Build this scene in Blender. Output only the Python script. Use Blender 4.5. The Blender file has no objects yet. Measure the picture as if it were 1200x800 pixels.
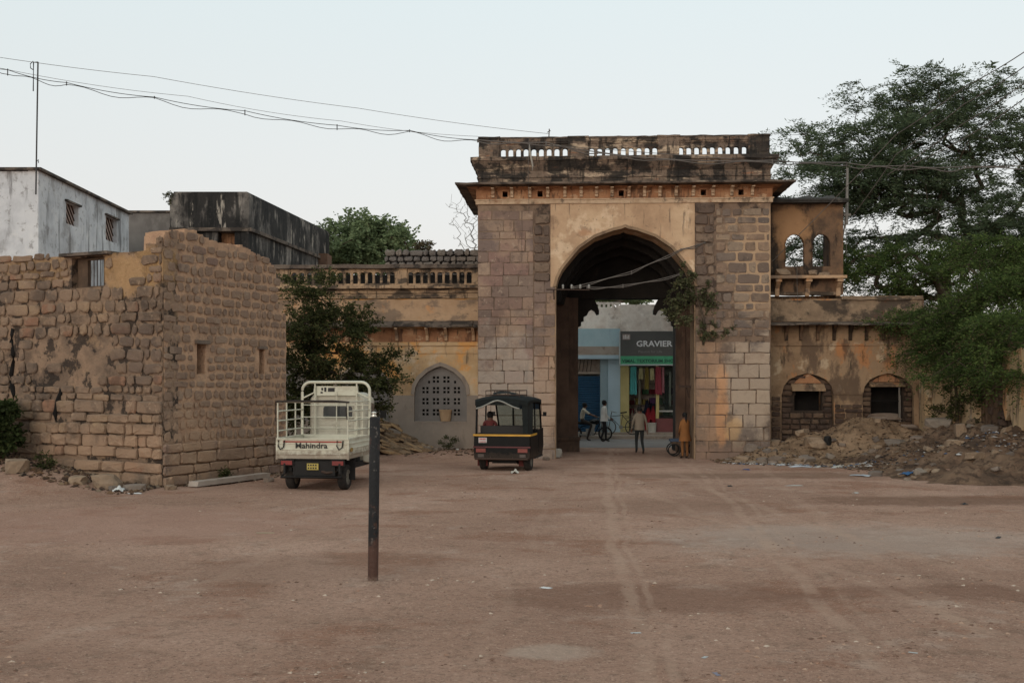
import bpy, bmesh, math, random
import numpy as np
from mathutils import Matrix, Vector, noise
R = math.radians
rng = random.Random(7)
scene = bpy.context.scene
COL = scene.collection

# ------------------------------------------------------------------ camera, sky, sun, exposure
F = 1333.0                       # focal length in pixels of a 1200 px wide picture
CAMZ = 2.4
cam_d = bpy.data.cameras.new('camera')
cam = bpy.data.objects.new('camera', cam_d); COL.objects.link(cam)
cam.location = (0, 0, CAMZ); cam.rotation_euler = (R(90), 0, 0)
cam_d.sensor_width = 36; cam_d.lens = F/1200*36
cam_d.shift_y = 45/1200
cam_d.clip_start = 0.1; cam_d.clip_end = 2000
scene.camera = cam

SUN_EL, SUN_AZ = R(14), R(200)   # low evening sun behind the camera, to the left; veiled
world = bpy.data.worlds.new('World'); scene.world = world; world.use_nodes = True
wn = world.node_tree; bgn = wn.nodes['Background']
sky = wn.nodes.new('ShaderNodeTexSky'); sky.sky_type = 'NISHITA'; sky.sun_disc = False
sky.sun_elevation = SUN_EL; sky.sun_rotation = SUN_AZ
sky.air_density = 1.0; sky.dust_density = 2.0; sky.ozone_density = 1.5; sky.altitude = 300
hs = wn.nodes.new('ShaderNodeHueSaturation'); hs.inputs['Saturation'].default_value = 0.30
wn.links.new(sky.outputs[0], hs.inputs['Color'])
wmx = wn.nodes.new('ShaderNodeMix'); wmx.data_type = 'RGBA'; wmx.inputs[0].default_value = 0.68   # thin even cloud veil
wn.links.new(hs.outputs[0], wmx.inputs[6])
wtc = wn.nodes.new('ShaderNodeTexCoord'); wsp = wn.nodes.new('ShaderNodeSeparateXYZ'); wrp = wn.nodes.new('ShaderNodeValToRGB')   # veil: warm by the horizon, cooler above
wn.links.new(wtc.outputs['Generated'], wsp.inputs[0]); wn.links.new(wsp.outputs[2], wrp.inputs[0])
e = wrp.color_ramp.elements; e[0].position = 0.0; e[0].color = (.93, .83, .765, 1); e[1].position = .34; e[1].color = (.88, 1.0, 1.01, 1)
wsc = wn.nodes.new('ShaderNodeVectorMath'); wsc.operation = 'SCALE'; wsc.inputs['Scale'].default_value = 8.0
wn.links.new(wrp.outputs[0], wsc.inputs[0]); wn.links.new(wsc.outputs[0], wmx.inputs[7])
wn.links.new(wmx.outputs[2], bgn.inputs['Color'])
bgn.inputs['Strength'].default_value = 0.128
sun_d = bpy.data.lights.new('sun', 'SUN'); sun_d.energy = 0.55; sun_d.angle = R(20); sun_d.color = (1, .87, .72)
sun = bpy.data.objects.new('sun', sun_d); COL.objects.link(sun)
sun.rotation_euler = Vector((math.sin(SUN_AZ)*math.cos(SUN_EL), math.cos(SUN_AZ)*math.cos(SUN_EL), math.sin(SUN_EL))).to_track_quat('Z', 'Y').to_euler()
scene.view_settings.view_transform = 'Standard'; scene.view_settings.look = 'None'
scene.view_settings.exposure = 0.0; scene.view_settings.gamma = 1.0
scene.view_settings.use_curve_mapping = False

# ------------------------------------------------------------------ small helpers
def sm(x, a, b):
    t = min(1, max(0, (x-a)/(b-a))); return t*t*(3-2*t)
def lin(c, k=1.0, sat=1.0):
    o = []; g_ = .3*c[0]+.55*c[1]+.15*c[2]; c = [g_+(v-g_)*sat for v in c]
    for v in c:
        v /= 255.0
        o.append(min(.9, k*(v/12.92 if v <= .04045 else ((v+.055)/1.055)**2.4)))
    return (o[0], o[1], o[2], 1)
def P(px, py, Y):
    return Vector(((px-600)/F*Y, Y, CAMZ+(445-py)/F*Y))

class MB:
    """collects shapes, links them as one mesh object"""
    def __init__(s): s.v = []; s.f = []; s.m = []; s.sm = []; s.M = Matrix()
    def add(s, vs, fs, mi=0, smooth=False):
        o = len(s.v); s.v += [s.M @ Vector(p) for p in vs]
        for f in fs: s.f.append([o+i for i in f]); s.m.append(mi); s.sm.append(smooth)
        return s
    def box(s, x0, x1, y0, y1, z0, z1, mi=0):
        if x0 > x1: x0, x1 = x1, x0
        if y0 > y1: y0, y1 = y1, y0
        if z0 > z1: z0, z1 = z1, z0
        return s.add([(x0,y0,z0),(x1,y0,z0),(x1,y1,z0),(x0,y1,z0),(x0,y0,z1),(x1,y0,z1),(x1,y1,z1),(x0,y1,z1)],
              [(0,3,2,1),(4,5,6,7),(0,1,5,4),(1,2,6,5),(2,3,7,6),(3,0,4,7)], mi)
    def prism(s, pts, a, b, axis='y', mi=0, smooth=False):
        """outline (p,q) extruded from a to b; axis y: (x,z), axis x: (y,z), axis z: (x,y)"""
        n = len(pts)
        def mk(p, q, h):
            return {'y': (p, h, q), 'x': (h, p, q), 'z': (p, q, h)}[axis]
        vs = [mk(p, q, a) for p, q in pts]+[mk(p, q, b) for p, q in pts]
        s.add(vs, [list(range(n)), list(range(2*n-1, n-1, -1))], mi)
        return s.add(vs, [(i, i+n, (i+1) % n+n, (i+1) % n) for i in range(n)], mi, smooth)
    def tube(s, pts, r, n=6, mi=0, cap=True, smooth=True):
        pts = [Vector(p) for p in pts]; rs = r if isinstance(r, (list, tuple)) else [r]*len(pts)
        vs = []; up = Vector((0, 0, 1))
        for i, p in enumerate(pts):
            d = (pts[min(i+1, len(pts)-1)]-pts[max(i-1, 0)])
            d = d.normalized() if d.length > 1e-9 else Vector((0, 0, 1))
            a = d.cross(up)
            if a.length < .05: a = d.cross(Vector((1, 0, 0)))
            a.normalize(); b = d.cross(a)
            for k in range(n):
                t = 2*math.pi*k/n; vs.append(p+(a*math.cos(t)+b*math.sin(t))*rs[i])
        fs = [(i*n+k, i*n+(k+1) % n, (i+1)*n+(k+1) % n, (i+1)*n+k) for i in range(len(pts)-1) for k in range(n)]
        s.add(vs, fs, mi, smooth)
        if cap: s.add(vs, [list(range(n-1, -1, -1)), [(len(pts)-1)*n+k for k in range(n)]], mi)
        return s
    def loft(s, rings, mi=0, cap=True, smooth=True):
        n = len(rings[0]); vs = [p for r in rings for p in r]
        s.add(vs, [(i*n+k, i*n+(k+1) % n, (i+1)*n+(k+1) % n, (i+1)*n+k) for i in range(len(rings)-1) for k in range(n)], mi, smooth)
        if cap: s.add(vs, [list(range(n-1, -1, -1)), [(len(rings)-1)*n+k for k in range(n)]], mi)
        return s
    def lathe(s, prof, c=(0, 0, 0), axis='z', n=16, mi=0, smooth=True, cap=False):
        rings = []
        for r, h in prof:
            ring = []
            for k in range(n):
                t = 2*math.pi*k/n; a, b = r*math.cos(t), r*math.sin(t)
                q = {'z': (a, b, h), 'x': (h, a, b), 'y': (a, h, b)}[axis]
                ring.append((c[0]+q[0], c[1]+q[1], c[2]+q[2]))
            rings.append(ring)
        return s.loft(rings, mi, cap, smooth)
    def ball(s, c, r, mi=0, n=10, m=6, sc=(1, 1, 1)):
        prof = [(max(1e-3, math.sin(math.pi*i/m)), -math.cos(math.pi*i/m)) for i in range(m+1)]
        rings = [[(c[0]+r*sc[0]*q*math.cos(2*math.pi*k/n), c[1]+r*sc[1]*q*math.sin(2*math.pi*k/n), c[2]+r*sc[2]*h) for k in range(n)] for q, h in prof]
        return s.loft(rings, mi)
    def holes(s, x0, x1, z0, z1, hs, y0, y1, mi=0):
        """slab in xz between y0 (front) and y1 with rectangular holes hs=[(x0,x1,z0,z1)]"""
        xs = sorted({x0, x1, *[min(max(h[0], x0), x1) for h in hs], *[min(max(h[1], x0), x1) for h in hs]})
        zs = sorted({z0, z1, *[min(max(h[2], z0), z1) for h in hs], *[min(max(h[3], z0), z1) for h in hs]})
        def solid(i, j):
            if i < 0 or j < 0 or i >= len(xs)-1 or j >= len(zs)-1: return False
            cx, cz = (xs[i]+xs[i+1])/2, (zs[j]+zs[j+1])/2
            return not any(h[0] < cx < h[1] and h[2] < cz < h[3] for h in hs)
        for i in range(len(xs)-1):
            for j in range(len(zs)-1):
                if not solid(i, j): continue
                a, b, c, d = xs[i], xs[i+1], zs[j], zs[j+1]
                v = [(a,y0,c),(b,y0,c),(b,y0,d),(a,y0,d),(a,y1,c),(b,y1,c),(b,y1,d),(a,y1,d)]
                f = [(0,1,2,3),(7,6,5,4)]
                if not solid(i-1, j): f.append((0,3,7,4))
                if not solid(i+1, j): f.append((1,5,6,2))
                if not solid(i, j-1): f.append((0,4,5,1))
                if not solid(i, j+1): f.append((3,2,6,7))
                s.add(v, f, mi)
        return s
    def archwall(s, x0, x1, z0, z1, arch, y0, y1, mi=0):
        """slab with an arched opening; arch = polyline [(x,z)] from left foot to right foot, feet at z0"""
        L, Rr = arch[0][0], arch[-1][0]
        for a, b in ((x0, L), (Rr, x1)):
            if b-a > 1e-4: s.add([(a,y0,z0),(b,y0,z0),(b,y0,z1),(a,y0,z1),(a,y1,z0),(b,y1,z0),(b,y1,z1),(a,y1,z1)],
                                 [(0,1,2,3),(7,6,5,4),(0,3,7,4),(1,5,6,2),(3,2,6,7)], mi)
        for (a, za), (b, zb) in zip(arch, arch[1:]):
            if b-a > 1e-5: s.add([(a,y0,za),(b,y0,zb),(b,y0,z1),(a,y0,z1),(a,y1,za),(b,y1,zb),(b,y1,z1),(a,y1,z1)],
                                 [(0,1,2,3),(7,6,5,4),(3,2,6,7),(0,4,5,1)], mi)
        return s
    def build(s, name, mats, root=None, frame=None, erode=None):
        me = bpy.data.meshes.new(name)
        me.from_pydata([tuple(p) for p in s.v], [], s.f)
        for m in (mats if isinstance(mats, (list, tuple)) else [mats]): me.materials.append(m)
        me.polygons.foreach_set('material_index', s.m); me.polygons.foreach_set('use_smooth', s.sm)
        bm = bmesh.new(); bm.from_mesh(me); bmesh.ops.recalc_face_normals(bm, faces=bm.faces)
        if erode:                      # weathered masonry: split long edges, then push the points about a little
            seg, amp = erode
            for _ in range(7):
                L = [e for e in bm.edges if e.calc_length() > seg*1.5]
                if not L: break
                bmesh.ops.subdivide_edges(bm, edges=L, cuts=1, use_grid_fill=True)
            for v in bm.verts:
                q = v.co*2.6; n = Vector((noise.noise(q), noise.noise(q+Vector((31, 0, 0))), noise.noise(q+Vector((0, 57, 0)))))
                q = v.co*8.5; n += .5*Vector((noise.noise(q), noise.noise(q+Vector((31, 0, 0))), noise.noise(q+Vector((0, 57, 0)))))
                v.co += n*amp
        bm.to_mesh(me); bm.free()
        return link(name, me, root, frame)

def link(name, me, root=None, wm=None):
    o = bpy.data.objects.new(name, me); COL.objects.link(o)
    if root is not None:
        o.parent = root
        o.matrix_basis = (full(root).inverted() @ wm) if wm is not None else Matrix()
    elif wm is not None: o.matrix_basis = wm
    return o
def full(o):
    m = o.matrix_basis.copy(); p = o.parent
    while p: m = p.matrix_basis @ m; p = p.parent
    return m
def tag(o, label=None, cat=None, group=None, kind=None):
    if label: o['label'] = label
    if cat: o['category'] = cat
    if group: o['group'] = group
    if kind: o['kind'] = kind
    return o
def thing(name, label, cat, loc=(0, 0, 0), rz=0, group=None):
    o = bpy.data.objects.new(name, None); COL.objects.link(o)
    o.matrix_basis = Matrix.Translation(Vector(loc)) @ Matrix.Rotation(rz, 4, 'Z')
    o.empty_display_size = .2
    return tag(o, label, cat, group)
def copy_tree(o, parent=None):
    c = o.copy(); COL.objects.link(c); c.parent = parent
    if parent: c.matrix_basis = o.matrix_basis.copy()
    for ch in [x for x in COL.objects if x.parent == o]: copy_tree(ch, c)
    return c

class Frame:
    """a wall plane seen from the front: local x along the wall, local y into it"""
    def __init__(s, ox, oy, ang):
        s.m = Matrix.Translation((ox, oy, 0)) @ Matrix.Rotation(ang, 4, 'Z'); s.i = s.m.inverted()
    def uz(s, px, py, v=0.0):
        d = s.i.to_3x3() @ Vector(((px-600)/F, 1, (445-py)/F)); o = s.i @ Vector((0, 0, CAMZ))
        t = (v-o.y)/d.y; p = o+d*t; return p.x, p.z
    def U(s, px, v=0.0): return s.uz(px, 445, v)[0]
    def Z(s, py, px, v=0.0): return s.uz(px, py, v)[1]

# ------------------------------------------------------------------ materials
def nodes(name):
    m = bpy.data.materials.new(name); m.use_nodes = True; nt = m.node_tree
    return m, nt, nt.nodes['Principled BSDF']
def mixc(nt, fac, a, b):
    n = nt.nodes.new('ShaderNodeMix'); n.data_type = 'RGBA'
    for sock, val in ((n.inputs[0], fac), (n.inputs[6], a), (n.inputs[7], b)):
        if isinstance(val, (tuple, list, float, int)): sock.default_value = val
        else: nt.links.new(val, sock)
    return n.outputs[2]
def mth(nt, op, a, b=None, c=None):
    n = nt.nodes.new('ShaderNodeMath'); n.operation = op
    for i, val in enumerate((a, b, c)):
        if val is None: continue
        if isinstance(val, (float, int)): n.inputs[i].default_value = val
        else: nt.links.new(val, n.inputs[i])
    return n.outputs[0]
def smooth(nt, x, lo, hi):
    n = nt.nodes.new('ShaderNodeMapRange'); n.interpolation_type = 'SMOOTHSTEP'
    nt.links.new(x, n.inputs[0]); n.inputs[1].default_value = lo; n.inputs[2].default_value = hi
    return n.outputs[0]
def ntex(nt, vec, scale, detail=4, rough=.6, st=(1, 1, 1), off=0.0):
    mp = nt.nodes.new('ShaderNodeMapping'); mp.inputs['Scale'].default_value = st; mp.inputs['Location'].default_value = (off, off*1.7, off*.6)
    nt.links.new(vec, mp.inputs[0]); n = nt.nodes.new('ShaderNodeTexNoise')
    n.inputs['Scale'].default_value = scale; n.inputs['Detail'].default_value = detail; n.inputs['Roughness'].default_value = rough
    nt.links.new(mp.outputs[0], n.inputs['Vector']); return n.outputs[0]
_mc = [0]
def mat(name, cols, scale=1.5, stains=(), zones=(), rnd=None, rndf=.8, bump=.4, bscale=25, rough=.92, metal=0, coord='P', k=1.0, spec=.3, detail=5, sat=.84, zn=(1.6, 5, .65), bd=.04):
    """cols: colours over a noise; stains: (colour, scale, lo, hi, stretch, strength); zones: (colour, (x,y,z), (rx,ry,rz), strength) in world metres"""
    m, nt, bs = nodes(name); _mc[0] += 1; off = _mc[0]*7.3
    if coord == 'P': vec = nt.nodes.new('ShaderNodeNewGeometry').outputs['Position']
    else: vec = nt.nodes.new('ShaderNodeTexCoord').outputs['Object']
    n = ntex(nt, vec, scale, detail, .62, off=off)
    rp = nt.nodes.new('ShaderNodeValToRGB'); nt.links.new(n, rp.inputs[0])
    el = rp.color_ramp.elements; L = [lin(c, k, sat) for c in cols]
    if len(L) == 1: L = [L[0], L[0]]
    el[0].position = .33; el[0].color = L[0]; el[1].position = .67; el[1].color = L[-1]
    for i in range(1, len(L)-1):
        e = el.new(.33+.34*i/(len(L)-1)); e.color = L[i]
    c = rp.outputs[0]
    if rnd:
        oi = nt.nodes.new('ShaderNodeObjectInfo'); r2 = nt.nodes.new('ShaderNodeValToRGB'); r2.color_ramp.interpolation = 'CONSTANT'
        nt.links.new(oi.outputs['Random'], r2.inputs[0]); e2 = r2.color_ramp.elements; LL = [lin(q, k, sat) for q in rnd]
        e2[0].position = 0; e2[0].color = LL[0]; e2[1].position = 1/len(LL); e2[1].color = LL[1 % len(LL)]
        for i in range(2, len(LL)):
            e = e2.new(i/len(LL)); e.color = LL[i]
        c = mixc(nt, rndf, c, r2.outputs[0])
        n3 = ntex(nt, vec, 9, 4, .7, off=off+3)          # grain within each stone
        c = mixc(nt, mth(nt, 'MULTIPLY', smooth(nt, n3, .4, .72), .45), c, L[0])
    for i, (sc, ss, lo, hi, st, stg) in enumerate(stains):
        nn = ntex(nt, vec, ss, 5, .65, st, off+11*(i+1))
        c = mixc(nt, mth(nt, 'MULTIPLY', smooth(nt, nn, lo, hi), stg), c, lin(sc, k, sat))
    if zones:
        sep = nt.nodes.new('ShaderNodeSeparateXYZ'); nt.links.new(vec, sep.inputs[0])
        nz = ntex(nt, vec, zn[0], zn[1], zn[2], off=off+90)
        for (zc, ce, ra, stg) in zones:
            acc = None
            for ax in range(3):
                if ra[ax] is None: continue
                d = mth(nt, 'DIVIDE', mth(nt, 'SUBTRACT', sep.outputs[ax], ce[ax]), ra[ax]); d = mth(nt, 'MULTIPLY', d, d)
                acc = d if acc is None else mth(nt, 'ADD', acc, d)
            f = mth(nt, 'SUBTRACT', 1.0, acc); f = mth(nt, 'ADD', f, mth(nt, 'MULTIPLY', mth(nt, 'SUBTRACT', nz, .5), 3.0))
            c = mixc(nt, mth(nt, 'MULTIPLY', smooth(nt, f, 0, .8), stg), c, lin(zc, k, sat))
    nt.links.new(c, bs.inputs['Base Color'])
    bs.inputs['Roughness'].default_value = rough; bs.inputs['Metallic'].default_value = metal
    bs.inputs['Specular IOR Level'].default_value = spec
    if bump:
        bn = nt.nodes.new('ShaderNodeBump'); bn.inputs['Strength'].default_value = bump; bn.inputs['Distance'].default_value = bd
        nb = ntex(nt, vec, bscale, 6, .7, off=off+5); nt.links.new(nb, bn.inputs['Height']); nt.links.new(bn.outputs[0], bs.inputs['Normal'])
    return m
def plain(name, c, rough=.5, metal=0, k=1.0, bump=0, var=.12, spec=.4):
    c2 = tuple(max(0, v*(1-var)) for v in c)
    return mat(name, [c, c2], 3.0, bump=bump, rough=rough, metal=metal, coord='O', k=k, spec=spec, sat=.95)
def glass(name, c=(40, 45, 45)):
    m, nt, bs = nodes(name); bs.inputs['Base Color'].default_value = lin(c); bs.inputs['Roughness'].default_value = .08
    bs.inputs['Specular IOR Level'].default_value = .6; return m
def clear_glass(name, c=(215, 225, 225), dens=.25):
    m, nt, bs = nodes(name); tr = nt.nodes.new('ShaderNodeBsdfTransparent'); tr.inputs[0].default_value = lin(c)
    bs.inputs['Base Color'].default_value = lin((120, 120, 115)); bs.inputs['Roughness'].default_value = .15
    mx = nt.nodes.new('ShaderNodeMixShader'); mx.inputs[0].default_value = dens
    nt.links.new(tr.outputs[0], mx.inputs[1]); nt.links.new(bs.outputs[0], mx.inputs[2])
    nt.links.new(mx.outputs[0], nt.nodes['Material Output'].inputs[0]); return m
def leafmat(name, cols, k=1.0):
    m, nt, bs = nodes(name); g = nt.nodes.new('ShaderNodeNewGeometry')
    rp = nt.nodes.new('ShaderNodeValToRGB'); nt.links.new(g.outputs['Random Per Island'], rp.inputs[0])
    el = rp.color_ramp.elements; el[0].color = lin(cols[0], k); el[1].color = lin(cols[-1], k)
    for i in range(1, len(cols)-1):
        e = el.new(i/(len(cols)-1)); e.color = lin(cols[i], k)
    n = ntex(nt, g.outputs['Position'], .9, 3, .6, off=3)
    c = mixc(nt, mth(nt, 'MULTIPLY', smooth(nt, n, .42, .62), .5), rp.outputs[0], lin(cols[0], k*.8))
    nt.links.new(c, bs.inputs['Base Color']); bs.inputs['Roughness'].default_value = .85; bs.inputs['Specular IOR Level'].default_value = .08
    tl = nt.nodes.new('ShaderNodeBsdfTranslucent'); nt.links.new(c, tl.inputs[0])
    mx = nt.nodes.new('ShaderNodeMixShader'); mx.inputs[0].default_value = .35
    nt.links.new(bs.outputs[0], mx.inputs[1]); nt.links.new(tl.outputs[0], mx.inputs[2])
    nt.links.new(mx.outputs[0], nt.nodes['Material Output'].inputs[0]); return m

# ------------------------------------------------------------------ masonry: a small library of rough blocks, shared and scaled
_lib = {}
def block_mesh(aspect, variant, style, m):
    key = (aspect, variant, style, m.name)
    if key in _lib: return _lib[key]
    r = random.Random(hash((int(aspect*10), variant, style == 'rubble')) & 0xffff)
    w, h = .5, .5
    ch = {'ashlar': .05, 'rubble': .15, 'round': .22}[style]
    jit = {'ashlar': .03, 'rubble': .07, 'round': .1}[style]
    ca, cb = ch/aspect, ch
    base = [(-w+ca,-h),(0,-h),(w-ca,-h),(w,-h+cb),(w,h-cb),(w-ca,h),(0,h),(-w+ca,h),(-w,h-cb),(-w,-h+cb)]
    base = [(x+r.uniform(-jit, jit)/aspect, z+r.uniform(-jit, jit)) for x, z in base]; n = len(base)
    ins = {'ashlar': .94, 'rubble': .84, 'round': .76}[style]
    insx = 1-(1-ins)/aspect
    vs = [(x, .08, z) for x, z in base]+[(x, -.55 if style == 'ashlar' else -.35, z) for x, z in base]
    vs += [(x*insx+r.uniform(-.02, .02)/aspect, -1+r.uniform(-.22, .22), z*ins+r.uniform(-.02, .02)) for x, z in base]
    vs.append((r.uniform(-.15, .15), -1.1+r.uniform(-.15, .1), r.uniform(-.15, .15)))
    fs = []
    for a in range(2):
        for i in range(n):
            j = (i+1) % n; fs.append((a*n+i, a*n+j, (a+1)*n+j, (a+1)*n+i))
    fs += [(2*n+i, 2*n+(i+1) % n, 3*n) for i in range(n)]
    me = bpy.data.meshes.new('stone'); me.from_pydata(vs, [], fs); me.materials.append(m); me.update()
    bm = bmesh.new(); bm.from_mesh(me); bmesh.ops.recalc_face_normals(bm, faces=bm.faces); bm.to_mesh(me); bm.free()
    _lib[key] = me; return me
_pend = {}
def stones(root, fr, x0, x1, z0, top, ch, wr, gap, proud, m, style='ashlar', holes=(), keep=None, seed=1, v=0.0, name='stone', tilt=1.0, jitz=0.0):
    """courses of separate stones on the wall plane of frame fr at depth v"""
    r = random.Random(seed); z = z0
    while True:
        h = r.uniform(*ch); 
        if isinstance(top, (int, float)):
            if z+h*.7 > top: break
        elif z > 14: break
        x = x0+r.uniform(-.3, 0)*wr[0]
        zz = z
        while x < x1-.04:
            w = r.uniform(*wr)*(1 if r.random() > .2 else 1.35)
            a, b = max(x, x0), min(x+w, x1)
            if x1-b < wr[0]*.45: b = x1
            cx, cz, ww, hh = (a+b)/2, zz+h/2+r.uniform(-jitz, jitz), b-a-gap, h-gap*.9
            x += w if b < x1 else 99
            tp = top if isinstance(top, (int, float)) else top(cx)
            if ww < .06 or cz+hh*.35 > tp: continue
            if any(cx+ww/2 > q[0] and cx-ww/2 < q[1] and cz+hh/2 > q[2] and cz-hh/2 < q[3] for q in holes):
                # trim beside a hole
                ok = False
                for q in holes:
                    if cz+hh/2 > q[2] and cz-hh/2 < q[3] and cx+ww/2 > q[0] and cx-ww/2 < q[1]:
                        if cx < q[0]: b2 = q[0]-gap; a2 = cx-ww/2; ok = True
                        elif cx > q[1]: a2 = q[1]+gap; b2 = cx+ww/2; ok = True
                        if ok and b2-a2 > .1: cx, ww = (a2+b2)/2, b2-a2
                        else: ok = False
                        break
                if not ok: continue
            if keep and not keep(cx, cz, r): continue
            s = (cx, cz, ww*r.uniform(.97, 1.0), hh*r.uniform(.94, 1.0), r.uniform(-1, 1)*R(1.6 if style != 'ashlar' else .5)*tilt, proud*r.uniform(.6, 1.35), r.randrange(5))
            _pend.setdefault(root.name, []).append((root, fr, s, m, style, v, name))
        z += h
        if not isinstance(top, (int, float)) and z > 13: break
def flush_stones(root, limit=296):
    L = _pend.pop(root.name, [])
    def size(e):
        root_, fr, s, m, st, v, nm = e; p = fr.m @ Vector((s[0], v, s[1])); return s[2]*s[3]/max(1, p.y)**2*(abs(fr.m.col[0][0])+.15)
    L.sort(key=size, reverse=True)
    far = {}
    for i, e in enumerate(L):
        root_, fr, s, m, st, v, nm = e
        asp = max(.6, min(4, s[2]/s[3])); asp = min((.7, 1.0, 1.4, 2.0, 3.0), key=lambda q: abs(math.log(q/asp)))
        me = block_mesh(asp, s[6], st, m)
        wm = fr.m @ Matrix.Translation((s[0], v, s[1])) @ Matrix.Rotation(s[4], 4, 'Y') @ Matrix.Diagonal((s[2], s[5], s[3], 1))
        if i < limit: link(nm, me, root_, wm)
        else: far.setdefault(m.name, []).append((me, wm, m))
    for k2, items in far.items():
        vs, fs = [], []
        for me, wm, m in items:
            o = len(vs); vs += [tuple(wm @ q.co) for q in me.vertices]; fs += [[o+j for j in p.vertices] for p in me.polygons]
        me2 = bpy.data.meshes.new('small_stones'); me2.from_pydata(vs, [], fs); me2.materials.append(items[0][2])
        o = link('small_stones', me2, root, Matrix()); o['kind'] = 'stuff'
# ------------------------------------------------------------------ foliage
def leaf_mesh(name, pos, dirs, l, w, m, root, jit=.25, seed=0):
    """one small folded leaf per position, pointing along dirs"""
    g = np.random.default_rng(seed); n = len(pos)
    pos = np.asarray(pos, float); d = np.asarray(dirs, float); d = d+g.normal(0, jit, (n, 3))
    d /= np.linalg.norm(d, axis=1, keepdims=True)+1e-9
    q = g.normal(0, 1, (n, 3)); q[:, 2] += .3; s = np.cross(d, q); s /= np.linalg.norm(s, axis=1, keepdims=True)+1e-9
    nr = np.cross(s, d)
    L = l*g.uniform(.6, 1.3, (n, 1)); W = w*g.uniform(.6, 1.3, (n, 1))
    v = np.empty((n, 4, 3)); v[:, 0] = pos; v[:, 1] = pos+d*L*.55+s*W*.5+nr*W*.15; v[:, 2] = pos+d*L; v[:, 3] = pos+d*L*.55-s*W*.5+nr*W*.15
    me = bpy.data.meshes.new(name); me.vertices.add(n*4); me.vertices.foreach_set('co', v.reshape(-1))
    me.loops.add(n*4); me.loops.foreach_set('vertex_index', np.arange(n*4)); me.polygons.add(n)
    me.polygons.foreach_set('loop_start', np.arange(n)*4); me.polygons.foreach_set('loop_total', np.full(n, 4))
    me.materials.append(m); me.update(calc_edges=True)
    return link(name, me, root, Matrix())
def tree(name, label, cat, base, trunk, blobs, bark, leaf, r0=.2, twigs=6, twl=.8, lpt=14, ll=.12, lw=.05, seed=1, group=None, droop=.15, tipr=.012, cr='crown', outw=.8, flat=1.0, pads=0, padr=.8):
    """trunk = points above base; blobs = (centre, radii, tips); limbs connect every tip back to the trunk; leaves sit along twigs"""
    g = np.random.default_rng(seed); root = thing(name, label, cat, base, 0, group)
    nodes_ = [np.array(base, float)]; par = [-1]
    for t in trunk: nodes_.append(np.array(t, float)); par.append(len(nodes_)-2)
    tips = []
    for c, rad, n in blobs:
        d = g.normal(0, 1, (n, 3)); d /= np.linalg.norm(d, axis=1, keepdims=True)
        u = g.uniform(.12, 1, (n, 1))**.45
        pp = np.array(c)+d*u*np.array(rad)
        if pads:           # foliage gathers in flat, separate pads with gaps between them
            m_ = max(1, round(n/pads)); cc = pp[:m_]; k_ = g.integers(0, m_, n); dd_ = g.normal(0, 1, (n, 3))*np.array([padr, padr, padr*.22]); pp = cc[k_]+dd_; d = d[k_]*.6+dd_/padr*.5; d /= np.linalg.norm(d, axis=1, keepdims=True)+1e-9
        for a, b in zip(pp, d): tips.append((a, b))
    ctr = nodes_[-1]; tips.sort(key=lambda q: np.linalg.norm(q[0]-ctr))
    tipidx = []
    for p, dd in tips:
        A = np.array(nodes_[1:]); dist = np.linalg.norm(A-p, axis=1)+.12*np.linalg.norm(A-ctr, axis=1)
        j = int(np.argmin(dist))+1; a = nodes_[j]; L = np.linalg.norm(p-a); k = max(1, int(L/.9)); prev = j
        for q in range(1, k+1):
            f = q/k; x = a+(p-a)*f
            if q < k: x = x+g.normal(0, .07*L, 3)*[1, 1, .5]+np.array([0, 0, .12*L*math.sin(math.pi*f)])
            nodes_.append(x); par.append(prev); prev = len(nodes_)-1
        tipidx.append((prev, dd))
    cnt = [0]*len(nodes_)
    for t, _ in tipidx:
        while t >= 0: cnt[t] += 1; t = par[t]
    tot = max(cnt[1], 1); rad = [max(tipr, r0*(c/tot)**.5) for c in cnt]
    tr, li = MB(), MB(); nt_ = len(trunk)
    tr.tube([nodes_[i] for i in range(nt_+1)], [rad[0]*1.25]+rad[1:nt_+1], 8)
    for i in range(nt_+1, len(nodes_)):
        a, b = nodes_[par[i]], nodes_[i]; ra = min(rad[par[i]], rad[i]*1.7)
        li.tube([a, b], [ra, rad[i]], 5 if rad[i] > .03 else 3, cap=False)
    inv = full(root).inverted()
    def fix(o): o.matrix_basis = inv; return o
    to = fix(tr.build('trunk', bark, root)); fix(li.build('limbs', bark, root))['kind'] = 'stuff'
    if leaf is None:
        return root
    pos, dirs = [], []; tw = MB()
    for t, dd in tipidx:
        p = nodes_[t]
        for k in range(twigs):
            d = dd*outw*g.uniform(.4, 1.3)+g.normal(0, .55, 3); d[2] = d[2]*flat+.12; d /= np.linalg.norm(d)
            L = twl*g.uniform(.5, 1.2); pts = [p+d*L*f-np.array([0, 0, droop*L*f*f]) for f in (0, .35, .7, 1)]
            if k < 2: tw.tube(pts, [.009, .007, .005, .003], 3, cap=False)
            s = np.cross(d, [0, 0, 1.]); s /= np.linalg.norm(s)+1e-9
            for q in range(lpt):
                f = (q+.5)/lpt; x = p+d*L*f-np.array([0, 0, droop*L*f*f])
                pos.append(x+g.normal(0, .02+.02*L, 3)); sg = 1 if q % 2 else -1
                dirs.append(d*.6+s*sg*.8+np.array([0, 0, g.uniform(-.25, .25)]))
    fix(tw.build('twigs', bark, root))['kind'] = 'stuff'
    o = fix(leaf_mesh(cr, pos, dirs, ll, lw, leaf, root, seed=seed)); o['kind'] = 'stuff'
    return root

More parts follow.
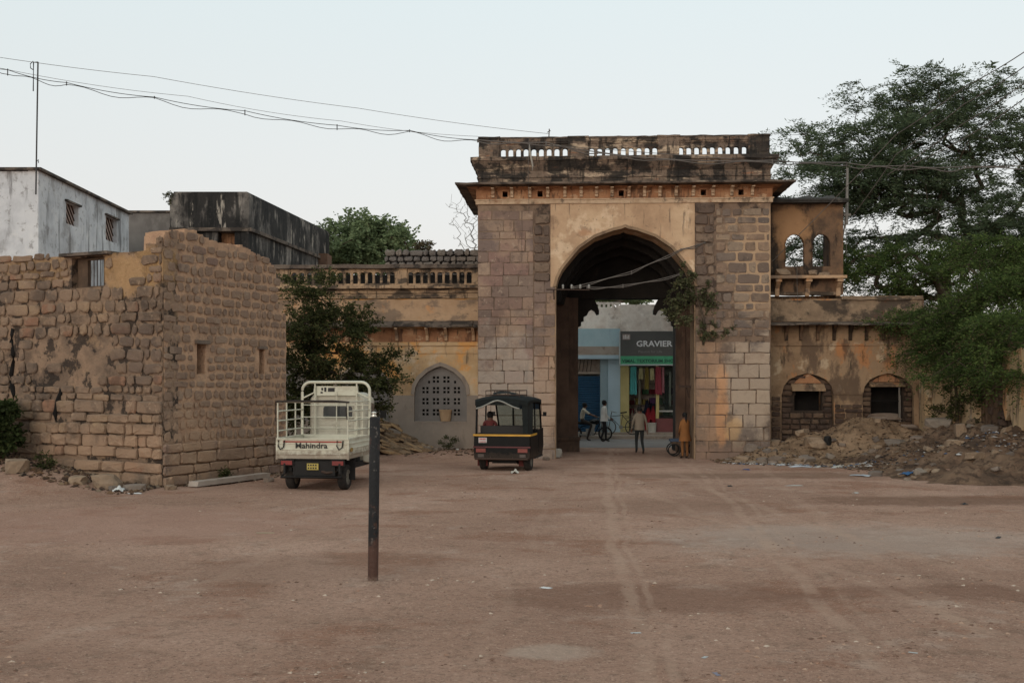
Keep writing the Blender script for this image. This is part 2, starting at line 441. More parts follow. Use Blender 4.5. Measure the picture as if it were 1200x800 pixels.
# ------------------------------------------------------------------ rocks, rags, dirt
_rock = {}
def rock_mesh(i, m, flat=1.0):
    key = (i, m.name, flat)
    if key in _rock: return _rock[key]
    bm = bmesh.new(); bmesh.ops.create_icosphere(bm, subdivisions=2, radius=1)
    for v in bm.verts:
        n = noise.noise(v.co*1.1+Vector((i*5.1, 0, 0)))*.55+noise.noise(v.co*2.7+Vector((0, i*3.3, 0)))*.18
        c = v.co*(1+n); q = .5
        v.co = Vector((max(-.75, min(.8, c.x)), max(-.7, min(.75, c.y)), max(-.55, min(.62, c.z*flat))))
    me = bpy.data.meshes.new('rock'); bm.to_mesh(me); bm.free(); me.materials.append(m); _rock[key] = me; return me
def rock(name, label, cat, loc, size, m, i=0, rz=0, group=None, tilt=0):
    o = link(name, rock_mesh(i, m)); o.matrix_basis = Matrix.Translation(Vector(loc)) @ Matrix.Rotation(rz, 4, 'Z') @ Matrix.Rotation(tilt, 4, 'X') @ Matrix.Diagonal((*size, 1))
    return tag(o, label, cat, group)
def rag(name, label, cat, loc, size, m, seed=1, group=None, rz=0):
    """crumpled sheet or bag lying on the ground"""
    n = 9; vs = []; g = random.Random(seed)
    for j in range(n+1):
        for i in range(n+1):
            x, y = i/n*2-1, j/n*2-1; e = max(0, 1-(x*x+y*y)*.55)
            z = e*(.55+.6*noise.noise(Vector((x*1.7+seed, y*1.7, seed*.7))))+.12*noise.noise(Vector((x*5, y*5, seed)))
            k = 1+.25*noise.noise(Vector((math.atan2(y, x)*1.5, seed, 0)))
            vs.append((x*size[0]*k, y*size[1]*k, max(.004, z*size[2])))
    fs = [(j*(n+1)+i, j*(n+1)+i+1, (j+1)*(n+1)+i+1, (j+1)*(n+1)+i) for j in range(n) for i in range(n)]
    b = MB(); b.add(vs, fs, 0, True); o = b.build(name, m); o.matrix_basis = Matrix.Translation(Vector(loc)) @ Matrix.Rotation(rz, 4, 'Z')
    return tag(o, label, cat, group)
def text_mesh(name, s, size, m, root, wm, depth=.004, sx=1.0, bold=0.0, align='CENTER', space=1.0):
    cu = bpy.data.curves.new(name, 'FONT'); cu.body = s; cu.size = size; cu.extrude = depth; cu.align_x = align; cu.offset = bold; cu.space_character = space
    cu.resolution_u = 2
    o = bpy.data.objects.new('tmp_text', cu); COL.objects.link(o)
    me = bpy.data.meshes.new_from_object(o.evaluated_get(bpy.context.evaluated_depsgraph_get()))
    bpy.data.objects.remove(o); bpy.data.curves.remove(cu); me.materials.clear(); me.materials.append(m); me.name = name
    return link(name, me, root, wm @ Matrix.Diagonal((sx, 1, 1, 1)))

# ------------------------------------------------------------------ people: one skinned, continuous body, clothes by limb, hair as a child
def person(label, loc, rz, H, pose, mats, shirt_len=.0, group=None, hair='short', skirt=None):
    """pose: joint overrides; x right, y forward, z up, for a 1.7 m figure. mats: skin, top, bottom, shoe, hair"""
    J = {'pelvis': (0, 0, .93), 'waist': (0, -.005, 1.08), 'chest': (0, 0, 1.28), 'neck0': (0, 0, 1.43), 'neck': (0, .01, 1.5), 'head': (0, .02, 1.58), 'crown': (0, .01, 1.655), 'nose': (0, .115, 1.565)}
    for s, sg in (('l', -1), ('r', 1)):
        J.update({s+'sh': (.165*sg, 0, 1.4), s+'el': (.215*sg, -.03, 1.13), s+'wr': (.225*sg, .04, .88), s+'ha': (.225*sg, .06, .81),
                  s+'hip': (.09*sg, 0, .88), s+'kn': (.1*sg, .02, .48), s+'an': (.1*sg, -.02, .09), s+'ba': (.11*sg, .08, .035), s+'to': (.115*sg, .15, .028), s+'ear': (.085*sg, .005, 1.575)})
    J.update(pose or {})
    rad = {'pelvis': (.145, .11), 'waist': (.135, .1), 'chest': (.16, .115), 'neck0': (.085, .075), 'neck': (.052, .055), 'head': (.078, .092), 'crown': (.076, .088), 'nose': (.014, .02)}
    for s in 'lr':
        rad.update({s+'sh': (.062, .062), s+'el': (.043, .043), s+'wr': (.027, .024), s+'ha': (.036, .02), s+'hip': (.092, .095), s+'kn': (.06, .06), s+'an': (.042, .045), s+'ba': (.042, .03), s+'to': (.03, .022), s+'ear': (.012, .016)})
    E = [('pelvis', 'waist', 1), ('waist', 'chest', 1), ('chest', 'neck0', 1), ('neck0', 'neck', 0), ('neck', 'head', 0), ('head', 'crown', 0), ('head', 'nose', 0)]
    for s in 'lr':
        E += [('neck0', s+'sh', 1), (s+'sh', s+'el', 1), (s+'el', s+'wr', 0), (s+'wr', s+'ha', 0), ('pelvis', s+'hip', 2), (s+'hip', s+'kn', 2), (s+'kn', s+'an', 2), (s+'an', s+'ba', 3), (s+'ba', s+'to', 3), ('head', s+'ear', 0)]
    if shirt_len: E = [(a, b, 1 if (t == 0 and a[1:] == 'el') else t) for a, b, t in E]
    # fingers: five short chains from each palm
    for s, sg in (('l', -1), ('r', 1)):
        wv = Vector(J[s+'wr']); hv = Vector(J[s+'ha']); d = (hv-wv).normalized()
        fwd = Vector((0, 1, 0)); side = (fwd-d*fwd.dot(d))
        side = side.normalized() if side.length > .1 else Vector((0, 0, 1))
        inn = d.cross(side)*sg
        for k in range(4):
            f0 = hv+d*.045+side*(.027-.018*k); L = (.04, .046, .043, .033)[k]
            f1 = f0+d*L*.8+inn*.008; f2 = f1+d*L*.6+inn*.02
            for q, p in enumerate((f0, f1, f2)): J[f'{s}f{k}{q}'] = tuple(p); rad[f'{s}f{k}{q}'] = ((.0095, .009), (.0085, .008), (.007, .007))[q]
            E += [(s+'ha', f'{s}f{k}0', 0), (f'{s}f{k}0', f'{s}f{k}1', 0), (f'{s}f{k}1', f'{s}f{k}2', 0)]
        t0 = wv+d*.03+side*.03; t1 = t0+d*.035+side*.02+inn*.01
        J[s+'t0'] = tuple(t0); J[s+'t1'] = tuple(t1); rad[s+'t0'] = (.012, .011); rad[s+'t1'] = (.009, .009)
        E += [(s+'wr', s+'t0', 0), (s+'t0', s+'t1', 0)]
    names = list(J); idx = {n: i for i, n in enumerate(names)}
    me = bpy.data.meshes.new('tmp'); me.from_pydata([J[n] for n in names], [(idx[a], idx[b]) for a, b, t in E], [])
    o = bpy.data.objects.new('tmp', me); COL.objects.link(o)
    o.modifiers.new('s', 'SKIN').use_smooth_shade = True
    for n in names: me.skin_vertices[0].data[idx[n]].radius = rad[n]
    for v in me.skin_vertices[0].data: v.use_root = False
    me.skin_vertices[0].data[idx['pelvis']].use_root = True
    sb = o.modifiers.new('b', 'SUBSURF'); sb.levels = 1; sb.render_levels = 1
    body = bpy.data.meshes.new_from_object(o.evaluated_get(bpy.context.evaluated_depsgraph_get())); bpy.data.objects.remove(o)
    for m in mats[:4]: body.materials.append(m)
    segs = [(Vector(J[a]), Vector(J[b]), t) for a, b, t in E]
    for p in body.polygons:
        c = p.center; best = 9; bt = 0
        for a, b, t in segs:
            ab = b-a; f = max(0, min(1, (c-a).dot(ab)/max(1e-9, ab.length_squared))); d = (c-a-ab*f).length
            if d < best: best, bt = d, t
        p.material_index = bt; p.use_smooth = True
    body.name = 'person'; sc = H/1.7
    root = thing('person', label, 'person', loc, rz, group); root.matrix_basis = root.matrix_basis @ Matrix.Scale(sc, 4)
    link('body', body, root)
    hd = Vector(J['head']); cr_ = Vector(J['crown']); hm = MB(); up = (cr_-hd).normalized()
    n = 14; rings = []
    for i, (rr, hh) in enumerate(((.094, -.03), (.101, .02), (.1, .07), (.085, .115), (.05, .142), (.01, .152))):
        ring = []
        for k in range(n):
            a = 2*math.pi*k/n; x, y = rr*.93*math.cos(a), rr*1.08*math.sin(a)
            z = hh+(.055 if math.sin(a) > .2 and i < 2 else 0)+.006*noise.noise(Vector((a*3, i, H)))
            ring.append(tuple(hd+Vector((x, y-.008, 0))+up*z))
        rings.append(ring)
    hm.loft(rings)
    if hair == 'long': hm.tube([hd+Vector((0, -.09, .02)), hd+Vector((0, -.12, -.12)), hd+Vector((0, -.12, -.33))], [.05, .035, .02], 7)
    hm.build('hair', mats[4], root)
    em = MB()
    for sg in (-1, 1): em.ball(tuple(hd+Vector((.032*sg, .083, .018))), .0105, 0, 6, 4)
    em.build('eyes', mats[4], root)
    mo = MB(); mo.ball(tuple(hd+Vector((0, .086, -.05))), .02, 0, 8, 4, (1, .3, .25)); mo.build('mouth', plain('lip_'+str(H), (110, 60, 50)), root)
    if shirt_len:      # loose garment hanging from the chest past the hips
        ch = Vector(J['chest']); pe = Vector(J['pelvis']); g = MB(); rings = []
        for i, (f, a, b) in enumerate(((-.42, .145, .095), (-.1, .185, .125), (.35, .178, .128), (.75, .178, .135), (1.05, .19, .148), (1.05+shirt_len, .205 if not skirt else skirt, .16 if not skirt else skirt*.85))):
            c = ch+(pe-ch)*f; rings.append([(c.x+a*math.cos(2*math.pi*k/18)*(1+.05*math.sin(k*2.3)*max(0, f)), c.y+b*math.sin(2*math.pi*k/18)*(1+.05*math.cos(k*1.9)*max(0, f)), c.z) for k in range(18)])
        g.loft(rings, cap=False); g.build('shirt' if not skirt else 'tunic', mats[1], root)
    return root
# ================================================================== materials
KF = 1.55   # reflectance from the colour a surface shows under this sky: upright faces
KG = 1.62   # ... and level ground
m_dirt = mat('packed_earth', [(126, 98, 83), (138, 109, 93), (149, 120, 104)], .3,
    stains=[((116, 80, 62), .55, .52, .64, (.8, 1.1, 1), .6), ((104, 84, 70), 2.4, .54, .66, (1, 1, 1), .4), ((156, 136, 122), 1.3, .56, .68, (1, 1, 1), .4), ((96, 78, 66), 7, .57, .68, (1, 1, 1), .4),
            ((106, 84, 71), 14, .5, .62, (1, 1, 1), .45), ((78, 60, 50), 34, .56, .63, (1, 1, 1), .6), ((182, 158, 140), 40, .6, .66, (1, 1, 1), .65), ((164, 138, 120), 11, .56, .66, (1, 1, 1), .35)],
    zones=[((146, 131, 120), (5.2, 17.2, 0), (3.6, 2.2, None), .5), ((154, 138, 124), (.35, 10.1, 0), (.5, .34, None), .45),
           ((88, 64, 50), (8.5, 22.6, 0), (3.2, 1.3, None), .6), ((104, 80, 66), (-2.5, 14.5, 0), (2.2, 1.6, None), .35), ((104, 80, 66), (3.2, 21.5, 0), (2.4, 1.6, None), .35), ((98, 70, 56), (1.6, 12.6, 0), (2.2, 1.1, None), .5), ((98, 70, 56), (5.6, 12.8, 0), (2.8, .6, None), .5), ((96, 74, 60), (6.0, 28.5, 0), (5, 1.2, None), .55),
           ((140, 108, 94), (-6.5, 19, 0), (4.5, 3, None), .45), ((92, 70, 56), (11.5, 19.5, 0), (2.6, .9, None), .5)],
    bump=.9, bscale=13, k=KG, rough=1.0, spec=.1, zn=(1.8, 11, .86), bd=.07, sat=.98)
# wheel tracks across the yard: real worn bands, laid along fixed lines on the ground
def add_tracks(m):
    nt = m.node_tree; bs = nt.nodes['Principled BSDF']; src = bs.inputs['Base Color'].links[0].from_socket
    g = nt.nodes.new('ShaderNodeNewGeometry'); sep = nt.nodes.new('ShaderNodeSeparateXYZ'); nt.links.new(g.outputs['Position'], sep.inputs[0])
    X, Y = sep.outputs[0], sep.outputs[1]; wob = ntex(nt, g.outputs['Position'], .35, 2, .5); brk = ntex(nt, g.outputs['Position'], 1.4, 4, .7, off=4)
    tread = ntex(nt, g.outputs['Position'], 9, 2, .5, (1, 6, 1))
    hs_ = []
    for a, b, c2, w, st in ((.62, .045, .0006, .1, .6), (.84, .045, .0006, .05, .45), (-.95, .062, .0006, .08, .25), (2.3, .085, .0, .1, .55), (2.6, .085, .0, .05, .4), (3.6, .06, .0015, .15, .3), (6.6, -.22, .0028, .14, .35), (9.6, -.36, .006, .16, .35), (-7.5, .4, -.0085, .14, .25)):
        line = mth(nt, 'ADD', mth(nt, 'ADD', a, mth(nt, 'MULTIPLY', Y, b)), mth(nt, 'MULTIPLY', mth(nt, 'MULTIPLY', Y, Y), c2))
        d = mth(nt, 'ABSOLUTE', mth(nt, 'ADD', mth(nt, 'SUBTRACT', X, line), mth(nt, 'MULTIPLY', mth(nt, 'SUBTRACT', wob, .5), .7)))
        n = nt.nodes.new('ShaderNodeMapRange'); n.interpolation_type = 'SMOOTHSTEP'; nt.links.new(d, n.inputs[0])
        n.inputs[1].default_value = w*1.25; n.inputs[2].default_value = w*.45; n.inputs[3].default_value = 0; n.inputs[4].default_value = 1
        f = mth(nt, 'MULTIPLY', mth(nt, 'MULTIPLY', n.outputs[0], st), mth(nt, 'ADD', smooth(nt, brk, .35, .6), .15)); f = mth(nt, 'MINIMUM', f, 1.0)
        src = mixc(nt, mth(nt, 'MULTIPLY', f, mth(nt, 'ADD', .45, mth(nt, 'MULTIPLY', tread, .5))), src, lin((152, 127, 110), KG))
    nt.links.new(src, bs.inputs['Base Color'])
add_tracks(m_dirt)
m_mound = mat('dug_earth', [(92, 70, 52), (122, 96, 72), (138, 110, 84)], 1.2, stains=[((68, 52, 40), 5, .52, .66, (1, 1, 1), .6), ((150, 128, 100), 9, .62, .72, (1, 1, 1), .4)], bump=1, bscale=14, k=KG*.92, rough=1, spec=.1)
m_bank = mat('dark_bank_earth', [(64, 50, 40), (92, 70, 54), (112, 88, 68)], 1.2, stains=[((44, 35, 30), 4, .5, .62, (1, 1, 1), .6), ((130, 112, 96), 12, .64, .72, (1, 1, 1), .5)], bump=1, bscale=14, k=KG*.9, rough=1, spec=.1)
m_rock = mat('tan_rock', [(120, 98, 78), (150, 124, 98)], 2, stains=[((90, 72, 58), 5, .5, .65, (1, 1, 1), .5)], bump=.6, bscale=12, k=1.15)
m_rockg = mat('grey_rock', [(104, 92, 84), (132, 118, 106)], 2, rnd=[(110, 96, 84), (134, 116, 100), (96, 82, 72), (128, 106, 88), (146, 130, 112)], rndf=.6, bump=.6, bscale=12, k=1.1)
m_asph = mat('worn_asphalt', [(112, 106, 103), (126, 119, 114)], 1, stains=[((128, 108, 94), .8, .5, .65, (1, 1, 1), .5)], bump=.3, bscale=30, k=1.2)
# gate
m_mortar_g = mat('gate_lime_mortar', [(92, 73, 60), (108, 86, 69), (84, 67, 55)], 1.1, stains=[((90, 68, 54), 2.2, .55, .68, (1, 1, 1), .55), ((48, 39, 34), 2.6, .52, .6, (1, 1, 1), .75)],
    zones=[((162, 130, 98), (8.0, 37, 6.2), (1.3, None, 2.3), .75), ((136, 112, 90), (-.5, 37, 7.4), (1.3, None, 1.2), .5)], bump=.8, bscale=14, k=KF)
m_stone_l = mat('gate_basalt_left', [(104, 84, 72), (124, 99, 84)], .8, rnd=[(112, 86, 74), (104, 84, 74), (126, 100, 82), (98, 82, 76), (118, 88, 78), (134, 106, 84), (108, 90, 78), (122, 90, 76), (92, 76, 68), (138, 114, 94)], rndf=.75,
    stains=[((140, 114, 92), .7, .5, .62, (1, 1, 1), .55), ((84, 68, 60), 1.3, .54, .64, (1, 1, 1), .5), ((64, 52, 46), 5, .57, .66, (1, 1, 1), .5), ((156, 136, 116), 6, .6, .68, (1, 1, 1), .4), ((58, 48, 42), 1.5, .6, .68, (3, 3, .25), .55)],
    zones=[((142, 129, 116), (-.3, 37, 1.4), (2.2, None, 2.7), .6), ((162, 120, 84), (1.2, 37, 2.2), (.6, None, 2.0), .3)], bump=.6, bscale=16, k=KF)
m_stone_r = mat('gate_basalt_right', [(92, 78, 68), (112, 92, 76)], .8, rnd=[(92, 76, 66), (82, 72, 68), (112, 88, 68), (100, 86, 76), (86, 70, 60), (118, 92, 72), (128, 108, 88)], rndf=.7,
    stains=[((140, 114, 88), .8, .53, .64, (1, 1, 1), .45), ((60, 50, 44), 4, .57, .67, (1, 1, 1), .5), ((150, 128, 104), 6, .6, .68, (1, 1, 1), .4), ((54, 45, 40), 1.5, .6, .68, (3, 3, .25), .55)],
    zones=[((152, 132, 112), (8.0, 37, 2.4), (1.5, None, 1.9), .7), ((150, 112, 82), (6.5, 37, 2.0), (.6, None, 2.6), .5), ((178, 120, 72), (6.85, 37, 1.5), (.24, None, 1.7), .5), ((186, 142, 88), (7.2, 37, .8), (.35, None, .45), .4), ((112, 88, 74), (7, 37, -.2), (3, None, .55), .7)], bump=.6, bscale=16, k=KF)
m_stone_strip = mat('gate_rough_strip', [(80, 64, 54), (104, 84, 70)], 2.2, rnd=[(86, 70, 60), (104, 86, 72), (76, 62, 54), (120, 98, 78)], rndf=.5, stains=[((52, 42, 36), 4, .52, .64, (1, 1, 1), .6)], bump=.8, bscale=14, k=KF)
m_spandrel = mat('spandrel_plaster', [(134, 104, 78), (156, 124, 94), (172, 142, 110)], .8,
    stains=[((186, 160, 130), 1.1, .52, .62, (1, 1, 1), .6), ((110, 84, 64), 1.5, .55, .65, (1, 1, .8), .6), ((160, 108, 70), .9, .56, .65, (1, 1, 1), .5), ((72, 58, 48), 2, .6, .68, (3, 1, .3), .6), ((96, 76, 60), 7, .6, .68, (1, 1, 1), .5)],
    bump=.35, bscale=9, k=KF)
m_jamb = mat('jamb_plaster', [(112, 88, 66), (138, 110, 82)], 1, stains=[((80, 62, 48), 1.6, .5, .64, (1, 1, .4), .6), ((160, 136, 108), 3, .6, .7, (1, 1, 1), .5)], bump=.4, bscale=10, k=KF*.85)
m_passage_shade = mat('sooty_vault', [(22, 19, 17), (34, 29, 25)], 1, stains=[((52, 42, 33), 1.5, .56, .7, (1, 1, .4), .5)], bump=.5, bscale=9, k=KF)  # near-black base: the shade of the passage is put into the colour
m_cornice = mat('weathered_cornice', [(88, 72, 60), (112, 92, 76), (70, 58, 50)], 1.6,
    stains=[((178, 152, 124), 1.5, .53, .6, (.5, 1, 4), .7), ((158, 98, 62), 1.8, .6, .67, (.6, 1, 3), .5), ((34, 31, 29), 1.1, .47, .57, (1, 1, 1.6), .9), ((30, 28, 26), 2.6, .52, .62, (2.2, 1, .3), .8), ((60, 54, 46), 9, .56, .64, (1, 1, 1), .5)], bump=.7, bscale=14, k=KF*.95)
m_orange = mat('ochre_cove', [(132, 84, 54), (158, 104, 66), (170, 124, 84)], 1.4, stains=[((80, 54, 40), 1.8, .52, .63, (2, 1, .35), .75), ((188, 152, 114), 2.6, .57, .66, (1, 1, 2), .6), ((48, 38, 32), 3, .57, .66, (2.4, 1, .4), .7)], bump=.4, bscale=12, k=KF*.82, sat=.78)
m_brkt = mat('limewashed_bracket', [(150, 122, 94), (166, 140, 112), (132, 98, 72)], 2.5, stains=[((70, 56, 46), 3, .55, .65, (1, 1, .5), .7)], bump=.4, k=KF)
m_dark = mat('soot_black', [(18, 15, 13), (30, 25, 21)], 3, bump=.2, k=1.0)  # near black, stands in for shade inside openings, cracks and gaps
m_eave = mat('stone_eave', [(74, 62, 54), (100, 86, 74)], 2, stains=[((40, 35, 32), 2, .48, .58, (1, 1, 1), .8), ((140, 122, 102), 4, .62, .72, (.4, 1, 1), .6)], bump=.6, bscale=14, k=KF)
m_iron = plain('rusty_iron', (70, 52, 42), .8, bump=.3)
m_wire = plain('old_wire', (104, 96, 90), .7)
m_wire_d = plain('dark_wire', (60, 58, 56), .7)

# ================================================================== ground
GX, GY = 13.37, 29.7
def gz(x, y):
    z = -.2*sm(y, 30, 37)
    z += .2*sm(y, 35.5, 38.5)*sm(-x, -.9, -.2)*(1-sm(y, 39.6, 40))
    wy = 25.4+(-7.8-x)*.5
    if x < -7: z += .6*sm(-x, 7.6, 12.8)*sm(y, wy-4.2, wy-.4)
    z += .95*sm(x, 9.8, 13.6)*sm(y, 25.4, 30)*(1-.55*sm(y, 33, 38))
    return z
def gnoise(x, y):
    e = sm(y, 46, 44)
    return .035*noise.noise(Vector((x*.35, y*.35, 1)))+.014*noise.noise(Vector((x*1.6, y*1.6, 7)))
def heightfield(name, m, x0, x1, y0, y1, nx, ny, f, root=None):
    xs = np.linspace(x0, x1, nx); ys = np.linspace(y0, y1, ny)
    v = [(x, y, f(x, y)) for y in ys for x in xs]
    fs = [(j*nx+i, j*nx+i+1, (j+1)*nx+i+1, (j+1)*nx+i) for j in range(ny-1) for i in range(nx-1)]
    me = bpy.data.meshes.new(name); me.from_pydata(v, [], fs); me.materials.append(m)
    me.polygons.foreach_set('use_smooth', [True]*len(fs)); return link(name, me, root)
def far_or(x, y):
    d = max(abs(x)-17, y-43.5, 2-y, 0)
    return gz(max(-17, min(17, x)), min(max(y, 2), 43.5))*(1-sm(d, 0, 3))+(-.2 if y > 30 else 0)*sm(d, 0, 3)+gnoise(x, y)*(1-sm(d, 0, 1))-.0*d
def wide_ground():
    # one sheet: fine cells in the yard, coarse cells out to the horizon
    def axis(fine0, fine1, step, far0, far1):
        a = list(np.arange(fine0, fine1, step)); l = fine0; s = step; L = []
        while l > far0: s *= 1.5; l -= s; L.append(l)
        r = a[-1]; s = step; Rr = []
        while r < far1: s *= 1.5; r += s; Rr.append(r)
        return L[::-1]+a+Rr
    xs = axis(-15, 16, .16, -700, 700); ys = axis(5, 42, .16, -60, 1400)
    v = [(x, y, far_or(x, y)) for y in ys for x in xs]; nx = len(xs)
    fs = [(j*nx+i, j*nx+i+1, (j+1)*nx+i+1, (j+1)*nx+i) for j in range(len(ys)-1) for i in range(nx-1)]
    me = bpy.data.meshes.new('ground'); me.from_pydata(v, [], fs); me.materials.append(m_dirt)
    me.polygons.foreach_set('use_smooth', [True]*len(fs)); return tag(link('ground', me), kind='structure')
wide_ground()
def gr(x, y): return far_or(x, y)
# heap of dug earth before the right wing, and the dark bank below the boundary wall
def mound_h(x, y):
    h = 1.04*math.exp(-((x-12.1)/1.9)**2-((y-38.0)/1.5)**2)+.62*math.exp(-((x-9.9)/1.7)**2-((y-37.6)/1.3)**2)+.25*math.exp(-((x-8.3)/1.2)**2-((y-36.8)/1.2)**2)
    h += .16*math.exp(-((x-11)/2.5)**2-((y-35.8)/.9)**2)
    h += (.14*noise.noise(Vector((x*1.1, y*1.1, 3)))+.09*noise.noise(Vector((x*3, y*3, 9)))+.04*noise.noise(Vector((x*8, y*8, 2))))*min(1, h*3)
    return h
tag(heightfield('earth_mound', m_mound, 6.6, 14.2, 33.6, 39.35, 130, 100, lambda x, y: gr(x, y)+mound_h(x, y)-.05), kind='structure')
def bank_h(x, y):
    e = sm(x, 8.9, 10.6)*sm(y, 25.2, 26.9)*(1-sm(y, 34.5, 36.5))
    return e*(.16+.1*noise.noise(Vector((x*4.5, y*4.5, 4)))+.26*noise.noise(Vector((x*.9, y*.9, 5)))+.12*noise.noise(Vector((x*2.6, y*2.6, 1)))+.06*noise.noise(Vector((x*7, y*7, 1))))-.06*(1-e)
tag(heightfield('earth_bank', m_bank, 8.6, 14.2, 25, 36.8, 90, 150, lambda x, y: gr(x, y)+bank_h(x, y)), kind='structure')
def bank2(x, y):
    e = sm(-x, 9.2, 11)*sm(y, 23.6, 25.6)
    return e*(.06+.1*noise.noise(Vector((x*1.2, y*1.2, 5)))+.06*noise.noise(Vector((x*4, y*4, 1))))-.05*(1-e)
# ================================================================== the gate
GA = -R(3.1)
G = Frame(3.73, 37.3, GA)
U, Z = G.U, G.Z
gate = thing('stone_gateway', 'tall stone gateway with a pointed arch, ochre cornice and balustraded parapet', 'gateway', (3.73, 37.3, 0), GA)
GL, GRt = U(560), U(903)
jl, jr = U(651.5), U(814)
T = [(-1, 0), (-.965, .16), (-.91, .29), (-.85, .385), (-.66, .65), (-.43, .835), (-.17, .945), (-.05, .975), (0, 1)]
def arch_pts(a, b, zs, za, foot=None):
    c, hw = (a+b)/2, (b-a)/2
    L = [(c+x*hw, zs+z*(za-zs)) for x, z in T]; Rr = [(c-x*hw, zs+z*(za-zs)) for x, z in T[-2::-1]]
    p = L+Rr
    return p if foot is None else [(a, foot)]+p+[(b, foot)]
zs_, za_ = Z(336, 652), Z(266.5, 731)
ztop = Z(238, 731)
sl, sr = U(645), U(813.5)
b = MB()     # masonry core
b.box(GL, sl, 0, 1.3, -.5, ztop+.1); b.build('masonry_core', m_mortar_g, gate, G.m); b = MB(); b.box(sr+.001, GRt, 0, 1.3, -.5, ztop+.1)
b.build('masonry_core', m_mortar_g, gate, G.m)
b = MB()     # plaster spandrel with the arch
ar = arch_pts(jl, jr, zs_, za_)
b.archwall(sl+.003, sr-.003, zs_, ztop+.098, ar, -.03, 1.28)
b.build('arch_spandrel', m_spandrel, gate, G.m)
b = MB(); b.box(sl, jl, -.012, 1.3, -.5, zs_-.004); b.box(sr-.002, jr+.02, -.012, 1.3, -.5, zs_-.004)
b.build('arch_jamb', m_jamb, gate, G.m)
# thin raised rim of the arch
b = MB()
o1 = arch_pts(jl, jr, zs_, za_); o2 = arch_pts(jl-.1, jr+.1, zs_, za_+.1)
for (p, q, r_, s_) in zip(o1, o1[1:], o2, o2[1:]):
    b.add([(p[0],-.06,p[1]),(q[0],-.06,q[1]),(s_[0],-.045,s_[1]),(r_[0],-.045,r_[1]),(p[0],.2,p[1]),(q[0],.2,q[1]),(r_[0],-.028,r_[1]),(s_[0],-.028,s_[1])], [(0,1,2,3),(0,4,5,1),(3,2,7,6)])
b.build('arch_rim', m_jamb, gate, G.m)
# stepped vault behind the front arch
b = MB(); cu = (jl+jr)/2
for i, (y0, y1, k, dz) in enumerate(((1.3, 1.75, .965, .12), (1.75, 2.4, 1.12, -.32), (2.4, 2.85, .93, .3), (2.85, 3.6, 1.1, .0), (3.6, 4.1, .9, .5), (4.1, 4.7, 1.05, .2))):
    hw = (jr-jl)/2*k; b.archwall(cu-2.95, cu+2.95, zs_-.35, ztop, arch_pts(cu-hw, cu+hw, zs_-.35, za_-dz), y0+.002, y1)
b.build('vault', m_passage_shade, gate, G.m)
# rear wall of the passage: piers, lintel and corbels
v1 = 4.7; rl, rr = U(677.5, v1), U(791, v1); zl = Z(349.5, 735, v1)
b = MB()
b.box(cu-2.95, rl, v1, v1+.9, -.5, zl); b.box(rr, cu+2.95, v1, v1+.9, -.5, zl); b.box(cu-2.95, cu+2.95, v1-.02, v1+.92, zl+.002, ztop)
b.box(cu-3.6, cu-2.95, 1.3, v1+.9, -.5, ztop); b.box(cu+2.95, cu+3.6, 1.3, v1+.9, -.5, ztop)
b.build('rear_wall', m_passage_shade, gate, G.m)
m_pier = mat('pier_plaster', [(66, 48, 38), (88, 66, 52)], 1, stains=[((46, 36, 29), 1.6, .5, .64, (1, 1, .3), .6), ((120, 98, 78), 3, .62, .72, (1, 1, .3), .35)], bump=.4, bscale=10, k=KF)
for sx in (0, 1):
    b = MB()
    for dx, y0, y1 in ((0, v1-.35, v1), (.34, v1-.7, v1-.352)):
        a = rl-.85 if not sx else rr+.004+dx
        b.box(a, (rl-.004-dx) if not sx else rr+.85, y0, y1, -.4, zl-.002)
    b.build('pier', m_pier, gate, G.m)
    b = MB(); a = rl-.95 if not sx else rr-.05; b.box(a, a+1.0, v1-1.0, v1-.71, -.4, .22); b.box(a-.03, a+1.03, v1-1.06, v1-.712, .221, .34)
    b.build('pier_base', m_pier, gate, G.m)
cp = [(664,349.6),(695,349.6),(697,352),(700,358),(702,364),(702,368),(699,369),(696.5,364.5),(693,362.5),(690,364.5),(688,369),(684,371),(684,376),(681,377),(681,381.5),(677.6,383),(677.6,402),(664,402)]
for s in (0, 1):
    pts = [G.uz(x, y, v1+.2) for x, y in cp]
    if s: c2 = (rl+rr)/2; pts = [(2*c2-x, z) for x, z in pts][::-1]
    MB().prism(pts, v1+.1, v1+.55).build('corbel', m_passage_shade, gate, G.m)
MB().box(GL+.3, GRt-.3, .6, v1+.9, ztop+.102, Z(200, 731)).build('roof_mass', m_cornice, gate, G.m)
# string course, ochre cove, brackets, eave
D = 5.6
def ring_box(b, o, z0, z1, mi=0, back=True):
    """solid course around the gate standing o proud of the walls"""
    b.box(GL-o, GRt+o, -o, .5, z0, z1, mi)
    b.box(GL-o, GL+.4, .5+.001, D+o, z0, z1, mi); b.box(GRt-.4, GRt+o, .5+.001, D+o, z0, z1, mi); b.box(GL-o, GRt+o, D-.4, D+o-.001, z0+.001, z1-.001, mi)
zA, zB, zC, zE = Z(238.5, 731), Z(233.5, 731), Z(216, 731, -.6), Z(210.5, 731, -.6)
b = MB(); ring_box(b, .07, zA, zB-.02); ring_box(b, .1, zB-.0195, zB+.02); b.build('string_course', m_brkt, gate, G.m, (.3, .012))
hp = [592, 633, 728, 824, 868]; holes = [(U(p)-.085, U(p)+.085, zB+.09, zB+.28) for p in hp]
b = MB(); b.holes(GL-.05, GRt+.05, zB+.021, zC-.07, holes, -.05, .55)
for s in (0, 1):
    x = GL-.052 if not s else GRt+.052-.3
    b.box(x, x+.3, .551, D, zB+.021, zC-.07)
prof = [(0, -.05, zC-.16), (0, -.16, zC-.08), (0, -.36, zC+.0)]
